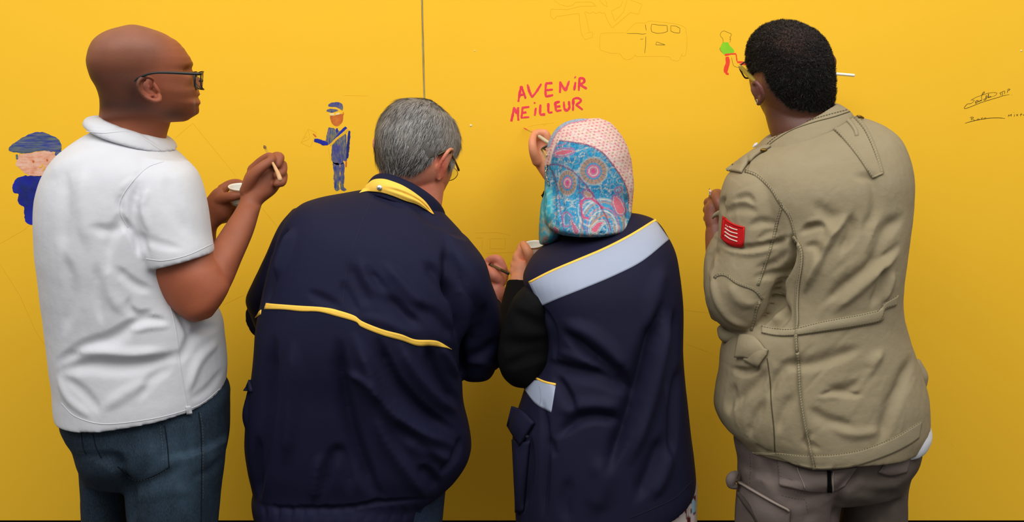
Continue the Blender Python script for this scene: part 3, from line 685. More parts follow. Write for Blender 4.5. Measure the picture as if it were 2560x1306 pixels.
mb.add(*loft([(470, 797, 522, 797, 2.395, .020, .022, 2), (448, 768, 546, 770, 2.395, .036, .04, 2), (475, 700, 578, 712, 2.41, .046, .046, 2), (515, 638, 602, 655, 2.44, .043, .043, 2), (555, 575, 632, 585, 2.475, .034, .034, 2), (590, 522, 650, 525, 2.505, .026, .028, 2), (601, 496, 658, 508, 2.52, .024, .026, 2), (604, 465, 690, 482, 2.535, .032, .024, 2.2), (616, 432, 704, 455, 2.545, .036, .02, 2.2), (636, 413, 706, 427, 2.55, .030, .014, 2)], m=5))
f1 = lambda L: finger(mb, L)
f1([(614, 478, 2.515, .0125), (632, 442, 2.500, .0120), (655, 418, 2.497, .0105), (678, 402, 2.506, .0088)])                # thumb
f1([(632, 425, 2.540, .0115), (656, 403, 2.532, .0105), (674, 392, 2.522, .0092), (681, 398, 2.512, .0080)])               # index
f1([(668, 425, 2.548, .0115), (686, 394, 2.545, .0100), (700, 394, 2.530, .0094), (694, 412, 2.516, .0085)])               # middle
f1([(686, 440, 2.548, .0108), (704, 410, 2.545, .0098), (706, 430, 2.528, .0092), (692, 438, 2.514, .0082)])               # ring
f1([(694, 458, 2.545, .0100), (708, 436, 2.540, .0088), (706, 456, 2.522, .0082), (692, 460, 2.512, .0074)])               # little
# left arm and hand holding the cup
mb.add(*loft([(300, 480, 400, 480, 2.62, .05, .05, 2), (360, 620, 450, 600, 2.66, .045, .045, 2), (400, 690, 470, 640, 2.70, .04, .04, 2), (450, 650, 500, 700, 2.70, .038, .038, 2), (475, 560, 535, 640, 2.66, .036, .036, 2), (498, 525, 540, 580, 2.64, .028, .028, 2), (510, 505, 552, 562, 2.635, .022, .024, 2.1), (535, 474, 572, 548, 2.63, .022, .022, 2.2), (556, 466, 584, 520, 2.63, .016, .018, 2)], m=5))
f1([(548, 500, 2.618, .0125), (566, 494, 2.606, .0110), (584, 491, 2.600, .0100), (600, 489, 2.602, .0085)])               # thumb
f1([(556, 474, 2.640, .0115), (574, 462, 2.655, .0100), (592, 458, 2.668, .0092), (612, 464, 2.672, .0082)])               # index
f1([(566, 522, 2.640, .0115), (584, 508, 2.660, .0105), (604, 506, 2.668, .0095), (622, 512, 2.664, .0085)])
f1([(562, 536, 2.640, .0110), (582, 528, 2.655, .0100), (600, 524, 2.660, .0092), (614, 528, 2.655, .0084)])
f1([(556, 548, 2.640, .0100), (574, 545, 2.652, .0090), (588, 542, 2.656, .0082), (600, 544, 2.650, .0074)])
body = remesh(mb, .0025, 3, .5)
V = getv(body); px, py = proj(V)
vn = fnoise(V, 30, 3, 3)
base = np.array(lin((146, 84, 58))); C = np.tile(base, (len(V), 1))
def mixc(C, col, w): return C*(1-w[:, None]) + np.array(lin(col))*w[:, None]
hd = (py < 300) & (V[:, 1] < 2.75)
# shaved hair zone: greyish sheen tinted into the crown, darker stubble band at the sides and nape
zone = hd*sm(520-px, 75, 150)*(1-sm(py, 190, 300))
C = mixc(C, (124, 88, 72), zone*sm(170-py, -20, 60)*.55)
stub = hd*sm(py, 120, 200)*(1-sm(py, 262, 300))*(1-sm(px, 345, 420))
C = mixc(C, (74, 46, 36), stub*(.85+.15*vn))
C = mixc(C, (70, 46, 34), hd*np.exp(-((px-440)/40)**2-((py-285)/16)**2)*.75)      # jaw stubble
C = mixc(C, (178, 160, 140), hd*np.exp(-((px-488)/3.2)**2)*sm(py, 235, 250)*np.clip(.35+vn, 0, 1)*.8)   # grey goatee hairs
C = mixc(C, (178, 92, 66), np.exp(-((px-378)/26)**2-((py-222)/34)**2)*hd*.55)      # ear
C = mixc(C, (172, 88, 58), sm(py, 620, 700)*.3)
paint_verts(body, np.clip(C*(1+.10*vn[:, None]), 0, 1))
m_sk1 = mat('brown_skin_tinted', (150, 84, 58), .55, .28, attr='tint', bump=[(260, .2, .0012), (900, .12, .0006)], sss=.06)
link('body', body, p1, m_sk1)

# polo shirt ------------------------------------------------------
mb = MB()
mb.add(*loft([(240, 325, 400, 352, 2.50, .075, .07, 2), (205, 345, 438, 378, 2.50, .095, .09, 2.1), (172, 370, 470, 412, 2.50, .125, .11, 2.2), (145, 398, 492, 450, 2.50, .145, .13, 2.3), (118, 450, 500, 510, 2.50, .158, .145, 2.4), (104, 520, 500, 585, 2.50, .165, .15, 2.4),
              (107, 620, 500, 680, 2.50, .165, .15, 2.4), (115, 700, 512, 740, 2.50, .160, .15, 2.4), (125, 800, 548, 800, 2.50, .155, .15, 2.4, .05), (135, 890, 556, 860, 2.50, .155, .15, 2.4, .08), (142, 950, 562, 915, 2.50, .158, .15, 2.3, .12), (146, 985, 562, 940, 2.50, .160, .15, 2.3, .15), (150, 1020, 561, 964, 2.50, .160, .15, 2.3, .17)], m=6))
mb.add(*loft([(350, 385, 470, 405, 2.45, .05, .06, 2), (322, 430, 495, 440, 2.44, .072, .08, 2.1), (312, 500, 517, 512, 2.43, .082, .08, 2.1), (330, 580, 527, 580, 2.42, .080, .08, 2.1), (352, 640, 532, 612, 2.41, .076, .075, 2.1), (368, 674, 534, 632, 2.405, .072, .072, 2.1)], m=6))
mb.add(*loft([(240, 400, 360, 420, 2.60, .06, .07, 2), (300, 470, 440, 470, 2.64, .07, .07, 2), (350, 560, 480, 560, 2.66, .065, .065, 2), (400, 620, 490, 600, 2.68, .06, .06, 2)], m=5))
shirt = remesh(mb, .0039, 7, .5)
Zs = lambda p: Zc(p, 0, 600, 1.85); Zt = lambda p: Zc(p, 0, 0, 2.04)
crease(shirt, [
    (Zs([(290, 600), (420, 575), (560, 580), (720, 562), (820, 530)]), 16, -9, 26),
    (Zs([(330, 520), (480, 520), (620, 535), (760, 520)]), 20, 7, 12),
    (Zs([(275, 560), (400, 490), (520, 450), (640, 370)]), 16, -7, 24),
    (Zs([(600, 395), (680, 365), (770, 372)]), 7, -7, 14), (Zs([(600, 425), (690, 400), (780, 400)]), 9, 5),
    (Zs([(605, 270), (600, 310), (640, 345), (700, 330)]), 7, -6, 12),
    (Zs([(440, 120), (450, 250), (470, 380)]), 16, -5, 10), (Zs([(500, 120), (510, 240), (560, 330)]), 18, 5),
    (Zs([(300, 80), (330, 250), (300, 420)]), 20, -4), (Zs([(540, 130), (620, 200), (700, 230)]), 10, -5, 16),
    (Zs([(800, 300), (850, 380), (880, 460)]), 8, -5), (Zs([(830, 560), (900, 430), (1000, 400)]), 12, -5, 18), (Zs([(870, 700), (920, 560), (1010, 470)]), 14, 5),
    (Zs([(640, 730), (700, 640), (790, 590)]), 11, -5, 18), (Zs([(300, 640), (380, 700), (460, 790)]), 14, -4), (Zs([(270, 640), (320, 740), (420, 820)]), 12, 4),
    (Zs([(480, 780), (600, 700), (700, 660)]), 18, 4), (Zs([(880, 740), (960, 690), (1030, 600)]), 10, -3),
    (Zt([(612, 1080), (640, 1140), (690, 1210), (712, 1306)]), 6, -13, 9), (Zt([(640, 960), (615, 1020), (622, 1090)]), 8, -6, 14),
    (Zt([(720, 930), (690, 1040), (700, 1160), (760, 1290)]), 7, -6, 16), (Zt([(760, 960), (730, 1060), (760, 1180)]), 10, 6),
    (Zt([(700, 900), (640, 950), (600, 1020)]), 8, 5), (Zt([(830, 820), (720, 880), (650, 960)]), 5, -3),
    (Zt([(850, 900), (880, 1050), (960, 1200)]), 22, -3), (Zt([(340, 900), (335, 1080), (320, 1260)]), 22, -4), (Zt([(430, 860), (420, 1050), (450, 1250)]), 26, 4),
    (Zt([(640, 1150), (560, 1180), (470, 1160)]), 16, -4), (Zt([(620, 1090), (560, 1240), (560, 1306)]), 14, -4), (Zt([(240, 900), (400, 800), (600, 760)]), 30, 3),
    (Zt([(700, 1200), (800, 1240), (920, 1270)]), 12, -3)], noise_amp=1.2, noise_s=11, seed=4, ws=.7)
m_polo = mat('white_cotton', (203, 204, 208), .85, .15, bump=[(55, .18, .004), (1400, .35, .0005)], sheen=.1)
shb = bvh_of(shirt); so = link('polo_shirt', shirt, p1, m_polo)
# hems, seams, placket vents
mb = MB(); mb.add(*cord(shb, Zs([(285, 756), (340, 812), (430, 846), (520, 852), (660, 836), (780, 812), (900, 774), (960, 738), (1015, 690)]), .0009)); link('hem_seam', mb.mesh(), so, m_polo)
mb = MB(); mb.add(*cord(shb, Zs([(745, 230), (790, 320), (815, 430), (830, 560), (850, 680), (868, 770)]), .0011)); link('side_seam', mb.mesh(), so, m_polo); mb = MB(); mb.add(*cord(shb, Zt([(835, 825), (760, 850), (700, 900), (650, 960), (612, 1030), (612, 1085), (650, 1160)]), .0011)); link('armhole_seam', mb.mesh(), so, m_polo); mb = MB(); mb.add(*cord(shb, Zt([(690, 690), (760, 740), (820, 790)]), .0009)); link('yoke_seam', mb.mesh(), so, m_polo)
mb = MB(); mb.add(*cord(shb, [(366, 648), (410, 652), (470, 638), (531, 610)], .0009)); link('sleeve_hem', mb.mesh(), so, m_polo)
mb = MB(); mb.add(*drape(shb, Zs([(858, 770), (880, 768)]), Zs([(862, 806), (888, 802)]), 6, 6, .0022)); link('hem_tape', mb.mesh(), so, m_polo)
# collar
mb = MB()
mb.add(*loft([(250, 318, 420, 372, 2.50, .078, .07, 2.1, .05), (226, 312, 438, 376, 2.50, .092, .085, 2.1, .1), (214, 303, 436, 366, 2.50, .098, .09, 2.1, .1), (222, 292, 425, 352, 2.50, .09, .08, 2.1, .05), (246, 288, 412, 345, 2.50, .072, .066, 2.1, .0)], m=4))
col = remesh(mb, .0032, 3)
crease(col, [([(220, 318), (270, 322), (320, 318), (380, 350), (430, 385)], 3, -3), ([(235, 296), (300, 300), (350, 318)], 8, 1.5)], noise_amp=.5, noise_s=30)
link('collar', col, so, m_polo)
mb = MB(); colb = bvh_of(col); mb.add(*cord(colb, [(217, 329), (260, 333), (320, 330), (362, 350), (405, 378)], .001)); link('collar_edge', mb.mesh(), so, m_polo)

# jeans -----------------------------------------------------------
mb = MB()
mb.add(*loft([(190, 960, 520, 920, 2.5, .12, .12, 2.3), (158, 1030, 567, 972, 2.50, .142, .135, 2.3, .15), (172, 1072, 571, 1020, 2.50, .145, .135, 2.3, .1), (192, 1108, 570, 1075, 2.5, .148, .135, 2.3), (205, 1150, 563, 1130, 2.5, .14, .13, 2.3), (215, 1200, 545, 1190, 2.5, .10, .10, 2.2)], m=5))
mb.add(*loft([(206, 1120, 350, 1120, 2.56, .10, .08, 2.2), (208, 1190, 345, 1190, 2.56, .098, .085, 2.1), (213, 1306, 335, 1306, 2.56, .09, .08, 2), (220, 1500, 325, 1500, 2.56, .07, .07, 2), (225, 1800, 315, 1800, 2.56, .06, .06, 2), (230, 2040, 315, 2040, 2.56, .06, .06, 2)], m=5))
mb.add(*loft([(330, 1120, 566, 1100, 2.46, .105, .10, 2.3), (318, 1190, 555, 1190, 2.46, .105, .10, 2.2), (325, 1306, 543, 1306, 2.46, .10, .09, 2.1), (350, 1500, 520, 1500, 2.46, .08, .08, 2), (370, 1800, 490, 1800, 2.46, .065, .065, 2), (380, 2060, 480, 2060, 2.46, .06, .065, 2)], m=5))
jeans = remesh(mb, .0055, 3)
crease(jeans, [(Zs([(560, 1090), (620, 1140), (720, 1110), (830, 1050)]), 10, -6, 18), (Zs([(550, 1000), (560, 1090), (600, 1200), (600, 1306)]), 14, -14, 10), (Zs([(460, 1010), (540, 1010), (560, 1060)]), 12, -8),
    (Zs([(370, 1000), (480, 1010), (560, 1080)]), 10, -5), (Zs([(930, 1000), (1000, 980), (1050, 950)]), 8, -4), (Zs([(900, 1100), (980, 1060), (1030, 1000)]), 8, -4), (Zs([(640, 1200), (800, 1160), (900, 1180)]), 14, 3)], noise_amp=1.6, noise_s=14, seed=9)
V = getv(jeans); jx, jy = proj(V); vn = fnoise(V*np.array([1, 1, .35]), 60, 3, 3)
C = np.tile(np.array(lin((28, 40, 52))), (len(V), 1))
C = mixc(C, (62, 84, 100), np.clip(np.exp(-((jx-450)/60)**2-((jy-1180)/110)**2)*.55 + np.exp(-((jx-400)/40)**2-((jy-1120)/30)**2)*.3, 0, 1)*(.6+.25*vn))  # denim fade, with the seat's highlight mixed into the colour
C = mixc(C, (26, 34, 44), (1-sm(jx, 290, 340))*.4)  # shade of the far leg mixed into the denim colour
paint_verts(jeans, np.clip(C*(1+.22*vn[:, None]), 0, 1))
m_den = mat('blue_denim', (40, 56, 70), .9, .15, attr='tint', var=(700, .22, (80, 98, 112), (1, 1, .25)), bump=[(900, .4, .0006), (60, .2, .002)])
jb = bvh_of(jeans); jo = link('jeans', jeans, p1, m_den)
m_dthread = mat('denim_stitch', (88, 84, 78), .8, .2); m_dark_den = mat('dark_denim_edge', (20, 28, 36), .9, .1)
mb = MB()
for ln in ([(762, 860), (775, 960), (782, 1050)], [(782, 1052), (720, 1088), (640, 1112), (590, 1085), (545, 1050)], [(918, 800), (928, 880), (932, 1000), (930, 1306)], [(375, 890), (385, 960), (398, 990)], [(430, 900), (445, 960), (470, 1010)]):
    mb.add(*cord(jb, Zs(ln), .0012))
link('pocket_seam', mb.mesh(), jo, m_dark_den)
mb = MB()
for ln in ([(742, 865), (752, 960), (758, 1040)], [(770, 1062), (700, 1100), (620, 1108), (570, 1060)], [(924, 802), (935, 900), (936, 1200)], [(370, 985), (395, 985)]): stitches(mb, jb, Zs(ln), 4, 3, 1.1)
link('stitching', mb.mesh(), jo, m_dthread, False)['kind'] = 'stuff'
shoes(p1, [(P(270, 2100, 2.56)[0], 2.56), (P(430, 2100, 2.46)[0], 2.46)])

# glasses, laid out on the face the photograph shows -------------------
g1 = empty('glasses', tuple(P(480, 185, 2.42))); tag(g1, 'black-framed glasses on the bald man in white', 'glasses')
fw = h1.R @ np.array([0, 1, 0]); lat = h1.R @ np.array([-1, 0, 0])   # lat: towards his left, away from the camera
hinge = P(504, 185, 2.395)
mb = MB(); A = [P(338, 203, YE-.004), P(346, 196, YE-.008), P(366, 187, YE-.012), P(390, 182, YE-.014), P(430, 182, YE-.013), P(470, 184, 2.382), P(497, 185, 2.388), hinge]
R = [.0022, .0024, .0022, .0022, .0026, .0028, .0028, .0022]
V, Fc = tube([(a[0], a[1], a[2], r) for a, r in zip(A, R)], world=True, n=10, m=5); mb.add(V, Fc); link('temple_arm', mb.mesh(), g1, m_black)
def rim(c0, name='rim'):
    pts = []
    for k in range(24):
        t = 2*math.pi*k/24; u = np.sign(math.cos(t))*abs(math.cos(t))**.55*.026; v = np.sign(math.sin(t))*abs(math.sin(t))**.55*.0165
        pts.append(c0 + lat*u*1.0 + np.array([0, 0, 1])*v - fw*.010*(abs(u)/.026)**2)
    V = np.array(pts + pts[:2]); mb = MB(); mb.add(*tube([(q[0], q[1], q[2], .0014) for q in V], world=True, n=8, m=1, rnd=False)); link('rim', mb.mesh(), g1, m_black)
    n = 24; R0 = V[:24]; mb = MB(); mb.add(np.vstack([R0+fw*.0006, R0-fw*.0006]), [tuple(range(n)), tuple(range(2*n-1, n-1, -1))] + [(i, i+n, (i+1) % n+n, (i+1) % n) for i in range(n)]); link('lens', mb.mesh(), g1, m_lens, False)
c0 = hinge + lat*.026 - np.array([0, 0, .0125]) + fw*.008
rim(c0); rim(c0 + lat*.066)
b0 = c0 + lat*.028 + fw*.0; mb = MB(); mb.add(*tube([tuple(b0)+(.002,), tuple(b0+lat*.005+fw*.004)+(.002,), tuple(b0+lat*.010)+(.002,)], world=True, n=8)); link('bridge', mb.mesh(), g1, m_black)
h2 = hinge + lat*.118; mb = MB(); mb.add(*tube([tuple(h2)+(.003,), tuple(h2 - fw*.05 + lat*.006)+(.0036,), tuple(h2-fw*.11+lat*.01)+(.003,), tuple(h2-fw*.13+lat*.008-np.array([0, 0, .015]))+(.0028,)], world=True, n=10)); link('temple_arm', mb.mesh(), g1, m_black)

# paint cup and brush ---------------------------------------------
m_cup = mat('translucent_white_plastic', (236, 232, 222), .35, .5, sss=.3)
m_paintw = mat('pale_paint_in_cup', (196, 194, 178), .5, .3)
def cup(label, c, r, h, tilt, m_in=m_paintw, group=None):
    """tapered ribbed cup with rolled rim"""
    root = empty('paint_cup', tuple(c)); tag(root, label, 'cup', group)
    R = np.array(Matrix.Rotation(math.radians(tilt[0]), 3, 'X') @ Matrix.Rotation(math.radians(tilt[1]), 3, 'Y')); n = 40
    def lathe(prof, name, m, par):
        V = []; a = np.arange(n)/n*2*math.pi
        for rr, zz in prof: V.append(np.stack([rr*np.cos(a), rr*np.sin(a), np.full(n, zz)], 1))
        mb = MB(); mb.add(np.concatenate(V)@R.T + c, ring_faces(len(prof), n, True)); return link(name, mb.mesh(), par, m)
    b = r*.74; t = .0009
    prof = [(b-.004, 0), (b, .001), (b+.0005, .004)] + [(b+(r-b)*k/10, h*k/10) for k in range(1, 10)] + [(r-.0004, h-.004), (r+.0010, h-.0025), (r+.0016, h-.001), (r+.0010, h), (r-.0004, h-.0002), (r-t-.0006, h-.003)] + [(b-t+(r-b)*k/10, h*k/10) for k in range(9, 0, -2)] + [(b-t, .0025), (.001, .002)]
    lathe(prof, 'cup_wall', m_cup, root)
    lathe([(.0005, h*.55), (b+(r-b)*.55-t, h*.55), (b+(r-b)*.55-t, h*.545), (.0005, h*.545)], 'paint', m_in, root)
cup('small white paint cup in the bald man\'s left hand', P(604, 512, 2.628), .0262, .039, (10, 4))
m_wood = mat('pale_wood_handle', (206, 164, 118), .5, .4, var=(80, .5, (190, 140, 92), (1, 1, .2)))
m_brist = mat('brush_bristle', (120, 90, 60), .9, .1)
def brush(label, pts, m_h, tipcol=None, ferrule=True, grp=None, name='paintbrush', hl='handle'):
    """pts: world (x,y,z,r) from tail to bristle tip; last two spans are ferrule and bristles"""
    root = empty(name, tuple(pts[0][:3])); tag(root, label, 'paintbrush', grp)
    mb = MB(); mb.add(*tube(pts[:-2] if ferrule else pts[:-1], world=True, n=12, m=5)); link(hl, mb.mesh(), root, m_h)
    if ferrule:
        mb = MB(); mb.add(*tube([pts[-3], pts[-2]], world=True, n=12, m=3, rnd=False)); link('ferrule', mb.mesh(), root, m_chrome)
    a, b = np.array(pts[-2]), np.array(pts[-1]); mb = MB(); mb.add(*tube([tuple(a), tuple(a*.5+b*.5)[:3]+(a[3]*1.25,), tuple(b)], world=True, n=12, m=4)); link('bristles', mb.mesh(), root, tipcol or m_brist)
    return root
W = lambda x, y, Y, r: tuple(P(x, y, Y)) + (r,)
brush('pale wooden brush in the bald man\'s raised right hand', [W(700, 448, 2.455, .0046), W(694, 432, 2.468, .0040), W(682, 408, 2.500, .0026), W(672, 388, 2.53, .0022), W(664, 372, 2.555, .0024), W(660, 364, 2.565, .0008)], m_wood)
# ================================================================== man in the navy jacket with a yellow line
p2 = empty('person', tuple(P(880, 2000, 2.55)*np.array([1, 1, 0])))
tag(p2, 'grey-haired man in a navy jacket with a thin yellow line across the back, bending forward', 'person')
h2h = Head(1046, 352, 2.66, 34, -24, 7, 1.0, 1.02, .98)
parts = [h2h(HV)] + [h2h(e[0]) for e in earR] + [h2h(e[0]) for e in earL]
rows2 = [(252, 1005, 1062), (258, 992, 1080), (270, 976, 1098), (285, 962, 1114), (300, 953, 1128), (320, 947, 1138), (340, 945, 1144), (365, 944, 1146), (385, 945, 1143), (400, 946, 1134), (420, 947, 1132), (440, 948, 1130), (455, 950, 1124), (470, 952, 1116), (490, 956, 1107), (505, 960, 1099), (520, 965, 1092)]
hw2 = warp(parts, 0, rows2)
mb = MB(); mb.add(hw2[0], HF)
# right ear seen from behind: it stands off the head, drawn where the photograph has it
YE2 = 2.60; ez2 = lambda pts: Zc(pts, 1060, 350, 6.875)
def T2(pts, **k): mb.add(*tube([tuple(ez2([(q[0], q[1])])[0]) + (YE2+q[2], q[3]) for q in pts], n=10, m=5, **k))
T2([(262, 680, .014, .0042), (255, 620, .012, .0044), (250, 540, .008, .0044), (262, 460, .004, .0046), (300, 380, .0, .0044), (345, 300, -.003, .0044), (395, 220, -.002, .0044), (440, 170, .004, .0042), (480, 165, .014, .004), (495, 200, .022, .0036)])
T2([(300, 640, .022, .005), (310, 560, .020, .007), (330, 480, .018, .009), (360, 380, .018, .010), (410, 280, .020, .009), (450, 220, .022, .007)], flat=.6)
T2([(250, 330, .018, .005), (270, 420, .018, .006), (265, 520, .02, .006), (280, 600, .024, .005)])
for e, E in zip(earL, hw2[1+len(earR):]): mb.add(E, e[1])
mb.add(*loft([(975, 380, 1110, 420, 2.66, .045, .05, 2), (962, 420, 1112, 455, 2.655, .05, .06, 2), (955, 440, 1105, 510, 2.65, .052, .06, 2), (948, 465, 1100, 545, 2.64, .054, .06, 2), (920, 510, 1090, 590, 2.60, .07, .07, 2), (820, 620, 1080, 690, 2.54, .09, .09, 2), (760, 800, 1000, 820, 2.52, .09, .09, 2), (760, 1100, 1000, 1100, 2.52, .09, .09, 2)]))
# right arm inside the sleeve, forearm and hand with the brush
mb.add(*tube([(1110, 680, 2.55, .04), (1180, 780, 2.60, .034), (1200, 860, 2.64, .030), (1212, 820, 2.74, .029), (1224, 765, 2.86, .023), (1240, 728, 2.878, .023)], n=16))
mb.add(*loft([(1216, 752, 1246, 738, 2.872, .020, .022, 2), (1225, 728, 1257, 720, 2.88, .020, .022, 2), (1232, 700, 1266, 704, 2.885, .021, .022, 2.1), (1231, 676, 1264, 682, 2.892, .020, .022, 2.2), (1234, 655, 1255, 664, 2.90, .014, .016, 2)], m=5))
f1([(1257, 672, 2.893, .0115), (1246, 650, 2.895, .0108), (1230, 648, 2.90, .0098), (1217, 655, 2.905, .0085)])
f1([(1245, 700, 2.872, .0125), (1234, 690, 2.868, .0118), (1224, 678, 2.878, .0105), (1214, 670, 2.893, .0088)])
f1([(1262, 682, 2.905, .0115), (1244, 665, 2.925, .0105), (1228, 668, 2.928, .0095), (1218, 676, 2.92, .0082)])
f1([(1260, 695, 2.905, .0108), (1242, 684, 2.928, .0098), (1228, 688, 2.928, .009), (1222, 696, 2.918, .008)])
f1([(1256, 706, 2.905, .0098), (1240, 702, 2.922, .009), (1229, 704, 2.922, .0082), (1224, 710, 2.914, .0074)])
mb.add(*tube([(760, 620, 2.58, .05), (712, 760, 2.60, .036), (712, 790, 2.66, .034), (740, 800, 2.80, .03), (790, 740, 2.90, .027)], n=16))
mb.add(*loft([(775, 750, 810, 745, 2.90, .018, .02, 2), (778, 715, 822, 718, 2.915, .016, .018, 2.2), (786, 690, 826, 695, 2.92, .012, .014, 2)], m=4))
for k, (x, y) in enumerate(((786, 690), (798, 684), (810, 684), (820, 690))): f1([(x, y+12, 2.92, .010), (x-2, y-8, 2.93, .0095), (x, y-14, 2.945, .0088), (x+2, y-6, 2.955, .0078)])
f1([(782, 730, 2.91, .011), (770, 712, 2.925, .010), (772, 698, 2.94, .0085)])
body = remesh(mb, .0027, 3, .5)
V = getv(body); px, py = proj(V); vn = fnoise(V, 40, 3, 3)
C = np.tile(np.array(lin((202, 128, 100))), (len(V), 1))
C = mixc(C, (206, 100, 78), np.exp(-((px-1052)/34)**2-((py-478)/34)**2)*.45)
C = mixc(C, (222, 108, 84), np.exp(-((px-1106)/12)**2-((py-420)/40)**2)*.75)
C = mixc(C, (176, 124, 88), sm(px, 1112, 1128)*(1-sm(py, 520, 560))*.6)
C = mixc(C, (216, 132, 112), sm(px, 1200, 1215)*.6)
C = mixc(C, (150, 120, 104), np.exp(-((py-446)/12)**2)*(px < 1080)*np.clip(.35+vn, 0, 1)*.5)
paint_verts(body, np.clip(C*(1+.10*vn[:, None]), 0, 1))
m_sk2 = mat('pink_skin_tinted', (202, 128, 100), .5, .35, attr='tint', bump=[(240, .3, .0014), (90, .15, .003)], sss=.08)
bo2 = link('body', body, p2, m_sk2)
# neck creases
# hair
hp = hw2[0]
def mask2(c):
    x, y, z = c[:, 0], c[:, 1], c[:, 2]; ax = np.abs(x)
    line = np.interp(y, [-.11, -.06, -.035, -.012, .012, .03, .045, .07, .10], [.036, .040, .062, .128, .132, .092, .095, .165, .185])
    return np.clip((z-line)/.012, -1, 1)
Vc, Fh, T, N, keep = hair_cap(HV, hp, HF, mask2, .006, rough=(60, .25))
hx, hy = proj(Vc)
hb = MB(); hb.add(Vc, Fh); hme = hb.mesh()
vn = fnoise(Vc*np.array([1, 1, .4]), 90, 8, 2)
gr = sm(380-hy, -60, 70)*.6 + sm(hx, 1070, 1150)*.55
C = np.tile(np.array(lin((62, 58, 56))), (len(Vc), 1)); C = mixc(C, (140, 134, 126), np.clip(gr+.25*vn, 0, 1)); paint_verts(hme, C)
m_hair2 = mat('grey_hair_base', (90, 88, 86), .7, .3, attr='tint', bump=[(160, .6, .002, (1, 1, .25))])
ho = link('hair', hme, p2, m_hair2)
cr2 = hp[np.argmin(proj(hp)[1])]
def flow2(p, c):
    d = p - h2h([(0.0, -.01, .225)]); d[:, 2] *= .4; d /= np.linalg.norm(d, axis=1)[:, None]+1e-6
    dn = h2h.R @ np.array([0, -.15, -1.]); k = np.clip((.235-c[:, 2:3])/.07, 0, 1); return d*(1-k)*1.2 + dn*k
def tint2(p, c, r):
    x, y = proj(p); g_ = np.clip(sm(400-y, -40, 90)*.42 + sm(x, 1060, 1140)*.45 + .06, 0, .95)
    v = r.random(len(p)); light = (v < g_*.85 + .10)
    A = np.array(lin((188, 186, 182))); B = np.array(lin((48, 45, 44))); M_ = np.array(lin((128, 120, 112)))
    o_ = np.where(light[:, None], A, B)*(.75+.5*r.random((len(p), 1))); o_ = np.where((r.random(len(p)) < .25)[:, None], M_, o_); return o_
m_strand = mat('hair_strands_grey', (150, 150, 150), .5, .4, attr='tint')
kp = [f for f in keep]
sme = strands(T, N, kp, 30000, .020, flow2, .07, .00052, 11, bend=.17, tint=tint2, V0=HV)
so2 = link('hair_strands', sme, ho, m_strand, False); so2['kind'] = 'stuff'
rim_keep = [f for f in keep if HV[f[0], 2] < np.interp(HV[f[0], 1], [-.11, -.06, -.035, -.012, .012, .03, .045, .07, .10], [.036, .040, .062, .128, .132, .092, .095, .165, .185])+.02]
sme = strands(T, N, rim_keep, 3200, .013, flow2, .05, .0005, 12, bend=.25, tint=tint2, V0=HV); so2 = link('neckline_hair', sme, ho, m_strand, False); so2['kind'] = 'stuff'

# jacket ----------------------------------------------------------
mb = MB()
mb.add(*loft([(940, 470, 1104, 528, 2.585, .06, .06, 2), (905, 474, 1118, 542, 2.58, .08, .07, 2), (860, 482, 1136, 562, 2.57, .10, .085, 2.1), (795, 496, 1155, 585, 2.56, .115, .10, 2.2), (748, 515, 1172, 618, 2.55, .13, .11, 2.3), (715, 555, 1185, 668, 2.54, .145, .12, 2.4), (685, 630, 1188, 735, 2.53, .155, .13, 2.4), (662, 720, 1172, 810, 2.52, .16, .14, 2.4),
              (645, 810, 1150, 860, 2.52, .162, .14, 2.4), (640, 880, 1148, 915, 2.53, .165, .14, 2.4), (632, 950, 1156, 955, 2.54, .163, .15, 2.4), (622, 1030, 1160, 1010, 2.55, .162, .15, 2.4), (617, 1100, 1174, 1075, 2.56, .16, .155, 2.4), (622, 1150, 1176, 1130, 2.57, .158, .155, 2.4, .05), (632, 1200, 1150, 1180, 2.58, .152, .15, 2.4, .05), (640, 1250, 1105, 1225, 2.58, .145, .145, 2.3, .05)], m=6))
mb.add(*loft([(638, 1218, 1100, 1200, 2.58, .144, .14, 2.3, .0), (632, 1245, 1094, 1222, 2.58, .152, .148, 2.3, .0), (636, 1278, 1090, 1254, 2.58, .152, .148, 2.3, .0), (648, 1310, 1080, 1280, 2.58, .144, .14, 2.3, .0)], m=5))
# right sleeve, elbow and forearm going to the wall
mb.add(*loft([(1090, 560, 1170, 600, 2.54, .06, .07, 2), (1105, 620, 1212, 655, 2.53, .085, .08, 2.1), (1122, 690, 1232, 716, 2.53, .085, .08, 2.1), (1138, 760, 1252, 775, 2.57, .082, .06, 2.1), (1146, 830, 1256, 830, 2.60, .078, .06, 2.1), (1148, 885, 1248, 885, 2.61, .072, .06, 2.1), (1150, 930, 1238, 925, 2.62, .058, .05, 2.2), (1158, 948, 1226, 946, 2.62, .04, .04, 2.2)], m=6))
mb.add(*tube([(1200, 880, 2.64, .056), (1205, 835, 2.73, .048), (1212, 795, 2.80, .036), (1222, 768, 2.85, .029), (1225, 757, 2.862, .028)], n=16, rnd=False))
# left sleeve
mb.add(*loft([(735, 520, 800, 560, 2.56, .06, .06, 2), (698, 565, 790, 620, 2.57, .08, .08, 2), (664, 640, 760, 690, 2.58, .08, .08, 2), (636, 700, 720, 730, 2.60, .075, .08, 2), (616, 746, 700, 760, 2.62, .066, .075, 2), (628, 785, 700, 800, 2.64, .055, .07, 2.1), (645, 830, 690, 830, 2.66, .04, .05, 2.1)], m=6))
mb.add(*tube([(675, 790, 2.68, .055), (705, 790, 2.76, .05), (755, 765, 2.84, .042), (785, 750, 2.88, .034)], n=16, rnd=False))
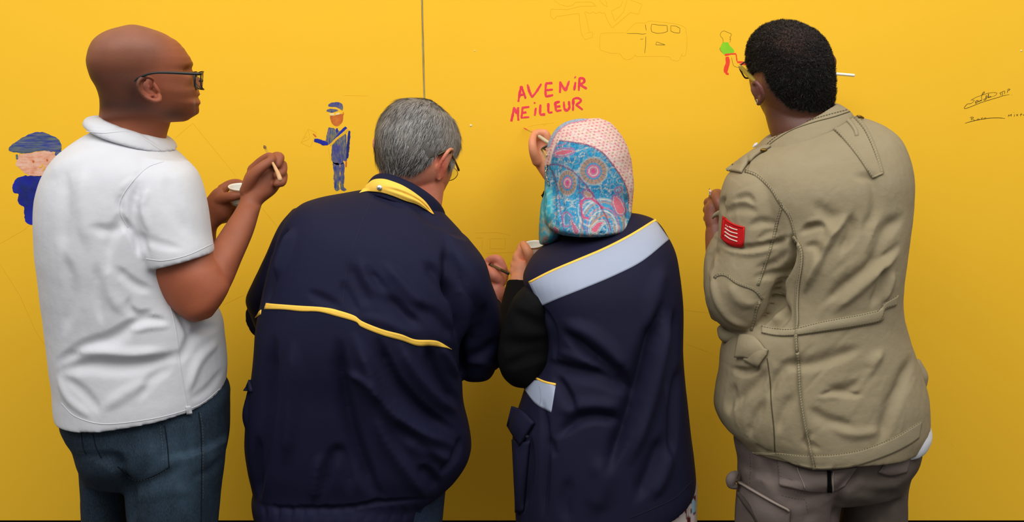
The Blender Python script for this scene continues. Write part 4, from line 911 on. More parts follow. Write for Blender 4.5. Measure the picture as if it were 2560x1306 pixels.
# side pocket bulges at the left edge
mb.add(*tube([(632, 985, 2.50, .012), (634, 1040, 2.50, .022), (634, 1090, 2.50, .012)], n=12))
jac = remesh(mb, .0042, 4, .5)
Zj = lambda p: Zc(p, 580, 640, 1.961); Zk = lambda p: Zc(p, 600, 200, 2.331)
crease(jac, [
    (Zj([(530, 440), (545, 620), (590, 860), (680, 1110), (720, 1170)]), 20, -13, 34),
    (Zj([(610, 400), (665, 520), (730, 680), (860, 810), (1090, 930)]), 14, 11, 40),
    (Zj([(560, 575), (620, 590), (680, 625), (730, 690)]), 8, 8, 20),
    (Zj([(720, 420), (800, 600), (920, 740), (1080, 850)]), 12, -11, 34), (Zj([(830, 440), (900, 560), (1000, 680), (1100, 760)]), 12, 8, 30), (Zj([(700, 760), (760, 900), (860, 1040), (960, 1180)]), 12, 7, 34), (Zj([(800, 800), (900, 900), (1040, 1040)]), 12, -7, 30),
    (Zj([(545, 130), (580, 200), (620, 270)]), 8, -7, 20), (Zj([(660, 50), (760, 180), (860, 290), (930, 330)]), 12, -8, 34), (Zj([(760, 40), (860, 160), (960, 260)]), 14, 6, 30),
    (Zj([(960, 450), (1000, 560), (1060, 660), (1110, 720)]), 14, -10, 22), (Zj([(1020, 440), (1070, 540), (1120, 600)]), 14, 8),
    (Zj([(920, 1040), (980, 1080), (1010, 1140)]), 16, -10, 24), (Zj([(1120, 900), (1090, 990), (1030, 1060)]), 12, -8), (Zj([(850, 900), (960, 960), (1080, 1000)]), 22, 8, 30),
    (Zj([(440, 1180), (480, 1020), (520, 960), (560, 1020), (580, 1160)]), 18, -6), (Zj([(400, 1200), (420, 1040), (440, 980)]), 16, 6),
    (Zj([(300, 440), (290, 700), (260, 1000)]), 30, 6, 22), (Zj([(210, 420), (190, 700), (150, 1000), (130, 1180)]), 16, -8, 30), (Zj([(120, 900), (110, 1040), (130, 1180)]), 10, -8),
    (Zk([(272, 890), (225, 980), (185, 1100), (160, 1240), (150, 1306)]), 10, -15, 18), (Zk([(310, 880), (260, 1000), (215, 1150)]), 16, 9),
    (Zk([(1205, 990), (1225, 1100), (1255, 1306)]), 16, -10, 24), (Zj([(1050, 90), (1100, 200), (1122, 330), (1110, 430)]), 9, -17, 16), (Zj([(1130, 430), (1120, 540), (1118, 600)]), 9, -14, 10), (Zj([(1140, 120), (1160, 300), (1160, 500)]), 30, 6),
    (Zk([(1090, 1070), (1160, 1150), (1240, 1280)]), 18, -7, 26), (Zk([(700, 1050), (760, 1180), (900, 1280)]), 26, 6), (Zk([(640, 1080), (700, 1200), (760, 1306)]), 18, -5, 30),
    (Zk([(870, 640), (1000, 700), (1100, 800), (1200, 860)]), 26, -5, 18), (Zk([(760, 660), (860, 690), (960, 740)]), 10, -4, 16), (Zj([(380, 180), (460, 220), (520, 250)]), 14, -5), (Zj([(640, 300), (760, 330), (900, 390)]), 18, 4),
    (Zj([(900, 240), (1000, 300), (1090, 400)]), 18, -6, 26), (Zj([(1240, 240), (1200, 360), (1150, 430)]), 14, -5), (Zj([(1290, 420), (1230, 480), (1150, 500)]), 16, -5, 24), (Zj([(1280, 560), (1220, 520), (1140, 520)]), 12, 4),
    (Zj([(120, 1215), (250, 1238), (400, 1240), (560, 1238), (700, 1215), (860, 1200), (990, 1190)]), 5, -11), ] +
    [(Zj([(x, 1225), (x+14, 1265), (x+4, 1306)]), 6, -4) for x in range(150, 1000, 62)], noise_amp=1.3, noise_s=8, seed=14, gain=1.9, ws=.62)
m_navy = mat('navy_twill', (24, 25, 50), .75, .16, var=(6, .3, (19, 20, 41)), bump=[(26, .15, .004), (1200, .3, .0004)], sheen=.0)
jbv = bvh_of(jac); jo2 = link('jacket', jac, p2, m_navy)
m_yf = mat('yellow_fabric', (250, 202, 82), .7, .25, bump=(500, .3, .0008), var=(90, .25, (240, 186, 62)))
zy = lambda p: Zc(p, 600, 640, 3.657)
mb = MB(); mb.add(*drape(jbv, zy([(238, 434), (380, 445), (560, 458), (720, 468), (870, 492), (1040, 545), (1120, 600), (1300, 672), (1480, 720), (1600, 765), (1760, 772), (1830, 790), (1930, 853)]), zy([(222, 488), (400, 492), (560, 508), (720, 512), (880, 552), (1060, 605), (1110, 650), (1300, 725), (1480, 775), (1620, 822), (1740, 820), (1860, 838), (1935, 858)]), 120, 4, .0014, .0025))
link('yellow_back_line', mb.mesh(), jo2, m_yf)['label'] = 'thin yellow line across the back'
mb = MB(); mb.add(*drape(jbv, zy([(196, 492), (165, 522), (140, 560)]), zy([(192, 535), (170, 550), (142, 567)]), 10, 3, .0014, .0025)); link('yellow_sleeve_line', mb.mesh(), jo2, m_yf)
m_navyseam = mat('navy_seam', (30, 31, 54), .7, .2)
mb = MB(); mb.add(*cord(jbv, Zk([(790, 660), (745, 750), (700, 860), (660, 980), (620, 1130), (598, 1306)]), .0008, off=-.0002)); link('centre_seam', mb.mesh(), jo2, m_navyseam)
mb = MB(); mb.add(*drape(jbv, [(626, 950), (618, 970)], [(632, 980), (612, 978)], 4, 4, .004, .006, smoothp=False)); link('pocket_corner', mb.mesh(), jo2, m_navyseam)
# collar: navy stand inside, folded yellow facing below it
mb = MB()
mb.add(*loft([(905, 500, 1112, 590, 2.60, .080, .07, 2.1, -.45), (914, 476, 1114, 564, 2.605, .078, .07, 2.1, -.5), (928, 456, 1114, 538, 2.61, .074, .068, 2.1, -.52), (941, 448, 1108, 526, 2.615, .068, .064, 2.1, -.52)], m=5))
cst = remesh(mb, .0028, 3); link('collar_stand', cst, jo2, m_navy)
cbv = bvh_of(cst)
yz = lambda p: Zc(p, 880, 420, 9.33)
mb = MB()
top = yz([(380, 350), (470, 285), (600, 255), (760, 262), (930, 310), (1160, 400), (1400, 540), (1640, 720), (1770, 860), (1915, 1078)])
bot = yz([(165, 585), (260, 560), (360, 548), (560, 560), (740, 590), (960, 660), (1240, 770), (1500, 850), (1700, 960), (1900, 1085)])
# the facing bridges from the stand down to the shoulders
A = resample(smooth_poly(top), 60); B = resample(smooth_poly(bot), 60)
nv = 14; nuF = 60; G = [tuple(A[i]*(1-j/(nv-1)) + B[i]*(j/(nv-1))) for j in range(nv) for i in range(nuF)]
def hitY(bv):
    o = Vector((0, 0, H)); out = []
    for g_ in G:
        h = bv.ray_cast(o, (Vector(P(g_[0], g_[1], 2.5))-o).normalized()); out.append(h[0][1] if h[0] is not None else 9.)
    return np.array(out).reshape(nv, nuF)
YY = np.minimum(hitY(cbv), hitY(jbv)); YY[YY > 5] = np.nan; mY = np.nanmedian(YY)
for j in range(nv):
    ok = ~np.isnan(YY[j]); YY[j] = np.interp(np.arange(nuF), np.arange(nuF)[ok], YY[j][ok]) if ok.sum() > 3 else mY
y0_ = YY.copy()
for _ in range(10):
    q_ = np.pad(YY, 1, mode='edge'); YY = np.minimum((q_[:-2, 1:-1]+q_[2:, 1:-1]+q_[1:-1, :-2]+q_[1:-1, 2:]+2*q_[1:-1, 1:-1])/6, y0_)
V = []
for j in range(nv):
    t = j/(nv-1)
    for i in range(nuF):
        px_, py_ = G[j*nuF+i]; e_ = math.sin(math.pi*(i+3)/66)
        V.append(P(px_, py_, YY[j, i] - .004 - .007*math.sin(math.pi*min(1, t*1.05))*e_ + .006*math.exp(-((t-.5-.1*math.sin(i/9))/.09)**2)*float(sm(np.array(i), 14, 30))))
V = np.array(V); Bk = V + np.array([0, .004, 0]); n_ = 60*nv; Fc = []
for j in range(nv-1):
    for i in range(59): a = j*60+i; Fc += [(a, a+60, a+61, a+1), (n_+a, n_+a+1, n_+a+61, n_+a+60)]
ed = list(range(60)) + [j*60+59 for j in range(1, nv)] + [(nv-1)*60+i for i in range(58, -1, -1)] + [j*60 for j in range(nv-2, 0, -1)]
for k in range(len(ed)): a, c = ed[k], ed[(k+1) % len(ed)]; Fc.append((a, c, c+n_, a+n_))
mb.add(np.vstack([V, Bk]), Fc); fac = mb.mesh(); fo = link('yellow_collar_facing', fac, jo2, m_yf); fo['label'] = 'yellow folded collar with a metal snap'
fbv = bvh_of(fac); q, nn = rays(fbv, [(950.5, 469.5)])
mb = MB(); Rm = Vector((0, -1, .25)).to_track_quat('Z', 'Y').to_matrix()
mb.add(*ellipsoid(q[0]+nn[0]*.0026, (.0056, .0056, .0018), np.array(Rm), 24, 10)); sn = link('snap_button', mb.mesh(), fo, m_chrome)
mb = MB(); mb.add(*ellipsoid(q[0]+nn[0]*.0044, (.0024, .0024, .0016), np.array(Rm), 16, 8)); link('snap_stud', mb.mesh(), fo, m_chrome)

# jeans of man 2 ---------------------------------------------------
mb = MB()
mb.add(*loft([(680, 1180, 1120, 1160, 2.58, .12, .12, 2.3), (660, 1260, 1112, 1240, 2.58, .125, .12, 2.3), (665, 1330, 1106, 1306, 2.58, .13, .12, 2.3), (680, 1400, 1090, 1400, 2.56, .13, .12, 2.3)], m=5))
mb.add(*loft([(672, 1360, 890, 1360, 2.54, .11, .10, 2.2), (690, 1600, 870, 1600, 2.54, .08, .08, 2), (710, 1850, 840, 1850, 2.55, .065, .065, 2), (720, 2040, 830, 2040, 2.55, .06, .065, 2)], m=5))
mb.add(*loft([(878, 1360, 1098, 1360, 2.50, .11, .10, 2.2), (890, 1600, 1070, 1600, 2.50, .08, .08, 2), (910, 1850, 1040, 1850, 2.50, .065, .065, 2), (920, 2070, 1030, 2070, 2.50, .06, .065, 2)], m=5))
jn2 = remesh(mb, .006, 3); crease(jn2, [([(1080, 1220), (1090, 1306)], 8, -5)], noise_amp=1.5, noise_s=12)
m_den2 = mat('dark_blue_denim', (30, 40, 58), .9, .15, var=(700, .3, (60, 74, 96), (1, 1, .25)), bump=[(900, .4, .0006)])
link('jeans', jn2, p2, m_den2)
shoes(p2, [(P(775, 2060, 2.55)[0], 2.55), (P(975, 2090, 2.50)[0], 2.50)])

# glasses: fine metal frame, bent tip above the ear
g2 = empty('glasses', tuple(P(1144, 428, 2.70))); tag(g2, 'thin metal glasses on the grey-haired man', 'glasses')
mb = MB(); A = [P(*ez2([(255, 258)])[0], YE2+.004), P(*ez2([(310, 225)])[0], YE2+.006), P(*ez2([(400, 190)])[0], YE2+.010), P(*ez2([(470, 250)])[0], 2.625), P(*ez2([(520, 340)])[0], 2.655), P(*ez2([(565, 440)])[0], 2.685), P(*ez2([(596, 520)])[0], 2.705)]
mb.add(*tube([tuple(a)+(r,) for a, r in zip(A, (.0030, .0034, .0022, .0020, .0021, .0022, .0026))], world=True, n=10, m=5)); link('temple_arm', mb.mesh(), g2, mat('dark_metal', (70, 60, 36), .35, .5, metal=.6))
fw = h2h.R @ np.array([0, 1, 0]); lat = h2h.R @ np.array([-1, 0, 0]); upv = h2h.R @ np.array([0, 0, 1])
hin = P(*ez2([(585, 525)])[0], 2.712)
def rim2(c0):
    pts = [c0 + lat*.024*math.cos(t) + upv*.0175*math.sin(t)*(1 if math.sin(t) < 0 else .8) for t in np.arange(28)/28*2*math.pi]
    V = np.array(pts + pts[:2]); mb = MB(); mb.add(*tube([(q[0], q[1], q[2], .0008) for q in V], world=True, n=6, m=1, rnd=False)); link('rim', mb.mesh(), g2, m_metal)
    R0 = V[:28]; n = 28; mb = MB(); mb.add(np.vstack([R0+fw*.0005, R0-fw*.0005]), [tuple(range(n)), tuple(range(2*n-1, n-1, -1))] + [(i, i+n, (i+1) % n+n, (i+1) % n) for i in range(n)]); link('lens', mb.mesh(), g2, m_lens, False)
c0 = hin + lat*.026 - upv*.008 + fw*.006; rim2(c0); rim2(c0+lat*.062)
mb = MB(); mb.add(*tube([tuple(c0+lat*.023+upv*.006)+(.001,), tuple(c0+lat*.031+upv*.010+fw*.003)+(.001,), tuple(c0+lat*.039+upv*.006)+(.001,)], world=True, n=8)); link('bridge', mb.mesh(), g2, m_metal)
h2_ = hin + lat*.114; mb = MB(); mb.add(*tube([tuple(h2_)+(.0016,), tuple(h2_-fw*.06+lat*.008)+(.0016,), tuple(h2_-fw*.12+lat*.008)+(.002,)], world=True, n=8)); link('temple_arm', mb.mesh(), g2, m_metal)
m_drk = mat('dark_lacquered_handle', (98, 84, 54), .3, .5); m_tail = mat('black_handle_end', (26, 26, 24), .3, .5)
r_ = brush('dark-handled brush in the hand of the man in navy', [W(1270, 683.5, 2.845, .0030), W(1254, 676, 2.862, .0034), W(1240, 669, 2.88, .0034), W(1222, 661, 2.905, .0030), W(1205, 652, 2.94, .0022), W(1196, 646, 2.965, .0020), W(1186, 640, 3.005, .0006)], m_drk)
mb = MB(); mb.add(*tube([W(1270.5, 684, 2.8445, .0033), W(1254, 676, 2.862, .0037)], world=True, n=12, m=3)); link('handle_end', mb.mesh(), r_, m_tail)
# ================================================================== woman in the patterned headscarf
p3 = empty('person', tuple(P(1500, 2000, 2.55)*np.array([1, 1, 0])))
tag(p3, 'woman in a blue and pink patterned headscarf and navy vest with reflective stripe', 'person')
h3h = Head(1468, 452, 2.645, -18, -10, -4, .95, 1.0, .90)
mb = MB(); mb.add(h3h(HV*np.array([.93, .93, .98])), HF)
for e in earL + earR: mb.add(h3h(e[0]*np.array([.92, .93, .98])), e[1])
mb.add(*loft([(1410, 500, 1530, 500, 2.62, .045, .05, 2), (1415, 560, 1530, 560, 2.60, .045, .05, 2), (1420, 620, 1540, 600, 2.57, .06, .06, 2), (1420, 760, 1600, 740, 2.53, .08, .08, 2), (1430, 1100, 1620, 1100, 2.53, .085, .085, 2)], m=5))
# left arm: elbow low, forearm rising to the cup
mb.add(*tube([(1370, 700, 2.52, .04), (1320, 860, 2.54, .038), (1300, 915, 2.60, .034), (1296, 800, 2.70, .028), (1300, 700, 2.755, .023)], n=16))
mb.add(*loft([(1280, 735, 1316, 735, 2.745, .020, .022, 2), (1279, 692, 1330, 700, 2.76, .020, .022, 2.2), (1282, 665, 1334, 676, 2.765, .018, .02, 2.2), (1292, 645, 1334, 655, 2.768, .014, .016, 2)], m=5))
f1([(1328, 660, 2.750, .0110), (1322, 636, 2.742, .0105), (1314, 620, 2.748, .0098), (1308, 611, 2.765, .0086)])           # thumb along the cup
f1([(1308, 650, 2.775, .0105), (1301, 628, 2.79, .0098), (1308, 612, 2.812, .009), (1324, 614, 2.825, .008)])
f1([(1300, 662, 2.765, .0108), (1292, 645, 2.775, .0102), (1298, 634, 2.80, .0094), (1316, 634, 2.82, .0082)])
f1([(1294, 676, 2.760, .0104), (1286, 662, 2.772, .0096), (1294, 652, 2.798, .009), (1314, 652, 2.815, .008)])
f1([(1290, 690, 2.755, .0098), (1283, 678, 2.765, .009), (1290, 670, 2.79, .0082), (1308, 668, 2.805, .0074)])
# right arm crosses in front of the face, hand with the brush
mb.add(*tube([(1600, 660, 2.56, .042), (1640, 740, 2.64, .04), (1600, 720, 2.76, .036), (1480, 580, 2.86, .029), (1395, 462, 2.895, .024)], n=16))
mb.add(*loft([(1362, 452, 1400, 425, 2.895, .019, .02, 2), (1336, 412, 1392, 392, 2.90, .018, .02, 2.2), (1327, 388, 1384, 368, 2.905, .017, .019, 2.2), (1331, 370, 1378, 356, 2.91, .014, .015, 2), (1334, 352, 1376, 342, 2.915, .010, .012, 2)], m=5))
f1([(1343, 404, 2.888, .0125), (1334, 380, 2.878, .0108), (1331, 356, 2.882, .0094), (1334, 339, 2.898, .0080)])           # thumb
f1([(1368, 364, 2.905, .0105), (1365, 336, 2.902, .0098), (1350, 332, 2.905, .0088), (1336, 333, 2.908, .0074)])           # index
f1([(1376, 372, 2.915, .0112), (1372, 348, 2.925, .0104), (1356, 346, 2.93, .0096), (1341, 350, 2.928, .0084)])
f1([(1374, 386, 2.918, .0106), (1362, 366, 2.935, .0098), (1350, 370, 2.938, .009), (1340, 378, 2.932, .008)])
f1([(1370, 398, 2.918, .0096), (1358, 384, 2.932, .0088), (1348, 390, 2.934, .0082), (1340, 396, 2.928, .0072)])
body = remesh(mb, .0027, 3, .5)
V = getv(body); vn = fnoise(V, 40, 3, 3); px, py = proj(V)
C = np.tile(np.array(lin((206, 136, 100))), (len(V), 1)); C = mixc(C, (188, 104, 84), np.exp(-((px-1350)/12)**2-((py-352)/16)**2)*.4)
C = mixc(C, (222, 120, 96), np.exp(-((px-1306)/12)**2-((py-648)/14)**2)*.4)
paint_verts(body, np.clip(C*(1+.12*vn[:, None]), 0, 1))
m_sk3 = mat('tan_skin_tinted', (206, 136, 100), .5, .35, attr='tint', bump=[(240, .25, .0012)], sss=.08)
link('body', body, p3, m_sk3)

# headscarf --------------------------------------------------------
mb = MB()
mb.add(*loft([(1440, 297, 1500, 296, 2.66, .03, .03, 2), (1412, 306, 1525, 306, 2.655, .055, .06, 2), (1390, 322, 1545, 328, 2.65, .078, .085, 2.1), (1374, 348, 1562, 355, 2.645, .094, .10, 2.2), (1366, 378, 1574, 385, 2.64, .102, .11, 2.2), (1362, 410, 1580, 420, 2.64, .106, .115, 2.2), (1362, 445, 1583, 460, 2.635, .106, .115, 2.2), (1360, 480, 1582, 500, 2.63, .104, .11, 2.2),
              (1358, 512, 1577, 535, 2.615, .118, .105, 2.2), (1358, 545, 1576, 556, 2.605, .130, .10, 2.3), (1364, 562, 1570, 569, 2.60, .132, .095, 2.3), (1382, 576, 1548, 577, 2.595, .118, .08, 2.2)], m=6))
mb.add(*loft([(1368, 470, 1420, 470, 2.64, .03, .05, 2), (1354, 505, 1420, 510, 2.625, .045, .06, 2.1), (1349, 545, 1410, 560, 2.615, .05, .06, 2.1), (1347, 575, 1400, 590, 2.61, .045, .055, 2), (1347, 598, 1382, 606, 2.61, .03, .045, 2), (1349, 610, 1362, 612, 2.61, .014, .025, 2)], m=6))
scf = remesh(mb, .00185, 3, .5)
z1 = lambda p: Zc(p, 1350, 280, 4.08)
crease(scf, [(z1([(85, 560), (120, 700), (140, 900), (150, 1150)]), 5, -6, 9), (z1([(60, 760), (90, 900), (60, 1100)]), 6, 4), (z1([(150, 1020), (120, 1080), (70, 1160), (80, 1230)]), 5, -5, 8),
    (z1([(200, 800), (230, 1000), (250, 1180)]), 8, -2.5), (z1([(400, 700), (410, 900), (440, 1180)]), 7, -2), (z1([(620, 1000), (700, 1120), (720, 1220)]), 7, -2.5), (z1([(260, 900), (330, 1100), (360, 1200)]), 9, 2),
    (z1([(500, 900), (560, 1080), (600, 1220)]), 9, 2), (z1([(890, 860), (905, 1000), (880, 1150)]), 8, -4), (z1([(590, 1230), (620, 1245), (660, 1225)]), 5, -3), (z1([(200, 295), (400, 320), (560, 370), (700, 480), (820, 650), (890, 800)]), 2.2, 1.3),
    (z1([(85, 545), (170, 535), (260, 565), (340, 610), (400, 670), (500, 790), (600, 940), (680, 1080), (725, 1210)]), 2.2, 1.2), (z1([(920, 600), (935, 700), (940, 820)]), 6, 3)], noise_amp=.9, noise_s=34, seed=21)
V = getv(scf); x, y = proj(V); n1 = fnoise(V, 420, 31, 2); n2 = vnoise(V, 160, 33); n3 = vnoise(V, 700, 35)
warpx = x + 5*vnoise(V, 60, 36); warpy = y + 5*vnoise(V, 60, 37)
C = np.tile(np.array(lin((52, 156, 198))), (len(V), 1)); C = mixc(C, (28, 118, 172), np.clip(.4+n2, 0, 1)*.7); C = mixc(C, (90, 184, 208), np.clip(n1, 0, 1)*.6)
# cream vein net with dark flecks
ve = np.abs(vnoise(V, 95, 41)) + .35*np.abs(vnoise(V, 260, 42)); C = mixc(C, (196, 194, 182), sm(.26-ve, 0, .14)*.85)
ve2 = np.abs(vnoise(V*np.array([1, 1, .5]), 150, 43)); C = mixc(C, (150, 160, 164), sm(.16-ve2, 0, .1)*.75)
C = mixc(C, (52, 66, 92), sm(n3-.3, 0, .3)*.7)
def Lz(pts): return polydist(x, y, smooth_poly(z1(pts), 5))
borderA = [(110, 545), (125, 440), (150, 350), (200, 293), (330, 308), (500, 342), (640, 418), (720, 510), (800, 620), (860, 720), (900, 850), (905, 935)]
dA, sA, tA = Lz([(200, 293), (330, 308), (500, 342), (640, 418), (720, 510), (800, 620), (860, 720), (900, 850), (905, 935), (900, 1010)])
yA = np.interp(x, [p[0] for p in z1([(200, 293), (330, 308), (500, 342), (640, 418), (720, 510), (800, 620), (860, 720), (895, 850), (910, 1000)])], [p[1] for p in z1([(200, 293), (330, 308), (500, 342), (640, 418), (720, 510), (800, 620), (860, 720), (895, 850), (910, 1000)])])
xl = np.interp(y, [p[1] for p in z1([(200, 293), (150, 350), (125, 440), (105, 545)])], [p[0] for p in z1([(200, 293), (150, 350), (125, 440), (105, 545)])])
pink = ((y < yA) | (x > z1([(906, 0)])[0][0])) & (y < 530) | ((x < xl) & (y < 414))
pk = pink.astype(float)
Cp = np.tile(np.array(lin((236, 206, 190))), (len(V), 1)); Cp = mixc(Cp, (214, 196, 186), np.clip(.4+n1, 0, 1)*.5)
u = (x*.97 + y*.25)/9.5; v_ = (y*.97 - x*.25)/8.0; v_ = v_ + .5*(np.floor(u) % 2); uu = u-np.floor(u)-.5; vv_ = v_-np.floor(v_)-.5
hsh = np.modf(np.abs(np.sin(np.floor(u)*12.99+np.floor(v_)*78.2)*43758.5))[0]
dot = (uu/.30)**2 + (vv_/.24)**2; Cp = mixc(Cp, (214, 110, 140), sm(1.15-dot, 0, .4)*(hsh > .22)*.85); Cp = mixc(Cp, (178, 140, 110), sm(1.1-dot, 0, .4)*(hsh < .22)*.85)
wv = np.abs(vnoise(V*np.array([.45, .45, 1.6]), 170, 51)); Cp = mixc(Cp, (216, 128, 150), sm(.12-wv, 0, .1)*.55); Cp = mixc(Cp, (226, 214, 206), sm(vnoise(V*np.array([.5, .5, 1.4]), 260, 52)-.25, 0, .3)*.7)
C = C*(1-pk[:, None]) + Cp*pk[:, None]
# blue paisley strip on the crown
dS, sS, tS = Lz([(460, 52), (300, 85), (215, 130), (150, 190), (105, 260), (80, 330)]); st = (dS < 7.5) & (y < 370)
C[st] = mixc(C[st]*0+np.array(lin((86, 160, 200))), (226, 200, 206), sm(np.abs(n1[st]), .1, .5)*.8); C = mixc(C, (202, 120, 150), np.exp(-((dS-8.5)/1.3)**2)*(y < 370)*.9)
def ring(cx, cy, rx, ry, r0, r1, col, w_=1.0, rot=0):
    global C
    (cx, cy), = z1([(cx, cy)]); dx, dy = x-cx, y-cy; c_, s_ = math.cos(rot), math.sin(rot); a_ = (dx*c_+dy*s_)/(rx/4.08); b_ = (-dx*s_+dy*c_)/(ry/4.08); r = np.hypot(a_, b_)
    C = mixc(C, col, sm(r, r0-.03, r0+.02)*(1-sm(r, r1-.02, r1+.03))*w_*(V[:, 1] < 2.66)); return r, np.arctan2(b_, a_)
def flower(cx, cy, rx, ry):
    r, a = ring(cx, cy, rx, ry, .52, 1.0, (176, 140, 116), .95)
    global C
    C = mixc(C, (60, 110, 140), ((r > .6) & (r < 1.0))*(np.abs(np.modf(np.abs(a*18/6.283))[0]-.5) > .41)*.8*(V[:, 1] < 2.66)); C = mixc(C, (196, 190, 176), np.exp(-((r-1.03)/.05)**2)*.6*(V[:, 1] < 2.66))
    ring(cx, cy, rx, ry, .50, .62, (60, 150, 190)); ring(cx, cy, rx, ry, .36, .50, (206, 110, 142)); ring(cx, cy, rx, ry, .30, .36, (216, 206, 196)); ring(cx, cy, rx, ry, .16, .30, (190, 120, 140)); ring(cx, cy, rx, ry, 0, .16, (206, 80, 130))
def paisley(pts, rad, fill, line, wl=1.5, gap=4):
    global C
    S = smooth_poly(z1(pts), 6); P_ = S[:, :2]; best = np.full(len(x), 9e9); rr = np.interp(np.linspace(0, 1, len(P_)), np.linspace(0, 1, len(rad)), rad)
    for (a_, b_), r in zip(P_, rr): best = np.minimum(best, np.hypot(x-a_, y-b_)-r/4.08)
    f_ = V[:, 1] < 2.66; C = mixc(C, (214, 200, 190), (best < 1.0)*f_*.8); C = mixc(C, fill, (1-sm(best, -.6, .3))*f_*.9)
    C = mixc(C, (60, 120, 160), np.exp(-((best-2.2)/.8)**2)*f_*.7); C = mixc(C, line, np.exp(-((best-gap)/wl)**2)*f_*.9)
for k in range(9): ring(640, 1190, 45+k*24, 60+k*30, .97, 1.0+.10/(1+k*.3), [(214, 206, 190), (196, 116, 140), (70, 150, 190), (186, 140, 110)][k % 4], .75)
for k in range(6): ring(500, 1010, 30+k*20, 40+k*28, .95, 1.04, [(206, 208, 196), (60, 140, 190)][k % 2], .6)
dd, _, _ = Lz([(420, 960), (440, 900), (500, 880), (560, 910), (640, 980)]); C = mixc(C, (198, 88, 126), (dd < 2.6)*1.0)
dd, _, _ = Lz([(425, 905), (420, 980), (440, 1070), (490, 1085)]); C = mixc(C, (198, 88, 126), (dd < 2.6)*1.0)
dd, _, _ = Lz([(510, 1180), (560, 1110), (640, 1060), (700, 1080)]); C = mixc(C, (190, 136, 106), (dd < 2.2)*.9)
paisley([(560, 1200), (600, 1150), (640, 1130)], [30, 20, 6], (206, 84, 116), (206, 200, 180))
paisley([(175, 425), (245, 412), (320, 400)], [18, 25, 14], (208, 92, 118), (196, 110, 150)); dd, _, _ = Lz([(150, 380), (170, 350), (230, 335), (270, 322)]); C = mixc(C, (196, 110, 150), (dd < 1.4)*.8)
paisley([(770, 880), (790, 930), (820, 1000)], [18, 40, 42], (206, 94, 116), (186, 92, 134)); paisley([(790, 800), (810, 790)], [12, 10], (70, 150, 190), (190, 92, 134))
paisley([(270, 1130), (280, 1090), (270, 1060)], [24, 34, 20], (60, 140, 180), (190, 92, 134)); paisley([(320, 1110), (350, 1180), (370, 1220)], [8, 22, 26], (176, 92, 126), (90, 140, 170))
paisley([(150, 1190), (165, 1215)], [18, 26], (200, 110, 140), (120, 170, 150)); paisley([(470, 830), (500, 850)], [22, 26], (176, 136, 112), (196, 80, 122))
flower(545, 605, 135, 135); flower(280, 725, 90, 125)
braid = lambda d, t, k: mixc(C, (128, 52, 92), (d < 1.9)*(.75+.25*np.sin(t*k)))
for ln, k in (([(200, 293), (330, 308), (500, 342), (640, 418), (720, 510), (800, 620), (860, 720), (900, 850), (905, 935)], 420), ([(85, 545), (170, 535), (260, 565), (340, 610), (400, 670), (500, 790), (600, 940), (680, 1080), (725, 1210)], 420), ([(400, 680), (405, 900), (430, 1100), (445, 1200)], 260), ([(125, 600), (160, 700), (190, 850), (215, 1030), (240, 1200)], 260)):
    d, s, t = Lz(ln); wd = 1.9 if k > 300 else 1.3; C = mixc(C, (128, 50, 92), (1-sm(d, wd-.6, wd+.5))*(.72+.28*np.sin(t*k))*(V[:, 1] < 2.66))
# loose end at the left: teal fading to ochre and rust
lf = (1-sm(x, z1([(105, 0)])[0][0], z1([(150, 0)])[0][0]))*sm(y, 455, 475); C = mixc(C, (60, 170, 186), lf*.8); C = mixc(C, (150, 206, 190), lf*sm(n2, .1, .5)*.6)
C = mixc(C, (196, 150, 70), lf*sm(y, 540, 562)*(1-sm(y, 575, 590))*np.clip(.5+n2, 0, 1)*.8); C = mixc(C, (190, 110, 90), sm(y, 583, 596)*(x < 1372)*(.5+.5*np.sign(n2))*.8); C = mixc(C, (130, 170, 150), sm(y, 583, 596)*(x < 1372)*(n2 < -.1)*.8)
paint_verts(scf, np.clip(C*(.82+.12*n3[:, None]), 0, 1))
m_scarf = mat('printed_cotton_scarf', (60, 150, 190), .9, .15, attr='tint', bump=[(420, .6, .0014, (1, 1, .6)), (1500, .4, .0004)])
sco = link('headscarf', scf, p3, m_scarf)
sbv = bvh_of(scf)
# chain brooch at the temple
def pin(): pass
mb = MB(); rr_ = np.random.default_rng(5); m_silver = mat('silver_chain', (214, 208, 190), .25, .5, metal=1)
cz_ = lambda p: Zc(p, 1300, 290, 5.68); chain = resample(cz_([(382, 690), (380, 740), (368, 800), (375, 860), (392, 920), (410, 980)]), 22)
cr_o = None
for i, (a, b) in enumerate(chain):
    q, n_ = rays(sbv, [(a+2, b)]); c = q[0] + n_[0]*.003; c[0] = P(a, b, c[1])[0]; d = rr_.normal(0, 1, 3); d /= np.linalg.norm(d); L = .0035 if i % 3 else .007
    mb = MB(); mb.add(*tube([tuple(c-d*L/2)+(.0006,), tuple(c)+(.0013,), tuple(c+d*L/2)+(.0006,)], world=True, n=8, m=3)); 
    if i == 0: cr_o = link('scarf_brooch', mb.mesh(), sco, m_silver)
    else:
        if i == 1: acc = MB()
        acc.add(mb.v[0], mb.f)
        if i == 21: o_ = link('chain_links', acc.mesh(), sco, m_silver); o_['kind'] = 'stuff'

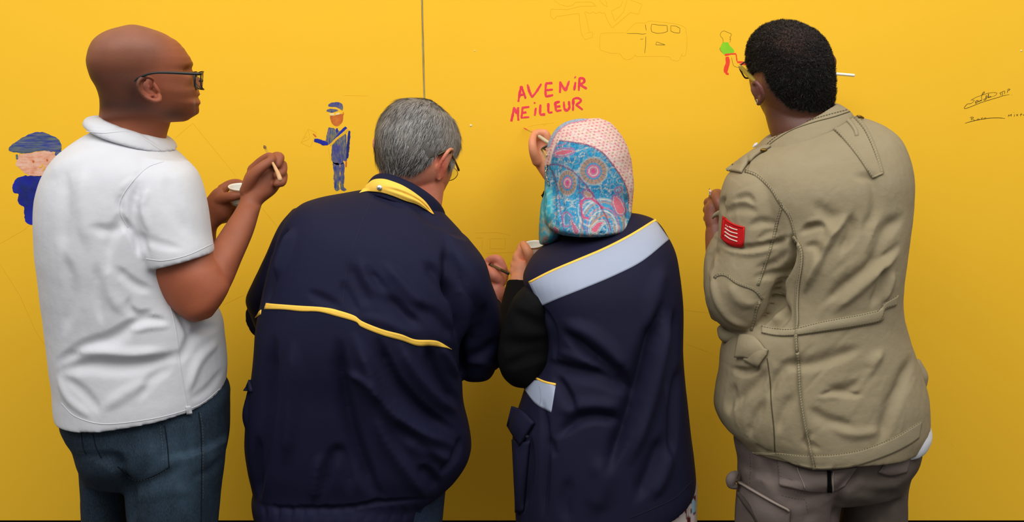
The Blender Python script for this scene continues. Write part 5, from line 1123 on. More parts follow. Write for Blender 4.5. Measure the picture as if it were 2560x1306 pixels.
# black sweater under the vest -------------------------------------
mb = MB()
mb.add(*loft([(1318, 712, 1400, 725, 2.53, .045, .06, 2), (1300, 728, 1395, 742, 2.515, .062, .065, 2), (1282, 750, 1382, 770, 2.51, .072, .07, 2), (1262, 800, 1385, 820, 2.515, .072, .07, 2.1), (1248, 850, 1388, 860, 2.52, .07, .07, 2.1), (1243, 900, 1388, 905, 2.53, .066, .07, 2.1), (1254, 938, 1370, 942, 2.54, .055, .06, 2.1), (1278, 962, 1335, 962, 2.55, .034, .04, 2)], m=6))
mb.add(*tube([(1300, 900, 2.60, .05), (1294, 850, 2.66, .046), (1292, 780, 2.71, .038), (1297, 722, 2.745, .030), (1299, 704, 2.752, .029)], n=18, rnd=False))
mb.add(*tube([(1600, 620, 2.56, .05), (1630, 700, 2.64, .052), (1600, 700, 2.76, .046), (1490, 590, 2.85, .038), (1395, 492, 2.89, .030), (1374, 470, 2.898, .028)], n=18, rnd=False))
mb.add(*loft([(1408, 566, 1552, 545, 2.605, .062, .06, 2), (1396, 590, 1568, 556, 2.60, .078, .07, 2), (1400, 620, 1580, 590, 2.59, .06, .06, 2), (1410, 640, 1590, 610, 2.58, .05, .05, 2), (1370, 700, 1650, 660, 2.56, .08, .08, 2), (1385, 850, 1670, 850, 2.54, .11, .12, 2), (1330, 1000, 1690, 1000, 2.54, .13, .13, 2), (1310, 1200, 1690, 1180, 2.54, .13, .13, 2)], m=4))
swt = remesh(mb, .0055, 3)
z7 = lambda p: Zc(p, 1200, 640, 1.9617)
crease(swt, [(z7([(170, 280), (250, 330), (330, 350)]), 16, -6), (z7([(110, 420), (220, 440), (330, 420)]), 18, -7, 26), (z7([(130, 540), (240, 500), (330, 480)]), 14, -6), (z7([(190, 130), (240, 200), (300, 260)]), 12, 5)], noise_amp=1.2, noise_s=16, seed=31)
m_swt = mat('black_knit', (10, 10, 11), .9, .15, bump=[(900, .5, .0006), (40, .2, .003)])
link('sweater', swt, p3, m_swt)

# vest --------------------------------------------------------------
mb = MB()
mb.add(*loft([(1410, 598, 1575, 532, 2.60, .045, .07, 2), (1375, 608, 1608, 538, 2.595, .072, .09, 2.1), (1345, 628, 1640, 552, 2.585, .105, .10, 2.2), (1322, 655, 1664, 582, 2.57, .132, .115, 2.3), (1306, 695, 1686, 628, 2.56, .15, .12, 2.4), (1318, 735, 1698, 690, 2.55, .158, .125, 2.4), (1338, 785, 1705, 760, 2.545, .16, .13, 2.4), (1358, 840, 1705, 830, 2.54, .16, .135, 2.4),
              (1352, 900, 1706, 890, 2.54, .16, .14, 2.4), (1318, 955, 1711, 950, 2.54, .162, .15, 2.4), (1300, 1010, 1718, 1010, 2.54, .165, .15, 2.4), (1284, 1065, 1725, 1075, 2.54, .168, .155, 2.4), (1281, 1130, 1733, 1135, 2.54, .17, .155, 2.4), (1283, 1200, 1737, 1180, 2.54, .17, .155, 2.4, .05), (1287, 1262, 1736, 1200, 2.54, .17, .155, 2.4, .1), (1290, 1325, 1730, 1212, 2.54, .168, .155, 2.4, .14)], m=6))
vst = remesh(mb, .004, 4)
crease(vst, [(z7([(890, 260), (850, 420), (800, 600), (730, 820), (640, 1045)]), 12, -20, 38), (z7([(930, 300), (880, 520), (820, 760), (740, 1000)]), 26, 10), (z7([(960, 280), (955, 480), (920, 700)]), 12, -10, 22),
    (z7([(1000, 520), (960, 700), (945, 980)]), 12, -8, 20), (z7([(900, 900), (850, 1040), (780, 1190)]), 16, -9, 34), (z7([(940, 960), (900, 1080), (850, 1180)]), 22, 6),
    (z7([(420, 390), (530, 480), (640, 560), (740, 668)]), 26, -15, 13), (z7([(345, 525), (480, 560), (600, 590), (740, 672)]), 13, -13, 26), (z7([(380, 470), (480, 500), (600, 545)]), 10, 5), (z7([(420, 330), (560, 400), (720, 560)]), 26, 7),
    (z7([(375, 590), (430, 680), (475, 775)]), 10, -10, 24), (z7([(390, 880), (480, 810), (580, 790), (690, 820)]), 26, -11, 15), (z7([(400, 760), (520, 740), (680, 740)]), 24, 7),
    (z7([(300, 250), (360, 360), (370, 500)]), 8, -6), (z7([(310, 720), (330, 900), (320, 1280)]), 8, -6, 14), (z7([(250, 900), (245, 1080), (215, 1250)]), 7, -9, 14), (z7([(340, 900), (360, 960), (380, 965)]), 12, -5), (z7([(560, 1000), (600, 1100), (560, 1250)]), 40, 6), (z7([(200, 940), (190, 1100), (190, 1250)]), 10, 5),
    (z7([(900, 60), (860, 200), (830, 380)]), 30, 6), (z7([(440, 1100), (420, 1200), (430, 1300)]), 20, -4)], noise_amp=1.2, noise_s=7, seed=41, gain=1.75, ws=.66)
m_navy3 = mat('navy_vest_cloth', (25, 24, 47), .75, .16, var=(5, .3, (17, 17, 35)), bump=[(26, .12, .004), (1200, .3, .0004)], sheen=.0)
vb = bvh_of(vst); vo = link('vest', vst, p3, m_navy3)
m_refl = mat('reflective_tape', (156, 165, 184), .5, .3, var=(50, .15, (148, 156, 176)), bump=(900, .2, .0003))
z6 = lambda p: Zc(p, 1180, 260, 2.419)
top = z6([(345, 1086), (480, 1018), (640, 950), (800, 882), (960, 800), (1112, 706)]); bot = z6([(415, 1226), (520, 1180), (680, 1116), (860, 1040), (1030, 952), (1192, 820)])
mb = MB(); mb.add(*drape(vb, top, bot, 90, 16, .001, .0025)); ro = link('reflective_band', mb.mesh(), vo, m_refl); ro['label'] = 'wide silver-blue reflective stripe across the back'
mb = MB(); mb.add(*band(vb, z6([(345, 1083), (480, 1014), (640, 946), (800, 878), (960, 796), (1112, 702)]), 4.6, off=.0016, th=.003)); link('yellow_piping', mb.mesh(), vo, m_yf)
rbv = bvh_of(bpy.data.objects[ro.name].data); m_greythread = mat('grey_edge', (120, 130, 150), .6, .3)
mb = MB(); mb.add(*band(rbv, z6([(362, 1090), (392, 1150), (428, 1218)]), 1.0, off=.0008, th=.001)); link('tape_edge', mb.mesh(), ro, m_greythread)
top = z7([(272, 604), (320, 618), (371, 632)]); bot = z7([(208, 640), (262, 712), (350, 770)])
top = z7([(215, 612), (300, 614), (371, 640)]); bot = z7([(212, 645), (272, 725), (350, 769)])
mb = MB(); mb.add(*drape(vb, top, bot, 24, 12, .001, .0025)); lo_ = link('reflective_band', mb.mesh(), vo, m_refl); lo_['label'] = 'short reflective patch low on the side'
mb = MB(); mb.add(*band(vb, z7([(272, 600), (320, 620), (372, 632)]), 5, off=.0016, th=.003)); link('yellow_piping', mb.mesh(), vo, m_yf)
l2 = bvh_of(lo_.data)
mb = MB(); mb.add(*cord(l2, z7([(292, 640), (300, 690), (292, 738)]), .0006)); link('tape_crease', mb.mesh(), lo_, m_greythread)
m_nseam = mat('vest_seam', (22, 22, 38), .8, .2)
mb = MB(); mb.add(*cord(vb, z7([(352, 770), (345, 900), (330, 1100), (318, 1290)]), .0010)); link('side_seam', mb.mesh(), vo, m_nseam)
mb = MB(); mb.add(*cord(vb, z7([(740, 1285), (860, 1235), (960, 1185), (1040, 1105)]), .0010)); link('hem_seam', mb.mesh(), vo, m_nseam)
mb = MB(); mb.add(*cord(vb, z7([(300, 250), (335, 330), (350, 420)]), .0010)); link('armhole_seam', mb.mesh(), vo, m_nseam)
# pocket flap and pocket at the hip
mb = MB(); mb.add(*drape(vb, z7([(176, 742), (225, 765), (278, 820)]), z7([(153, 835), (180, 880), (212, 930)]), 14, 10, .010, .006, bulge=.006)); fl = link('pocket_flap', mb.mesh(), vo, m_navy3)
q, nn = rays(bvh_of(fl.data), z7([(232, 888)])); mb = MB(); mb.add(*ellipsoid(q[0]+nn[0]*.001, (.0035, .002, .0035), None, 16, 8)); link('snap_button', mb.mesh(), fl, m_nseam)
mb = MB(); mb.add(*drape(vb, z7([(165, 900), (205, 915), (248, 905)]), z7([(182, 1260), (200, 1256), (218, 1250)]), 10, 20, .005, .006, bulge=.006)); link('pocket', mb.mesh(), vo, m_navy3)

# printed white skirt -----------------------------------------------
mb = MB()
mb.add(*loft([(1330, 1120, 1700, 1120, 2.56, .12, .11, 2.3), (1296, 1200, 1738, 1190, 2.56, .14, .13, 2.3), (1292, 1306, 1741, 1306, 2.56, .15, .14, 2.3), (1285, 1500, 1752, 1500, 2.56, .16, .16, 2.3), (1275, 1750, 1765, 1750, 2.56, .17, .17, 2.3), (1270, 1960, 1775, 1960, 2.56, .175, .175, 2.3)], m=8))
skr = remesh(mb, .005, 2)
crease(skr, [([(1726, 1190), (1728, 1306), (1730, 1400)], 5, -5), ([(1660, 1230), (1650, 1400)], 12, -4)], noise_amp=2, noise_s=9, seed=43)
V = getv(skr); x, y = proj(V); C = np.tile(np.array(lin((206, 192, 186))), (len(V), 1)); vn = fnoise(V, 12, 44, 2)
C = mixc(C, (176, 186, 130), np.clip(vn*1.5, 0, 1)*.5)
za = lambda p: Zc(p, 1600, 1180, 10.3625)
red = (96, 26, 34)
def poly_in(pts):
    ins = np.zeros(len(x), bool); m_ = len(pts)
    for i in range(m_):
        (x1_, y1_), (x2_, y2_) = pts[i], pts[(i+1) % m_]
        c_ = ((y1_ > y) != (y2_ > y)) & (x < (x2_-x1_)*(y-y1_)/(y2_-y1_+1e-9)+x1_); ins ^= c_
    return ins.astype(float)*(V[:, 1] < 2.56)
far = sm(y, 1310, 1330); ff = vnoise(V, 34, 45); C = mixc(C, red, (ff > .35)*np.maximum(far, (V[:, 1] > 2.56)*1.0)); C = mixc(C, (120, 170, 190), (vnoise(V, 22, 46) > .5)*np.maximum(far, (V[:, 1] > 2.56)*1.0))
for pg in ([(510, 1060), (640, 1000), (600, 1100), (620, 1160), (660, 1190), (650, 1230), (600, 1250), (510, 1200)], [(715, 1240), (760, 1200), (825, 1200), (825, 1250), (780, 1285)], [(905, 1120), (920, 1070), (1000, 1020), (1040, 1020), (1080, 985), (1040, 1080), (960, 1215), (915, 1180)],
    [(1135, 720), (1180, 690), (1270, 660), (1240, 740), (1180, 760), (1210, 1000), (1220, 1100), (1200, 1280), (1185, 1180), (1150, 900)], [(1315, 700), (1380, 650), (1445, 610), (1450, 820), (1430, 740), (1380, 720), (1330, 800), (1315, 890)], [(1315, 960), (1350, 1010), (1345, 1080), (1320, 1060)], [(1375, 1110), (1440, 1050), (1440, 1110)],
    [(1225, 1150), (1260, 1145), (1320, 1210), (1320, 1400), (1225, 1400)], [(0, 1220), (260, 1210), (380, 1270), (380, 1400), (0, 1400)], [(690, 960), (740, 990), (700, 1000)], [(1295, 610), (1320, 610), (1310, 660)]):
    C = mixc(C, red, poly_in(za(pg)))
C = mixc(C, (150, 190, 204), poly_in(za([(1320, 840), (1360, 740), (1420, 735), (1450, 850), (1440, 1030), (1380, 1090), (1330, 1020)]))); C = mixc(C, (196, 100, 70), poly_in(za([(1180, 780), (1250, 780), (1220, 840), (1180, 830)])))
C = mixc(C, (120, 60, 60), ((x < 1300) & (y > 1288) & (V[:, 1] < 2.56))*(.5+.5*np.sign(ff)))
paint_verts(skr, C); m_skirt = mat('printed_white_cotton', (206, 192, 186), .9, .15, attr='tint', bump=(500, .3, .0008))
link('skirt', skr, p3, m_skirt)
mb = MB(); mb.add(*tube([(1430, 1940, 2.58, .045), (1430, 2050, 2.58, .04)], n=14)); mb.add(*tube([(1610, 1940, 2.58, .045), (1610, 2050, 2.58, .04)], n=14)); 
for xx in (1430, 1610): mb = MB(); mb.add(*tube([(xx, 1900, 2.60, .05), (xx, 2060, 2.60, .04)], n=14)); link('boot_shaft', mb.mesh(), p3, m_shoe)
shoes(p3, [(P(1430, 2040, 2.6)[0], 2.60), (P(1610, 2040, 2.6)[0], 2.60)])

# cup, brush, glasses
cup('small white ribbed paint cup in the hand of the woman in the headscarf', P(1337, 648, 2.785), .0215, .036, (13, -4), group=None)
m_lacq = mat('pearl_lacquer_handle', (200, 190, 160), .3, .6, var=(60, .6, (170, 160, 130)))
m_redtip = mat('red_loaded_bristle', (226, 66, 72), .5, .4)
brush('thin brush with a red tip held against the wall by the woman in the headscarf', [W(1392, 368, 2.845, .0026), W(1368, 355, 2.868, .0040), W(1352, 344, 2.89, .0042), W(1338, 335, 2.925, .0026), W(1319, 325.5, 2.985, .0012), W(1309, 319.5, 3.017, .0005)], m_lacq, m_redtip)
g3 = empty('glasses', tuple(P(1360, 380, 2.72))); tag(g3, 'black and silver glasses peeking out beside the patterned headscarf', 'glasses')
m_steel = mat('pale_metal', (200, 190, 165), .3, .5, metal=.7)
mb = MB(); mb.add(*tube([tuple(P(*cz_([q[:2]])[0], q[2]))+(q[3],) for q in [(400, 415, 2.735, .0022), (372, 432, 2.735, .0024), (342, 450, 2.735, .0026), (312, 476, 2.735, .0028), (330, 486, 2.725, .0026), (352, 478, 2.715, .0022)]], world=True, n=10, m=4)); link('rim', mb.mesh(), g3, m_black)
mb = MB(); mb.add(*tube([tuple(P(*cz_([q[:2]])[0], q[2]))+(q[3],) for q in [(308, 482, 2.735, .0020), (326, 540, 2.725, .0018), (345, 590, 2.715, .0018), (362, 640, 2.70, .0018)]], world=True, n=10, m=4)); link('rim', mb.mesh(), g3, m_steel)
mb = MB(); mb.add(*tube([tuple(P(*cz_([q[:2]])[0], q[2]))+(q[3],) for q in [(322, 486, 2.732, .0016), (345, 500, 2.70, .0020), (356, 520, 2.66, .0022), (380, 560, 2.61, .002)]], world=True, n=10, m=4)); link('temple_arm', mb.mesh(), g3, m_steel)
LP = [P(*cz_([q])[0], 2.733) for q in [(318, 484), (400, 424), (420, 560), (366, 636)]]; mb = MB(); LPa = np.array(LP)
mb.add(np.vstack([LPa, LPa+np.array([0, .001, 0])]), [(0, 1, 2, 3), (7, 6, 5, 4), (0, 4, 5, 1), (1, 5, 6, 2), (2, 6, 7, 3), (3, 7, 4, 0)]); link('lens', mb.mesh(), g3, m_lens, False)
# ================================================================== man in the olive field jacket
p4 = empty('person', tuple(P(2050, 2100, 2.45)*np.array([1, 1, 0])))
tag(p4, 'tall man with short black hair in an olive field jacket and brown cargo trousers', 'person')
h4h = Head(1978, 180, 2.56, -26, -6, -3, 1.03, 1.02, 1.0)
parts = [h4h(HV)] + [h4h(e[0]) for e in earL] + [h4h(e[0]) for e in earR]
rows4 = [(58, 1935, 1985), (66, 1912, 2012), (80, 1894, 2038), (95, 1882, 2053), (115, 1875, 2066), (140, 1872, 2074), (170, 1872, 2079), (200, 1872, 2081), (222, 1876, 2081), (240, 1884, 2080), (255, 1893, 2078), (268, 1901, 2074), (290, 1912, 2066), (315, 1922, 2050)]
hw4 = warp(parts, 0, rows4)
mb = MB(); mb.add(hw4[0], HF)
e4 = lambda p: Zc(p, 1830, 120, 7.254)
YE4 = 2.49
def T4(pts, **k): mb.add(*tube([tuple(e4([(q[0], q[1])])[0]) + (YE4+q[2], q[3]) for q in pts], n=10, m=5, **k))
T4([(480, 1010, .020, .005), (520, 960, .012, .0055), (560, 880, .004, .0055), (540, 780, .0, .0055), (500, 690, .0, .005), (430, 620, .006, .0048), (385, 630, .016, .004)])
T4([(470, 960, .024, .006), (470, 850, .020, .010), (430, 740, .020, .011), (400, 660, .022, .008)], flat=.6)
mb.add(*tube([(2074, 138, 2.55, .007), (2081, 153, 2.55, .0085), (2079, 170, 2.555, .0075), (2074, 182, 2.56, .006)], n=12, m=4))
mb.add(*loft([(1905, 240, 2070, 230, 2.565, .055, .06, 2), (1912, 280, 2072, 270, 2.565, .060, .06, 2), (1922, 320, 2078, 300, 2.56, .066, .06, 2), (1935, 370, 2090, 340, 2.55, .07, .065, 2), (1930, 460, 2170, 430, 2.50, .08, .08, 2), (1960, 700, 2180, 700, 2.48, .09, .09, 2), (1950, 1050, 2180, 1050, 2.48, .09, .09, 2)], m=5))
# left forearm and hand at the left edge of the jacket
mb.add(*tube([(1880, 560, 2.48, .05), (1860, 700, 2.46, .048), (1845, 770, 2.48, .044), (1815, 700, 2.58, .036), (1798, 610, 2.64, .029), (1794, 578, 2.655, .026)], n=16))
mb.add(*loft([(1778, 600, 1816, 592, 2.65, .022, .024, 2), (1763, 560, 1816, 560, 2.66, .024, .024, 2.2), (1761, 530, 1818, 532, 2.665, .022, .024, 2.2), (1766, 510, 1818, 510, 2.665, .018, .02, 2.2), (1776, 496, 1815, 494, 2.67, .012, .014, 2)], m=5))
f1([(1808, 545, 2.64, .0125), (1800, 515, 2.632, .0118), (1792, 495, 2.645, .0105), (1785, 486, 2.662, .009)])
f1([(1806, 505, 2.665, .0120), (1797, 486, 2.67, .0110), (1786, 486, 2.68, .010), (1780, 494, 2.672, .0085)])
f1([(1790, 510, 2.675, .0118), (1775, 505, 2.69, .0108), (1770, 508, 2.705, .0098), (1778, 512, 2.712, .0085)])
f1([(1776, 524, 2.675, .0115), (1769, 524, 2.692, .0105), (1772, 530, 2.708, .0095), (1784, 530, 2.712, .0084)])
f1([(1774, 545, 2.67, .0108), (1769, 546, 2.688, .0098), (1774, 550, 2.70, .0088), (1786, 550, 2.704, .0076)])
# right arm reaches forward in front of the face, hidden by head and shoulder
mb.add(*tube([(2180, 420, 2.54, .05), (2170, 440, 2.64, .048), (2130, 460, 2.76, .042), (2080, 380, 2.84, .034), (2040, 270, 2.90, .027)], n=16))
mb.add(*loft([(2022, 285, 2060, 270, 2.90, .022, .022, 2), (2005, 250, 2062, 238, 2.91, .022, .022, 2.2), (2000, 225, 2056, 215, 2.915, .018, .02, 2.2), (2005, 205, 2050, 198, 2.918, .012, .014, 2)], m=5))
f1([(2012, 240, 2.895, .0125), (2000, 215, 2.885, .0115), (1998, 195, 2.893, .0100), (2000, 184, 2.905, .0086)])
f1([(2048, 208, 2.912, .0115), (2038, 184, 2.91, .0105), (2020, 176, 2.912, .0095), (2006, 180, 2.914, .0082)])
f1([(2050, 216, 2.925, .0115), (2040, 196, 2.935, .0105), (2024, 190, 2.938, .0095), (2012, 196, 2.935, .0082)])
f1([(2048, 228, 2.93, .0108), (2036, 212, 2.942, .0098), (2022, 208, 2.944, .009), (2012, 214, 2.94, .0078)])
f1([(2044, 240, 2.93, .0098), (2034, 228, 2.94, .0088), (2022, 226, 2.942, .008), (2014, 230, 2.938, .007)])
body = remesh(mb, .0027, 3, .5)
V = getv(body); px, py = proj(V); vn = fnoise(V, 36, 3, 3)
C = np.tile(np.array(lin((100, 62, 48))), (len(V), 1)); C = mixc(C, (140, 96, 56), (px < 1905)*(py > 180)*(py < 330)*(V[:, 1] > 2.5)*.5); C = mixc(C, (116, 56, 56), np.exp(-((px-1893)/14)**2-((py-225)/24)**2)*.6)
C = mixc(C, (128, 76, 56), (px < 1830)*1.0)
paint_verts(body, np.clip(C*(1+.12*vn[:, None]), 0, 1))
m_sk4 = mat('dark_skin_tinted', (100, 62, 48), .45, .4, attr='tint', bump=[(260, .25, .0012)], sss=.05)
link('body', body, p4, m_sk4)
# hair
hp = hw4[0]
def mask4(c):
    xx, yy, zz = c[:, 0], c[:, 1], c[:, 2]
    line = np.interp(yy, [-.11, -.06, -.035, -.012, .012, .03, .045, .07, .10], [.034, .036, .050, .128, .136, .130, .140, .172, .188])
    return np.clip((zz-line)/.010, -1, 1)
Vc, Fh, T, N, keep = hair_cap(HV, hp, HF, mask4, .0045, rough=(180, .5))
hb = MB(); hb.add(Vc, Fh); hme = hb.mesh(); hx, hy = proj(Vc); vn = fnoise(Vc, 70, 8, 3)
thin = np.exp(-((hx-1985)/62)**2-((hy-98)/38)**2); C = np.tile(np.array(lin((24, 20, 19))), (len(Vc), 1)); C = mixc(C, (92, 66, 56), np.clip(thin*(.75+1.0*vn), 0, 1)); paint_verts(hme, C)
m_hair4 = mat('black_hair_base', (24, 20, 20), .85, .2, attr='tint', bump=[(500, .9, .003)])
ho = link('hair', hme, p4, m_hair4)
def flow4(p, c): return rng.normal(0, 1, p.shape)
def tint4(p, c, r):
    x_, y_ = proj(p); t_ = np.exp(-((x_-1985)/70)**2-((y_-100)/45)**2)*.8; v = r.random(len(p)); o_ = np.where((v < .04)[:, None], np.array(lin((78, 74, 72))), np.array(lin((20, 17, 16))))
    return np.where((v > 1-.45*t_)[:, None], np.array(lin((70, 52, 46))), o_)
m_curl = mat('tight_black_curls', (20, 18, 18), .7, .3, attr='tint')
sme = strands(T, N, keep, 34000, .0052, flow4, .9, .0009, 21, bend=1.0, curl=.3, tint=tint4, V0=HV, segs=2); so4 = link('hair_curls', sme, ho, m_curl, False); so4['kind'] = 'stuff'

# field jacket ------------------------------------------------------
zq = lambda p: Zc(p, 1720, 0, 2.0406); zr = lambda p: Zc(p, 1720, 500, 3.2656); zt4 = lambda p: Zc(p, 1720, 860, 2.928)
mb = MB()
mb.add(*loft([(1935, 352, 2110, 285, 2.53, .075, .06, 2), (1900, 368, 2150, 292, 2.525, .10, .085, 2.1), (1868, 388, 2195, 308, 2.52, .125, .10, 2.2), (1846, 412, 2232, 335, 2.51, .145, .115, 2.3), (1835, 445, 2254, 372, 2.50, .158, .125, 2.4), (1840, 500, 2268, 430, 2.49, .168, .13, 2.4), (1860, 570, 2269, 510, 2.49, .172, .135, 2.4), (1885, 650, 2256, 600, 2.48, .172, .14, 2.4),
              (1895, 720, 2246, 680, 2.48, .168, .14, 2.4), (1870, 780, 2243, 750, 2.48, .163, .14, 2.4), (1822, 830, 2252, 800, 2.48, .163, .145, 2.4), (1805, 880, 2272, 865, 2.48, .166, .15, 2.4), (1800, 930, 2290, 918, 2.48, .17, .155, 2.4), (1790, 985, 2308, 980, 2.48, .173, .16, 2.4), (1789, 1022, 2311, 1030, 2.48, .173, .16, 2.4), (1806, 1060, 2308, 1062, 2.48, .172, .158, 2.4), (1835, 1088, 2295, 1088, 2.48, .170, .15, 2.4), (1850, 1103, 2286, 1100, 2.48, .168, .148, 2.4, .02)], m=6))
# left sleeve: upper arm
mb.add(*loft([(1840, 420, 1930, 395, 2.50, .07, .07, 2), (1817, 445, 1955, 432, 2.485, .095, .09, 2.1), (1802, 490, 1970, 490, 2.47, .102, .09, 2.1), (1799, 550, 1977, 555, 2.465, .102, .09, 2.1), (1795, 610, 1980, 620, 2.46, .098, .09, 2.1), (1778, 670, 1964, 680, 2.455, .094, .09, 2.1), (1764, 720, 1945, 735, 2.455, .090, .09, 2.1), (1768, 765, 1925, 780, 2.46, .082, .085, 2.1), (1788, 800, 1905, 808, 2.465, .068, .075, 2.1), (1815, 822, 1880, 826, 2.47, .045, .055, 2)], m=6))
# forearm folded up in front
mb.add(*loft([(1780, 800, 1870, 800, 2.54, .05, .05, 2), (1763, 740, 1860, 745, 2.565, .055, .05, 2), (1759, 690, 1855, 690, 2.59, .052, .048, 2), (1762, 645, 1846, 640, 2.61, .046, .044, 2), (1774, 605, 1835, 596, 2.625, .040, .038, 2), (1788, 578, 1832, 566, 2.635, .034, .034, 2)], m=6))
# right sleeve, hidden behind shoulder and head
mb.add(*tube([(2195, 430, 2.53, .062), (2180, 450, 2.64, .060), (2140, 470, 2.76, .054), (2090, 395, 2.84, .044), (2062, 320, 2.875, .036)], n=18, rnd=False))
fj = remesh(mb, .0038, 3)
crr = np.random.default_rng(99); rnd_cr = []
for k in range(46):
    cx_, cy_ = crr.uniform(1960, 2240), crr.uniform(430, 1080); L = crr.uniform(40, 130); an = math.radians(crr.uniform(110, 150)) ; dx_, dy_ = math.cos(an)*L/2, math.sin(an)*L/2
    rnd_cr.append(([(cx_-dx_, cy_-dy_), (cx_+crr.uniform(-6, 6), cy_+crr.uniform(-6, 6)), (cx_+dx_, cy_+dy_)], crr.uniform(3, 7), crr.uniform(-2.2, 1.2), crr.uniform(4, 12)))
for k in range(150):
    cx_, cy_ = crr.uniform(1780, 2290), crr.uniform(400, 1150); L = crr.uniform(20, 70); an = crr.uniform(0, math.pi); dx_, dy_ = math.cos(an)*L/2, math.sin(an)*L/2
    rnd_cr.append(([(cx_-dx_, cy_-dy_), (cx_+crr.uniform(-5, 5), cy_+crr.uniform(-5, 5)), (cx_+dx_, cy_+dy_)], crr.uniform(2.4, 4.5), crr.uniform(-1.7, 1.3)))
crease(fj, [
    (zr([(1335, 100), (1250, 200), (1150, 350), (1050, 540), (960, 740)]), 10, 11, 26), (zr([(1340, 130), (1330, 260), (1250, 420)]), 16, -8),
    (zr([(930, 260), (1000, 215), (1080, 200), (1130, 240)]), 8, -11, 12), (zr([(960, 200), (1060, 180), (1140, 230), (1170, 300)]), 10, 6), (zr([(960, 380), (1040, 370), (1080, 420), (1060, 500)]), 8, -7, 12),
    (zr([(1740, 150), (1620, 260), (1560, 420), (1480, 560)]), 18, -7, 30), (zr([(1720, 380), (1620, 480), (1500, 560), (1300, 700), (1120, 850)]), 10, -8, 24), (zr([(1700, 440), (1540, 600), (1380, 740), (1200, 900)]), 16, 6), (zr([(1600, 560), (1570, 720), (1500, 860)]), 14, -6), (zr([(1680, 600), (1650, 700), (1600, 830)]), 10, 5),
    (zr([(760, 700), (740, 820), (800, 960)]), 16, -12, 22), (zr([(850, 300), (840, 480), (760, 640), (720, 760)]), 10, -20, 10), (zr([(730, 760), (680, 900), (600, 1010)]), 10, -16, 10), (zr([(820, 880), (760, 1000), (640, 1060)]), 14, -8),
    (zt4([(1350, 140), (1250, 260), (1160, 350), (1040, 330)]), 12, -7, 24), (zt4([(960, 380), (1060, 355), (1160, 368), (1280, 372)]), 5, -6, 9), (zt4([(940, 400), (1060, 385), (1180, 395)]), 6, 4),
    (zt4([(1640, 120), (1560, 320), (1480, 500), (1420, 700)]), 18, -7, 30), (zt4([(1420, 60), (1300, 200), (1180, 300)]), 18, 6), (zt4([(1250, 40), (1100, 100), (880, 160), (660, 150)]), 16, -6, 26), (zt4([(720, 160), (640, 260), (600, 380)]), 14, -6), (zt4([(580, 200), (500, 300), (400, 380), (340, 460)]), 16, -6, 24), (zt4([(330, 180), (420, 200), (520, 175)]), 8, -9, 12),
    (zt4([(780, 380), (700, 500), (660, 640)]), 14, -5, 22), (zt4([(560, 420), (480, 560), (440, 680)]), 14, -5), (zt4([(900, 480), (1020, 560), (1200, 600)]), 16, -5, 26), (zt4([(1040, 600), (1200, 660), (1400, 640)]), 16, 4), (zt4([(500, 740), (560, 790), (620, 795)]), 5, -4), (zt4([(900, 640), (860, 720), (960, 770)]), 10, -4), (zt4([(300, 500), (300, 420), (340, 300)]), 14, -5),
    (zr([(232, 320), (260, 345), (330, 375), (440, 392), (560, 380), (700, 350), (800, 300)]), 6, -12, 20), (zr([(240, 345), (330, 400), (460, 425), (600, 410), (740, 370)]), 12, 10), (zr([(190, 600), (200, 480), (240, 400)]), 8, -6, 14), (zr([(190, 640), (220, 520), (215, 440)]), 8, 5),
    (zr([(840, 530), (760, 600), (640, 620), (560, 640)]), 10, -6, 18), (zr([(820, 420), (700, 520), (560, 560)]), 12, -5), (zr([(300, 100), (400, 60), (500, 70), (560, 100)]), 10, -5, 18), (zr([(500, 220), (600, 180), (720, 200)]), 12, -5), (zr([(560, 330), (660, 270), (740, 260)]), 8, -4),
    (zr([(200, 620), (230, 800), (330, 960), (480, 1040)]), 12, 4), (zr([(340, 700), (420, 820), (560, 860)]), 22, 4), (zq([(370, 745), (395, 700), (460, 650), (540, 590)]), 6, -4), (zq([(320, 800), (300, 850), (290, 885)]), 4, -6), (zq([(190, 1010), (170, 1040), (185, 1090)]), 6, -10, 8), (zq([(230, 1020), (300, 1000), (340, 1040)]), 8, -6),
    (zq([(860, 900), (940, 920), (960, 1060), (900, 1180)]), 20, -5), (zq([(640, 1040), (760, 1120), (840, 1080)]), 24, -4), (zr([(1350, 380), (1330, 600), (1280, 700)]), 4, 2)] + rnd_cr, noise_amp=1.1, noise_s=16, seed=55, gain=1.75, ws=.66, it_=5)
m_olive4 = mat('olive_cotton', (147, 134, 106), .9, .12, var=[(7, .35, (136, 124, 96)), (40, .18, (158, 146, 120))], bump=[(42, .35, .004), (130, .2, .0015), (1300, .4, .0004)])
fb = bvh_of(fj); fo4 = link('field_jacket', fj, p4, m_olive4)
m_tape = mat('olive_seam_tape', (150, 138, 110), .9, .12, bump=[(300, .3, .0012), (1300, .4, .0004)])
m_st = mat('dark_olive_thread', (84, 76, 54), .9, .1)
seams = [
 (zr([(745, 0), (760, 60), (730, 170), (700, 300), (665, 420), (620, 560), (570, 700)]), 7.5, 'sleeve_seam'),
 (zr([(590, 830), (560, 900), (540, 990), (515, 1070)]), 7.5, 'sleeve_seam'),
 (zq([(290, 872), (350, 895), (420, 960), (470, 1040), (520, 1110), (550, 1220), (570, 1280)]), 7.5, 'armhole_seam'),
 (zr([(860, 300), (920, 400), (925, 520), (900, 700), (890, 860), (892, 980), (884, 1060), (882, 1130), (890, 1240)]), 8, 'back_seam'),
 (zt4([(800, 60), (810, 150), (820, 350), (850, 560), (890, 750), (925, 912)]), 8, 'back_seam'),
 (zr([(215, 640), (240, 615), (310, 615), (400, 680), (540, 735), (610, 815)]), 7, 'elbow_patch_seam')]
allst = MB(); first = True
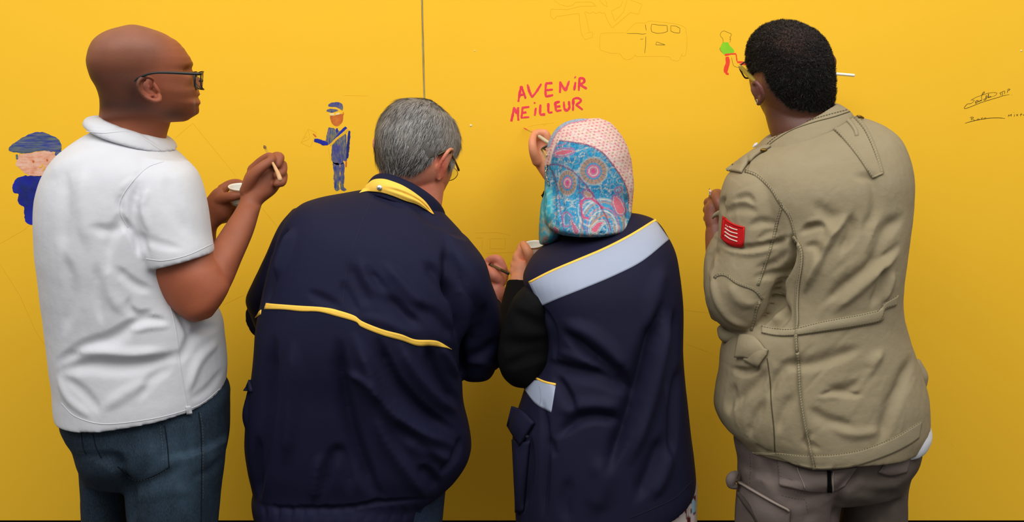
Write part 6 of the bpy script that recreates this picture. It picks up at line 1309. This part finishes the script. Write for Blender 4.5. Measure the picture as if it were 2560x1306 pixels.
for pts, wd, nm in seams:
    mb = MB(); mb.add(*band(fb, pts, wd, off=(.0046 if nm == 'back_seam' else .0010), th=(.008 if nm == 'back_seam' else .003))); o_ = link(nm, mb.mesh(), fo4, m_tape); b_ = bvh_of(o_.data)
    sm_ = MB(); stitches(sm_, b_, pts, 3.2, 3.4, .75, off=.0005, cross=wd*.55); S_ = smooth_poly(pts); Tn = np.gradient(S_, axis=0); Tn /= np.linalg.norm(Tn, axis=1)[:, None]; Nn = np.stack([-Tn[:, 1], Tn[:, 0]], 1)
    stitches(sm_, b_, (S_+Nn*wd*.36).tolist(), 5, 1.5, .8, off=.0005); stitches(sm_, b_, (S_-Nn*wd*.36).tolist(), 5, 1.5, .8, off=.0005); t_ = link('stitching', sm_.mesh(), o_, m_st, False); t_['kind'] = 'stuff'
# drawstring casing at the waist
def strip(name, top, bot, nu, nv, off=.003, th=.005, bulge=.002, st=True, m=m_tape, par=fo4, inset=2.2):
    mb = MB(); mb.add(*drape(fb, top, bot, nu, nv, off, th, bulge=bulge)); o_ = link(name, mb.mesh(), par, m)
    if st:
        b_ = bvh_of(o_.data); s_ = MB(); A_, B_ = resample(smooth_poly(top), 24), resample(smooth_poly(bot), 24); h_ = np.linalg.norm(B_-A_, axis=1)[:, None]+1e-6
        stitches(s_, b_, (A_+(B_-A_)/h_*inset).tolist(), 4.5, 2, 1.1, off=.0007); stitches(s_, b_, (B_-(B_-A_)/h_*inset).tolist(), 4.5, 2, 1.1, off=.0007); t_ = link('stitching', s_.mesh(), o_, m_st, False); t_['kind'] = 'stuff'
    return o_
strip('waist_casing', zr([(600, 1025), (700, 1045), (860, 1048), (1100, 990), (1400, 935), (1560, 895), (1600, 845), (1712, 780)]), zr([(600, 1090), (720, 1112), (870, 1110), (1150, 1070), (1400, 1030), (1580, 985), (1600, 900), (1700, 860)]), 110, 7, bulge=.003)
# strap detail between the shoulders
strip('back_pleat_strap', zq([(690, 625), (760, 680), (850, 780), (900, 850), (940, 908)]), zq([(850, 600), (900, 660), (940, 740), (975, 830), (992, 885)]), 50, 14, off=.0016, th=.003, bulge=.001, m=m_olive4)
for ln in ([(690, 615), (760, 665), (850, 770), (900, 840), (942, 905)], [(855, 598), (905, 660), (945, 745), (975, 835), (990, 888)]):
    mb = MB(); mb.add(*band(fb, zq(ln), 6.5, off=.0030, th=.004)); o_ = link('strap_edge', mb.mesh(), fo4, m_tape); b_ = bvh_of(o_.data); s_ = MB(); stitches(s_, b_, zq(ln), 3.2, 3.2, 1.0, off=.0006, cross=4); t_ = link('stitching', s_.mesh(), o_, m_st, False); t_['kind'] = 'stuff'
mb = MB(); mb.add(*band(fb, zq([(775, 590), (820, 625), (850, 665), (862, 700)]), 8, off=.005, th=.005)); link('hanging_loop', mb.mesh(), fo4, m_tape)
mb = MB(); mb.add(*band(fb, zq([(938, 906), (960, 898), (992, 884)]), 5, off=.0032, th=.004)); link('strap_end', mb.mesh(), fo4, m_tape)
# hem band and panel seam
hemo = strip('hem_band', zt4([(470, 795), (640, 800), (800, 815), (940, 818), (1100, 808), (1280, 775), (1480, 700), (1620, 620), (1715, 560)]), zt4([(500, 808), (650, 825), (780, 882), (940, 916), (1100, 912), (1250, 890), (1480, 810), (1620, 740), (1690, 690)]), 110, 8, off=.0016, th=.003, bulge=.0006, st=False)
s_ = MB(); stitches(s_, fb, zt4([(640, 798), (800, 813), (940, 816), (1100, 806), (1280, 773), (1480, 698), (1620, 618), (1710, 560)]), 4.5, 2, 1.2, off=.0026); t_ = link('stitching', s_.mesh(), hemo, m_st, False); t_['kind'] = 'stuff'
mb = MB(); mb.add(*cord(fb, zt4([(580, 110), (600, 260), (610, 440), (628, 620), (636, 790)]), .0013)); pso = link('panel_seam', mb.mesh(), fo4, m_st)
# hip pocket flap at the left, crumpled casing end
mb = MB(); mb.add(*drape(fb, zt4([(480, -10), (540, 20), (592, 45)]), zt4([(415, 120), (480, 150), (520, 158), (560, 110), (585, 78)]), 20, 10, .007, .006, bulge=.004)); pf = link('pocket_flap', mb.mesh(), fo4, m_olive4)
mb = MB(); mb.add(*drape(fb, zr([(430, 1110), (560, 1130), (655, 1240)]), zr([(400, 1290), (470, 1290), (520, 1300)]), 16, 10, .008, .006, bulge=.005)); link('pocket_flap', mb.mesh(), fo4, m_olive4)
mb = MB(); mb.add(*tube([zr([(275, 1060)])[0]+(2.50, .010), zr([(310, 1110)])[0]+(2.475, .014), zr([(380, 1110)])[0]+(2.45, .012), zr([(440, 1090)])[0]+(2.43, .008)], n=14)); link('drawstring_knot', remesh(mb, .003, 2), fo4, m_olive4)
# right hip pocket poking out
mb = MB(); mb.add(*tube([(2292, 915, 2.50, .012), (2300, 940, 2.50, .016), (2303, 955, 2.50, .013), (2296, 985, 2.50, .010)], n=14)); mb.add(*tube([(2296, 905, 2.50, .006), (2312, 955, 2.50, .006)], n=10)); link('side_pocket', remesh(mb, .003, 2), fo4, m_olive4)
# shoulder tab
mb = MB(); mb.add(*drape(fb, zq([(390, 752), (300, 800), (200, 875)]), zq([(425, 752), (350, 800), (300, 850), (275, 888)]), 24, 10, .006, .005, bulge=.003)); st_ = link('shoulder_tab', mb.mesh(), fo4, m_olive4)
m_brass = mat('antique_brass', (120, 92, 40), .4, .5, metal=.8); q, nn = rays(bvh_of(st_.data), zq([(385, 765)])); mb = MB(); mb.add(*ellipsoid(q[0]+nn[0]*.002, (.007, .004, .0035), None, 18, 10)); link('tab_button', mb.mesh(), st_, m_brass)
# far shoulder tab
mb = MB(); mb.add(*tube([(2144, 290, 2.47, .002), (2150, 292, 2.47, .003), (2158, 295, 2.475, .002)], n=10)); link('tab_button', mb.mesh(), fo4, m_brass)
# collar
mb = MB()
mb.add(*loft([(1926, 348, 2082, 268, 2.535, .074, .06, 2.1, -.05), (1915, 346, 2085, 258, 2.535, .080, .065, 2.1, -.05), (1898, 362, 2100, 262, 2.532, .092, .072, 2.1, -.02), (1886, 378, 2118, 274, 2.53, .102, .08, 2.1, .0), (1880, 392, 2128, 286, 2.528, .108, .085, 2.1, .02), (1890, 396, 2122, 292, 2.526, .10, .08, 2.1, .02)], m=5))
clm = remesh(mb, .003, 3)
crease(clm, [(zq([(420, 700), (500, 640), (600, 600), (700, 575), (820, 560)]), 2, -1.5), (zq([(560, 590), (660, 540), (760, 520)]), 10, -2)], noise_amp=.8, noise_s=26, seed=61)
co = link('collar', clm, fo4, m_olive4); cb4 = bvh_of(clm)
s_ = MB(); stitches(s_, cb4, zq([(395, 745), (440, 705), (520, 655), (620, 615), (720, 585), (815, 560)]), 5, 2, 1.4, off=.001); t_ = link('stitching', s_.mesh(), co, m_st, False); t_['kind'] = 'stuff'
mb = MB(); mb.add(*cord(cb4, zq([(390, 762), (440, 720), (530, 665), (640, 625), (740, 598), (825, 570)]), .0012)); link('collar_edge', mb.mesh(), co, m_st)
mb = MB(); mb.add(*tube([(1884, 367, 2.50, .002), (1888, 363, 2.50, .0032), (1892, 359, 2.50, .002)], n=10)); link('white_shirt_edge', mb.mesh(), p4, m_polo)
# turned-back cuff beside the hand
zc2 = lambda p: Zc(p, 1740, 440, 6.53)
mb = MB(); mb.add(*tube([zc2([(270, 695)])[0]+(2.615, .0025), zc2([(300, 650)])[0]+(2.61, .004), zc2([(360, 610)])[0]+(2.605, .005), zc2([(415, 590)])[0]+(2.60, .005), zc2([(440, 620)])[0]+(2.60, .005)], n=10, m=5)); mb.add(*tube([zc2([(330, 640)])[0]+(2.612, .004), zc2([(400, 625)])[0]+(2.604, .006), zc2([(430, 680)])[0]+(2.60, .006), zc2([(410, 760)])[0]+(2.60, .005)], n=10, m=5)); link('cuff', remesh(mb, .0022, 1), fo4, m_olive4)
# red sleeve badge
m_badge = mat('red_badge', (196, 22, 26), .8, .2, var=(80, .3, (176, 16, 22)), bump=(500, .6, .001)); m_bst = mat('badge_embroidery', (226, 196, 180), .8, .2, bump=(900, .5, .0006)); m_bedge = mat('badge_border', (214, 30, 30), .8, .2, bump=(600, .8, .001))
mb = MB(); mb.add(*drape(fb, zc2([(452, 662), (540, 740), (640, 790), (798, 835)]), zc2([(425, 1000), (470, 1060), (600, 1130), (775, 1148)]), 22, 22, .0035, .004)); bo = link('sleeve_badge', mb.mesh(), fo4, m_badge); bo['label'] = 'red cloth badge with pale stripes'
bb = bvh_of(bo.data)
mb = MB(); mb.add(*band(bb, zc2([(462, 684), (540, 755), (640, 808), (776, 846)]), 2.4, off=.0014, th=.003)); link('badge_border', mb.mesh(), bo, m_bedge)
mb = MB(); mb.add(*band(bb, zc2([(778, 846), (776, 950), (762, 1132)]), 2.4, off=.0014, th=.003)); link('badge_border', mb.mesh(), bo, m_bedge)
mb = MB(); mb.add(*band(bb, zc2([(464, 690), (450, 800), (444, 985)]), 2.0, off=.0014, th=.003)); link('badge_border', mb.mesh(), bo, m_bedge)
for ln in ([(540, 832), (600, 862), (676, 884)], [(474, 850), (560, 912), (678, 945)], [(470, 910), (560, 972), (678, 1010)], [(470, 968), (560, 1030), (674, 1072)]):
    mb = MB(); mb.add(*band(bb, zc2(ln), 2.9, off=.0012, th=.002, step=2)); link('embroidered_stripe', mb.mesh(), bo, m_bst)
for ln in ([(486, 798), (498, 808), (488, 822)], [(508, 818), (522, 826), (512, 842)]):
    mb = MB(); mb.add(*band(bb, zc2(ln), 1.0, off=.0012, th=.002, step=1)); link('embroidered_mark', mb.mesh(), bo, m_bst)
# white shirt tail under the hem at the right
mb = MB(); mb.add(*loft([(2150, 1040, 2300, 1020, 2.49, .12, .10, 2.2), (2160, 1090, 2314, 1062, 2.49, .125, .10, 2.2), (2165, 1112, 2306, 1084, 2.49, .125, .10, 2.2), (2180, 1122, 2298, 1094, 2.49, .12, .10, 2.2)], m=4)); link('white_undershirt', remesh(mb, .005, 2), p4, m_polo)

# cargo trousers ------------------------------------------------------
mb = MB()
mb.add(*loft([(1860, 1040, 2290, 1040, 2.48, .13, .12, 2.3), (1838, 1095, 2297, 1100, 2.48, .145, .13, 2.3), (1844, 1145, 2290, 1145, 2.48, .150, .13, 2.3), (1850, 1190, 2266, 1180, 2.48, .145, .13, 2.3), (1855, 1230, 2258, 1215, 2.48, .12, .11, 2.3)], m=5))
mb.add(*loft([(1846, 1160, 2110, 1160, 2.47, .135, .11, 2.3), (1846, 1210, 2102, 1210, 2.47, .132, .11, 2.3), (1840, 1306, 2088, 1306, 2.47, .12, .11, 2.2), (1845, 1500, 2070, 1500, 2.47, .10, .10, 2.1), (1855, 1800, 2040, 1800, 2.48, .085, .085, 2), (1865, 2070, 2020, 2070, 2.48, .075, .075, 2)], m=5))
mb.add(*loft([(2085, 1150, 2275, 1150, 2.52, .12, .10, 2.3), (2092, 1210, 2258, 1200, 2.52, .115, .10, 2.3), (2095, 1306, 2257, 1306, 2.52, .11, .10, 2.2), (2100, 1500, 2250, 1500, 2.52, .09, .09, 2.1), (2105, 1800, 2240, 1800, 2.52, .08, .08, 2), (2110, 2050, 2230, 2050, 2.52, .07, .07, 2)], m=5))
ctr = remesh(mb, .0055, 3)
crease(ctr, [(zt4([(1240, 900), (1190, 980), (1110, 1060), (1095, 1180), (1075, 1306)]), 12, -16, 12), (zt4([(560, 860), (600, 960), (640, 1060)]), 14, -5), (zt4([(700, 1100), (800, 1140), (960, 1100), (1080, 1060)]), 14, -5, 20), (zt4([(1280, 980), (1400, 990), (1560, 980)]), 12, -5, 18), (zt4([(1260, 1080), (1400, 1110), (1540, 1100)]), 14, -4), (zt4([(880, 1200), (900, 1250), (860, 1306)]), 12, -4), (zt4([(480, 960), (420, 1000), (400, 1100)]), 10, -4)], noise_amp=1.5, noise_s=16, seed=71)
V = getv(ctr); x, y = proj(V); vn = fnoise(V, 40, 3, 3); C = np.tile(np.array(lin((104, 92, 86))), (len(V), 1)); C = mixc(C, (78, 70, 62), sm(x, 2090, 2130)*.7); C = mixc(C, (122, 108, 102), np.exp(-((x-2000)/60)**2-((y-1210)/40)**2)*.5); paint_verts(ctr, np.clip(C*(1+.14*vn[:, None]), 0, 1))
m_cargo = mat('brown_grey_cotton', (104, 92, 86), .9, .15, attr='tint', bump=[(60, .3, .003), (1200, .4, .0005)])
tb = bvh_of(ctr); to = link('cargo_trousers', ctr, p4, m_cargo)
def patch(name, top, bot, nu, nv, **k):
    mb = MB(); mb.add(*drape(tb, top, bot, nu, nv, **k)); me = mb.mesh(); paint_verts(me, np.tile(np.array(lin((108, 96, 90))), (len(me.vertices), 1))); return link(name, me, to, m_cargo)
patch('seat_pocket_flap', zt4([(655, 830), (800, 900), (940, 930), (1100, 920), (1240, 900)]), zt4([(672, 1035), (780, 1060), (900, 1080), (1050, 1078), (1150, 1045)]), 50, 16, off=.004, th=.005, bulge=.004)
m_lt = mat('pale_worn_edge', (138, 124, 114), .9, .1); m_tst = mat('brown_thread', (60, 52, 48), .9, .1)
for nm, ln, wd in (('flap_pleat', [(800, 900), (830, 980), (855, 1060)], 2.5), ('flap_pleat', [(1028, 925), (1030, 1000), (1028, 1076)], 9), ('flap_pleat', [(1055, 925), (1052, 1000), (1046, 1076)], 1.6)):
    mb = MB(); mb.add(*band(tb, zt4(ln), wd, off=.0085, th=.006)); link(nm, mb.mesh(), to, m_lt if wd < 5 else m_cargo); 
s_ = MB()
for ln in ([(668, 840), (680, 940), (690, 1020)], [(690, 1040), (780, 1066), (900, 1076)], [(478, 800), (485, 900), (482, 1030)], [(380, 1005), (500, 1075), (620, 1150), (752, 1225)], [(750, 1225), (745, 1306)], [(690, 1100), (780, 1112), (850, 1130), (860, 1240)], [(1440, 850), (1400, 940), (1380, 950)], [(1400, 935), (1480, 960), (1560, 965)]): stitches(s_, tb, zt4(ln), 4, 3, 1.3, off=.0095)
t_ = link('stitching', s_.mesh(), to, m_tst, False); t_['kind'] = 'stuff'
patch('cargo_pocket', zt4([(382, 1000), (500, 1070), (620, 1140), (755, 1220)]), zt4([(360, 1330), (480, 1350), (600, 1360), (745, 1370)]), 40, 20, off=.006, th=.006, bulge=.008)
mb = MB(); mb.add(*band(tb, zt4([(380, 998), (500, 1068), (620, 1138), (756, 1218)]), 3.2, off=.012, th=.006)); link('pocket_edge', mb.mesh(), to, m_lt)
mb = MB(); mb.add(*tube([zt4([(345, 955)])[0]+(2.44, .008), zt4([(318, 985)])[0]+(2.43, .011), zt4([(315, 1030)])[0]+(2.43, .009), zt4([(345, 1048)])[0]+(2.43, .006)], n=12)); me = remesh(mb, .003, 1); paint_verts(me, np.tile(np.array(lin((108, 96, 90))), (len(me.vertices), 1))); link('pocket_flap_corner', me, to, m_cargo)
mb = MB(); mb.add(*tube([zt4([(370, 1100)])[0]+(2.40, .004), zt4([(420, 1170)])[0]+(2.385, .005), zt4([(480, 1250)])[0]+(2.375, .005), zt4([(505, 1300)])[0]+(2.37, .004)], n=10)); link('pocket_opening', mb.mesh(), to, m_tst)
patch('back_pocket', zt4([(1470, 830), (1560, 800), (1640, 770)]), zt4([(1390, 940), (1480, 965), (1600, 940)]), 16, 12, off=.003, th=.004, bulge=.003)
mb = MB(); mb.add(*tube([(2262, 1195, 2.46, .006), (2270, 1170, 2.455, .008), (2285, 1150, 2.46, .010), (2294, 1120, 2.47, .006)], n=12)); me = remesh(mb, .003, 1); paint_verts(me, np.tile(np.array(lin((84, 74, 68))), (len(me.vertices), 1))); link('side_pocket_edge', me, to, m_cargo)
mb = MB(); mb.add(*tube([(2256, 1240, 2.50, .004), (2259, 1275, 2.50, .006), (2262, 1320, 2.50, .004)], n=10)); link('trouser_strap', mb.mesh(), to, m_tst)
shoes(p4, [(P(1945, 2100, 2.48)[0], 2.48), (P(2170, 2080, 2.52)[0], 2.52)])

# glasses
g4 = empty('glasses', tuple(P(1850, 170, 2.62))); tag(g4, 'olive-sided dark glasses on the man in the field jacket', 'glasses')
A = [P(*e4([q[:2]])[0], q[2]) for q in [(400, 590, 2.50), (330, 520, 2.535), (250, 440, 2.575), (180, 370, 2.61), (138, 338, 2.625)]]
mb = MB(); V, Fc = tube([tuple(a)+(r,) for a, r in zip(A, (.0036, .0046, .0046, .0042, .0034))], world=True, n=12, m=5, flat=.6, flatdir=(.6, 0, -.8)); mb.add(V, Fc); link('temple_arm', mb.mesh(), g4, m_olive)
pr = [(138, 322), (200, 275), (268, 232), (330, 215), (420, 240), (430, 420), (380, 530), (300, 545), (248, 545), (215, 515), (185, 462), (145, 385)]
A = np.array([P(*e4([q])[0], 2.628 + .00012*(q[0]-138)*.3) for q in pr]); Vv = np.vstack([A, A[:1]])
mb = MB(); mb.add(*tube([tuple(a)+(.0017,) for a in Vv], world=True, n=8, m=4, rnd=False)); link('rim', mb.mesh(), g4, mat('dark_brown_frame', (58, 40, 28), .35, .5))
n = len(A); mb = MB(); o_ = np.array([0, .0006, 0]); mb.add(np.vstack([A-o_, A+o_]), [tuple(range(n))[::-1], tuple(range(n, 2*n))] + [(i, (i+1) % n, (i+1) % n+n, i+n) for i in range(n)]); link('lens', mb.mesh(), g4, m_lens, False)
mb = MB(); A2 = A + np.array([.062, .012, .0]); Vv = np.vstack([A2, A2[:1]]); mb.add(*tube([tuple(a)+(.0017,) for a in Vv], world=True, n=8, m=3, rnd=False)); link('rim', mb.mesh(), g4, bpy.data.materials['dark_brown_frame'])
mb = MB(); mb.add(*tube([tuple(P(*e4([(138, 322)])[0], 2.627))+(.0022,), tuple(P(*e4([(150, 338)])[0], 2.622))+(.0026,)], world=True, n=10)); link('hinge', mb.mesh(), g4, m_chrome)
# earring
mb = MB(); c = P(1891.5, 254, 2.505); ts = np.arange(17)/16*2*math.pi; mb.add(*tube([(c[0]+.0022*math.cos(t)*.5, c[1]-.0022*math.cos(t), c[2]+.0042*math.sin(t), .0007) for t in ts], world=True, n=8, m=1, rnd=False)); er = link('earring', mb.mesh(), None, m_silver); tag(er, 'tiny silver hoop in the left ear of the man in the field jacket', 'earring')
# brushes
brush('white-handled brush held in front of the face of the man in the field jacket', [W(2134, 188.5, 2.865, .0034), W(2100, 185.5, 2.87, .0032), W(2060, 182.5, 2.878, .0032), W(2010, 178, 2.895, .0034), W(1960, 172, 2.925, .003), W(1915, 165, 2.96, .0026), W(1878, 160, 3.016, .0008)], mat('white_plastic_handle', (236, 232, 214), .35, .5), m_redtip)
pc = empty('pencil', tuple(P(1776, 478, 2.66))); tag(pc, 'short white pencil stub above the left fist of the man in the field jacket', 'pencil')
mb = MB(); mb.add(*tube([W(1790, 508, 2.655, .0036), W(1778, 486, 2.66, .0036), W(1776.5, 481, 2.66, .0036)], world=True, n=6, m=2, rnd=False)); link('barrel', mb.mesh(), pc, mat('blue_white_barrel', (200, 206, 216), .4, .5))
mb = MB(); mb.add(*tube([W(1776.8, 482, 2.66, .0036), W(1774, 474, 2.66, .0016)], world=True, n=12, m=2, rnd=False)); link('sharpened_wood', mb.mesh(), pc, mat('sharpened_wood', (226, 190, 166), .6, .3))
mb = MB(); mb.add(*tube([W(1774, 474.3, 2.66, .0014), W(1773, 471.5, 2.66, .0004)], world=True, n=8, m=2, rnd=False)); link('lead', mb.mesh(), pc, mat('lead', (60, 50, 50), .5, .4))
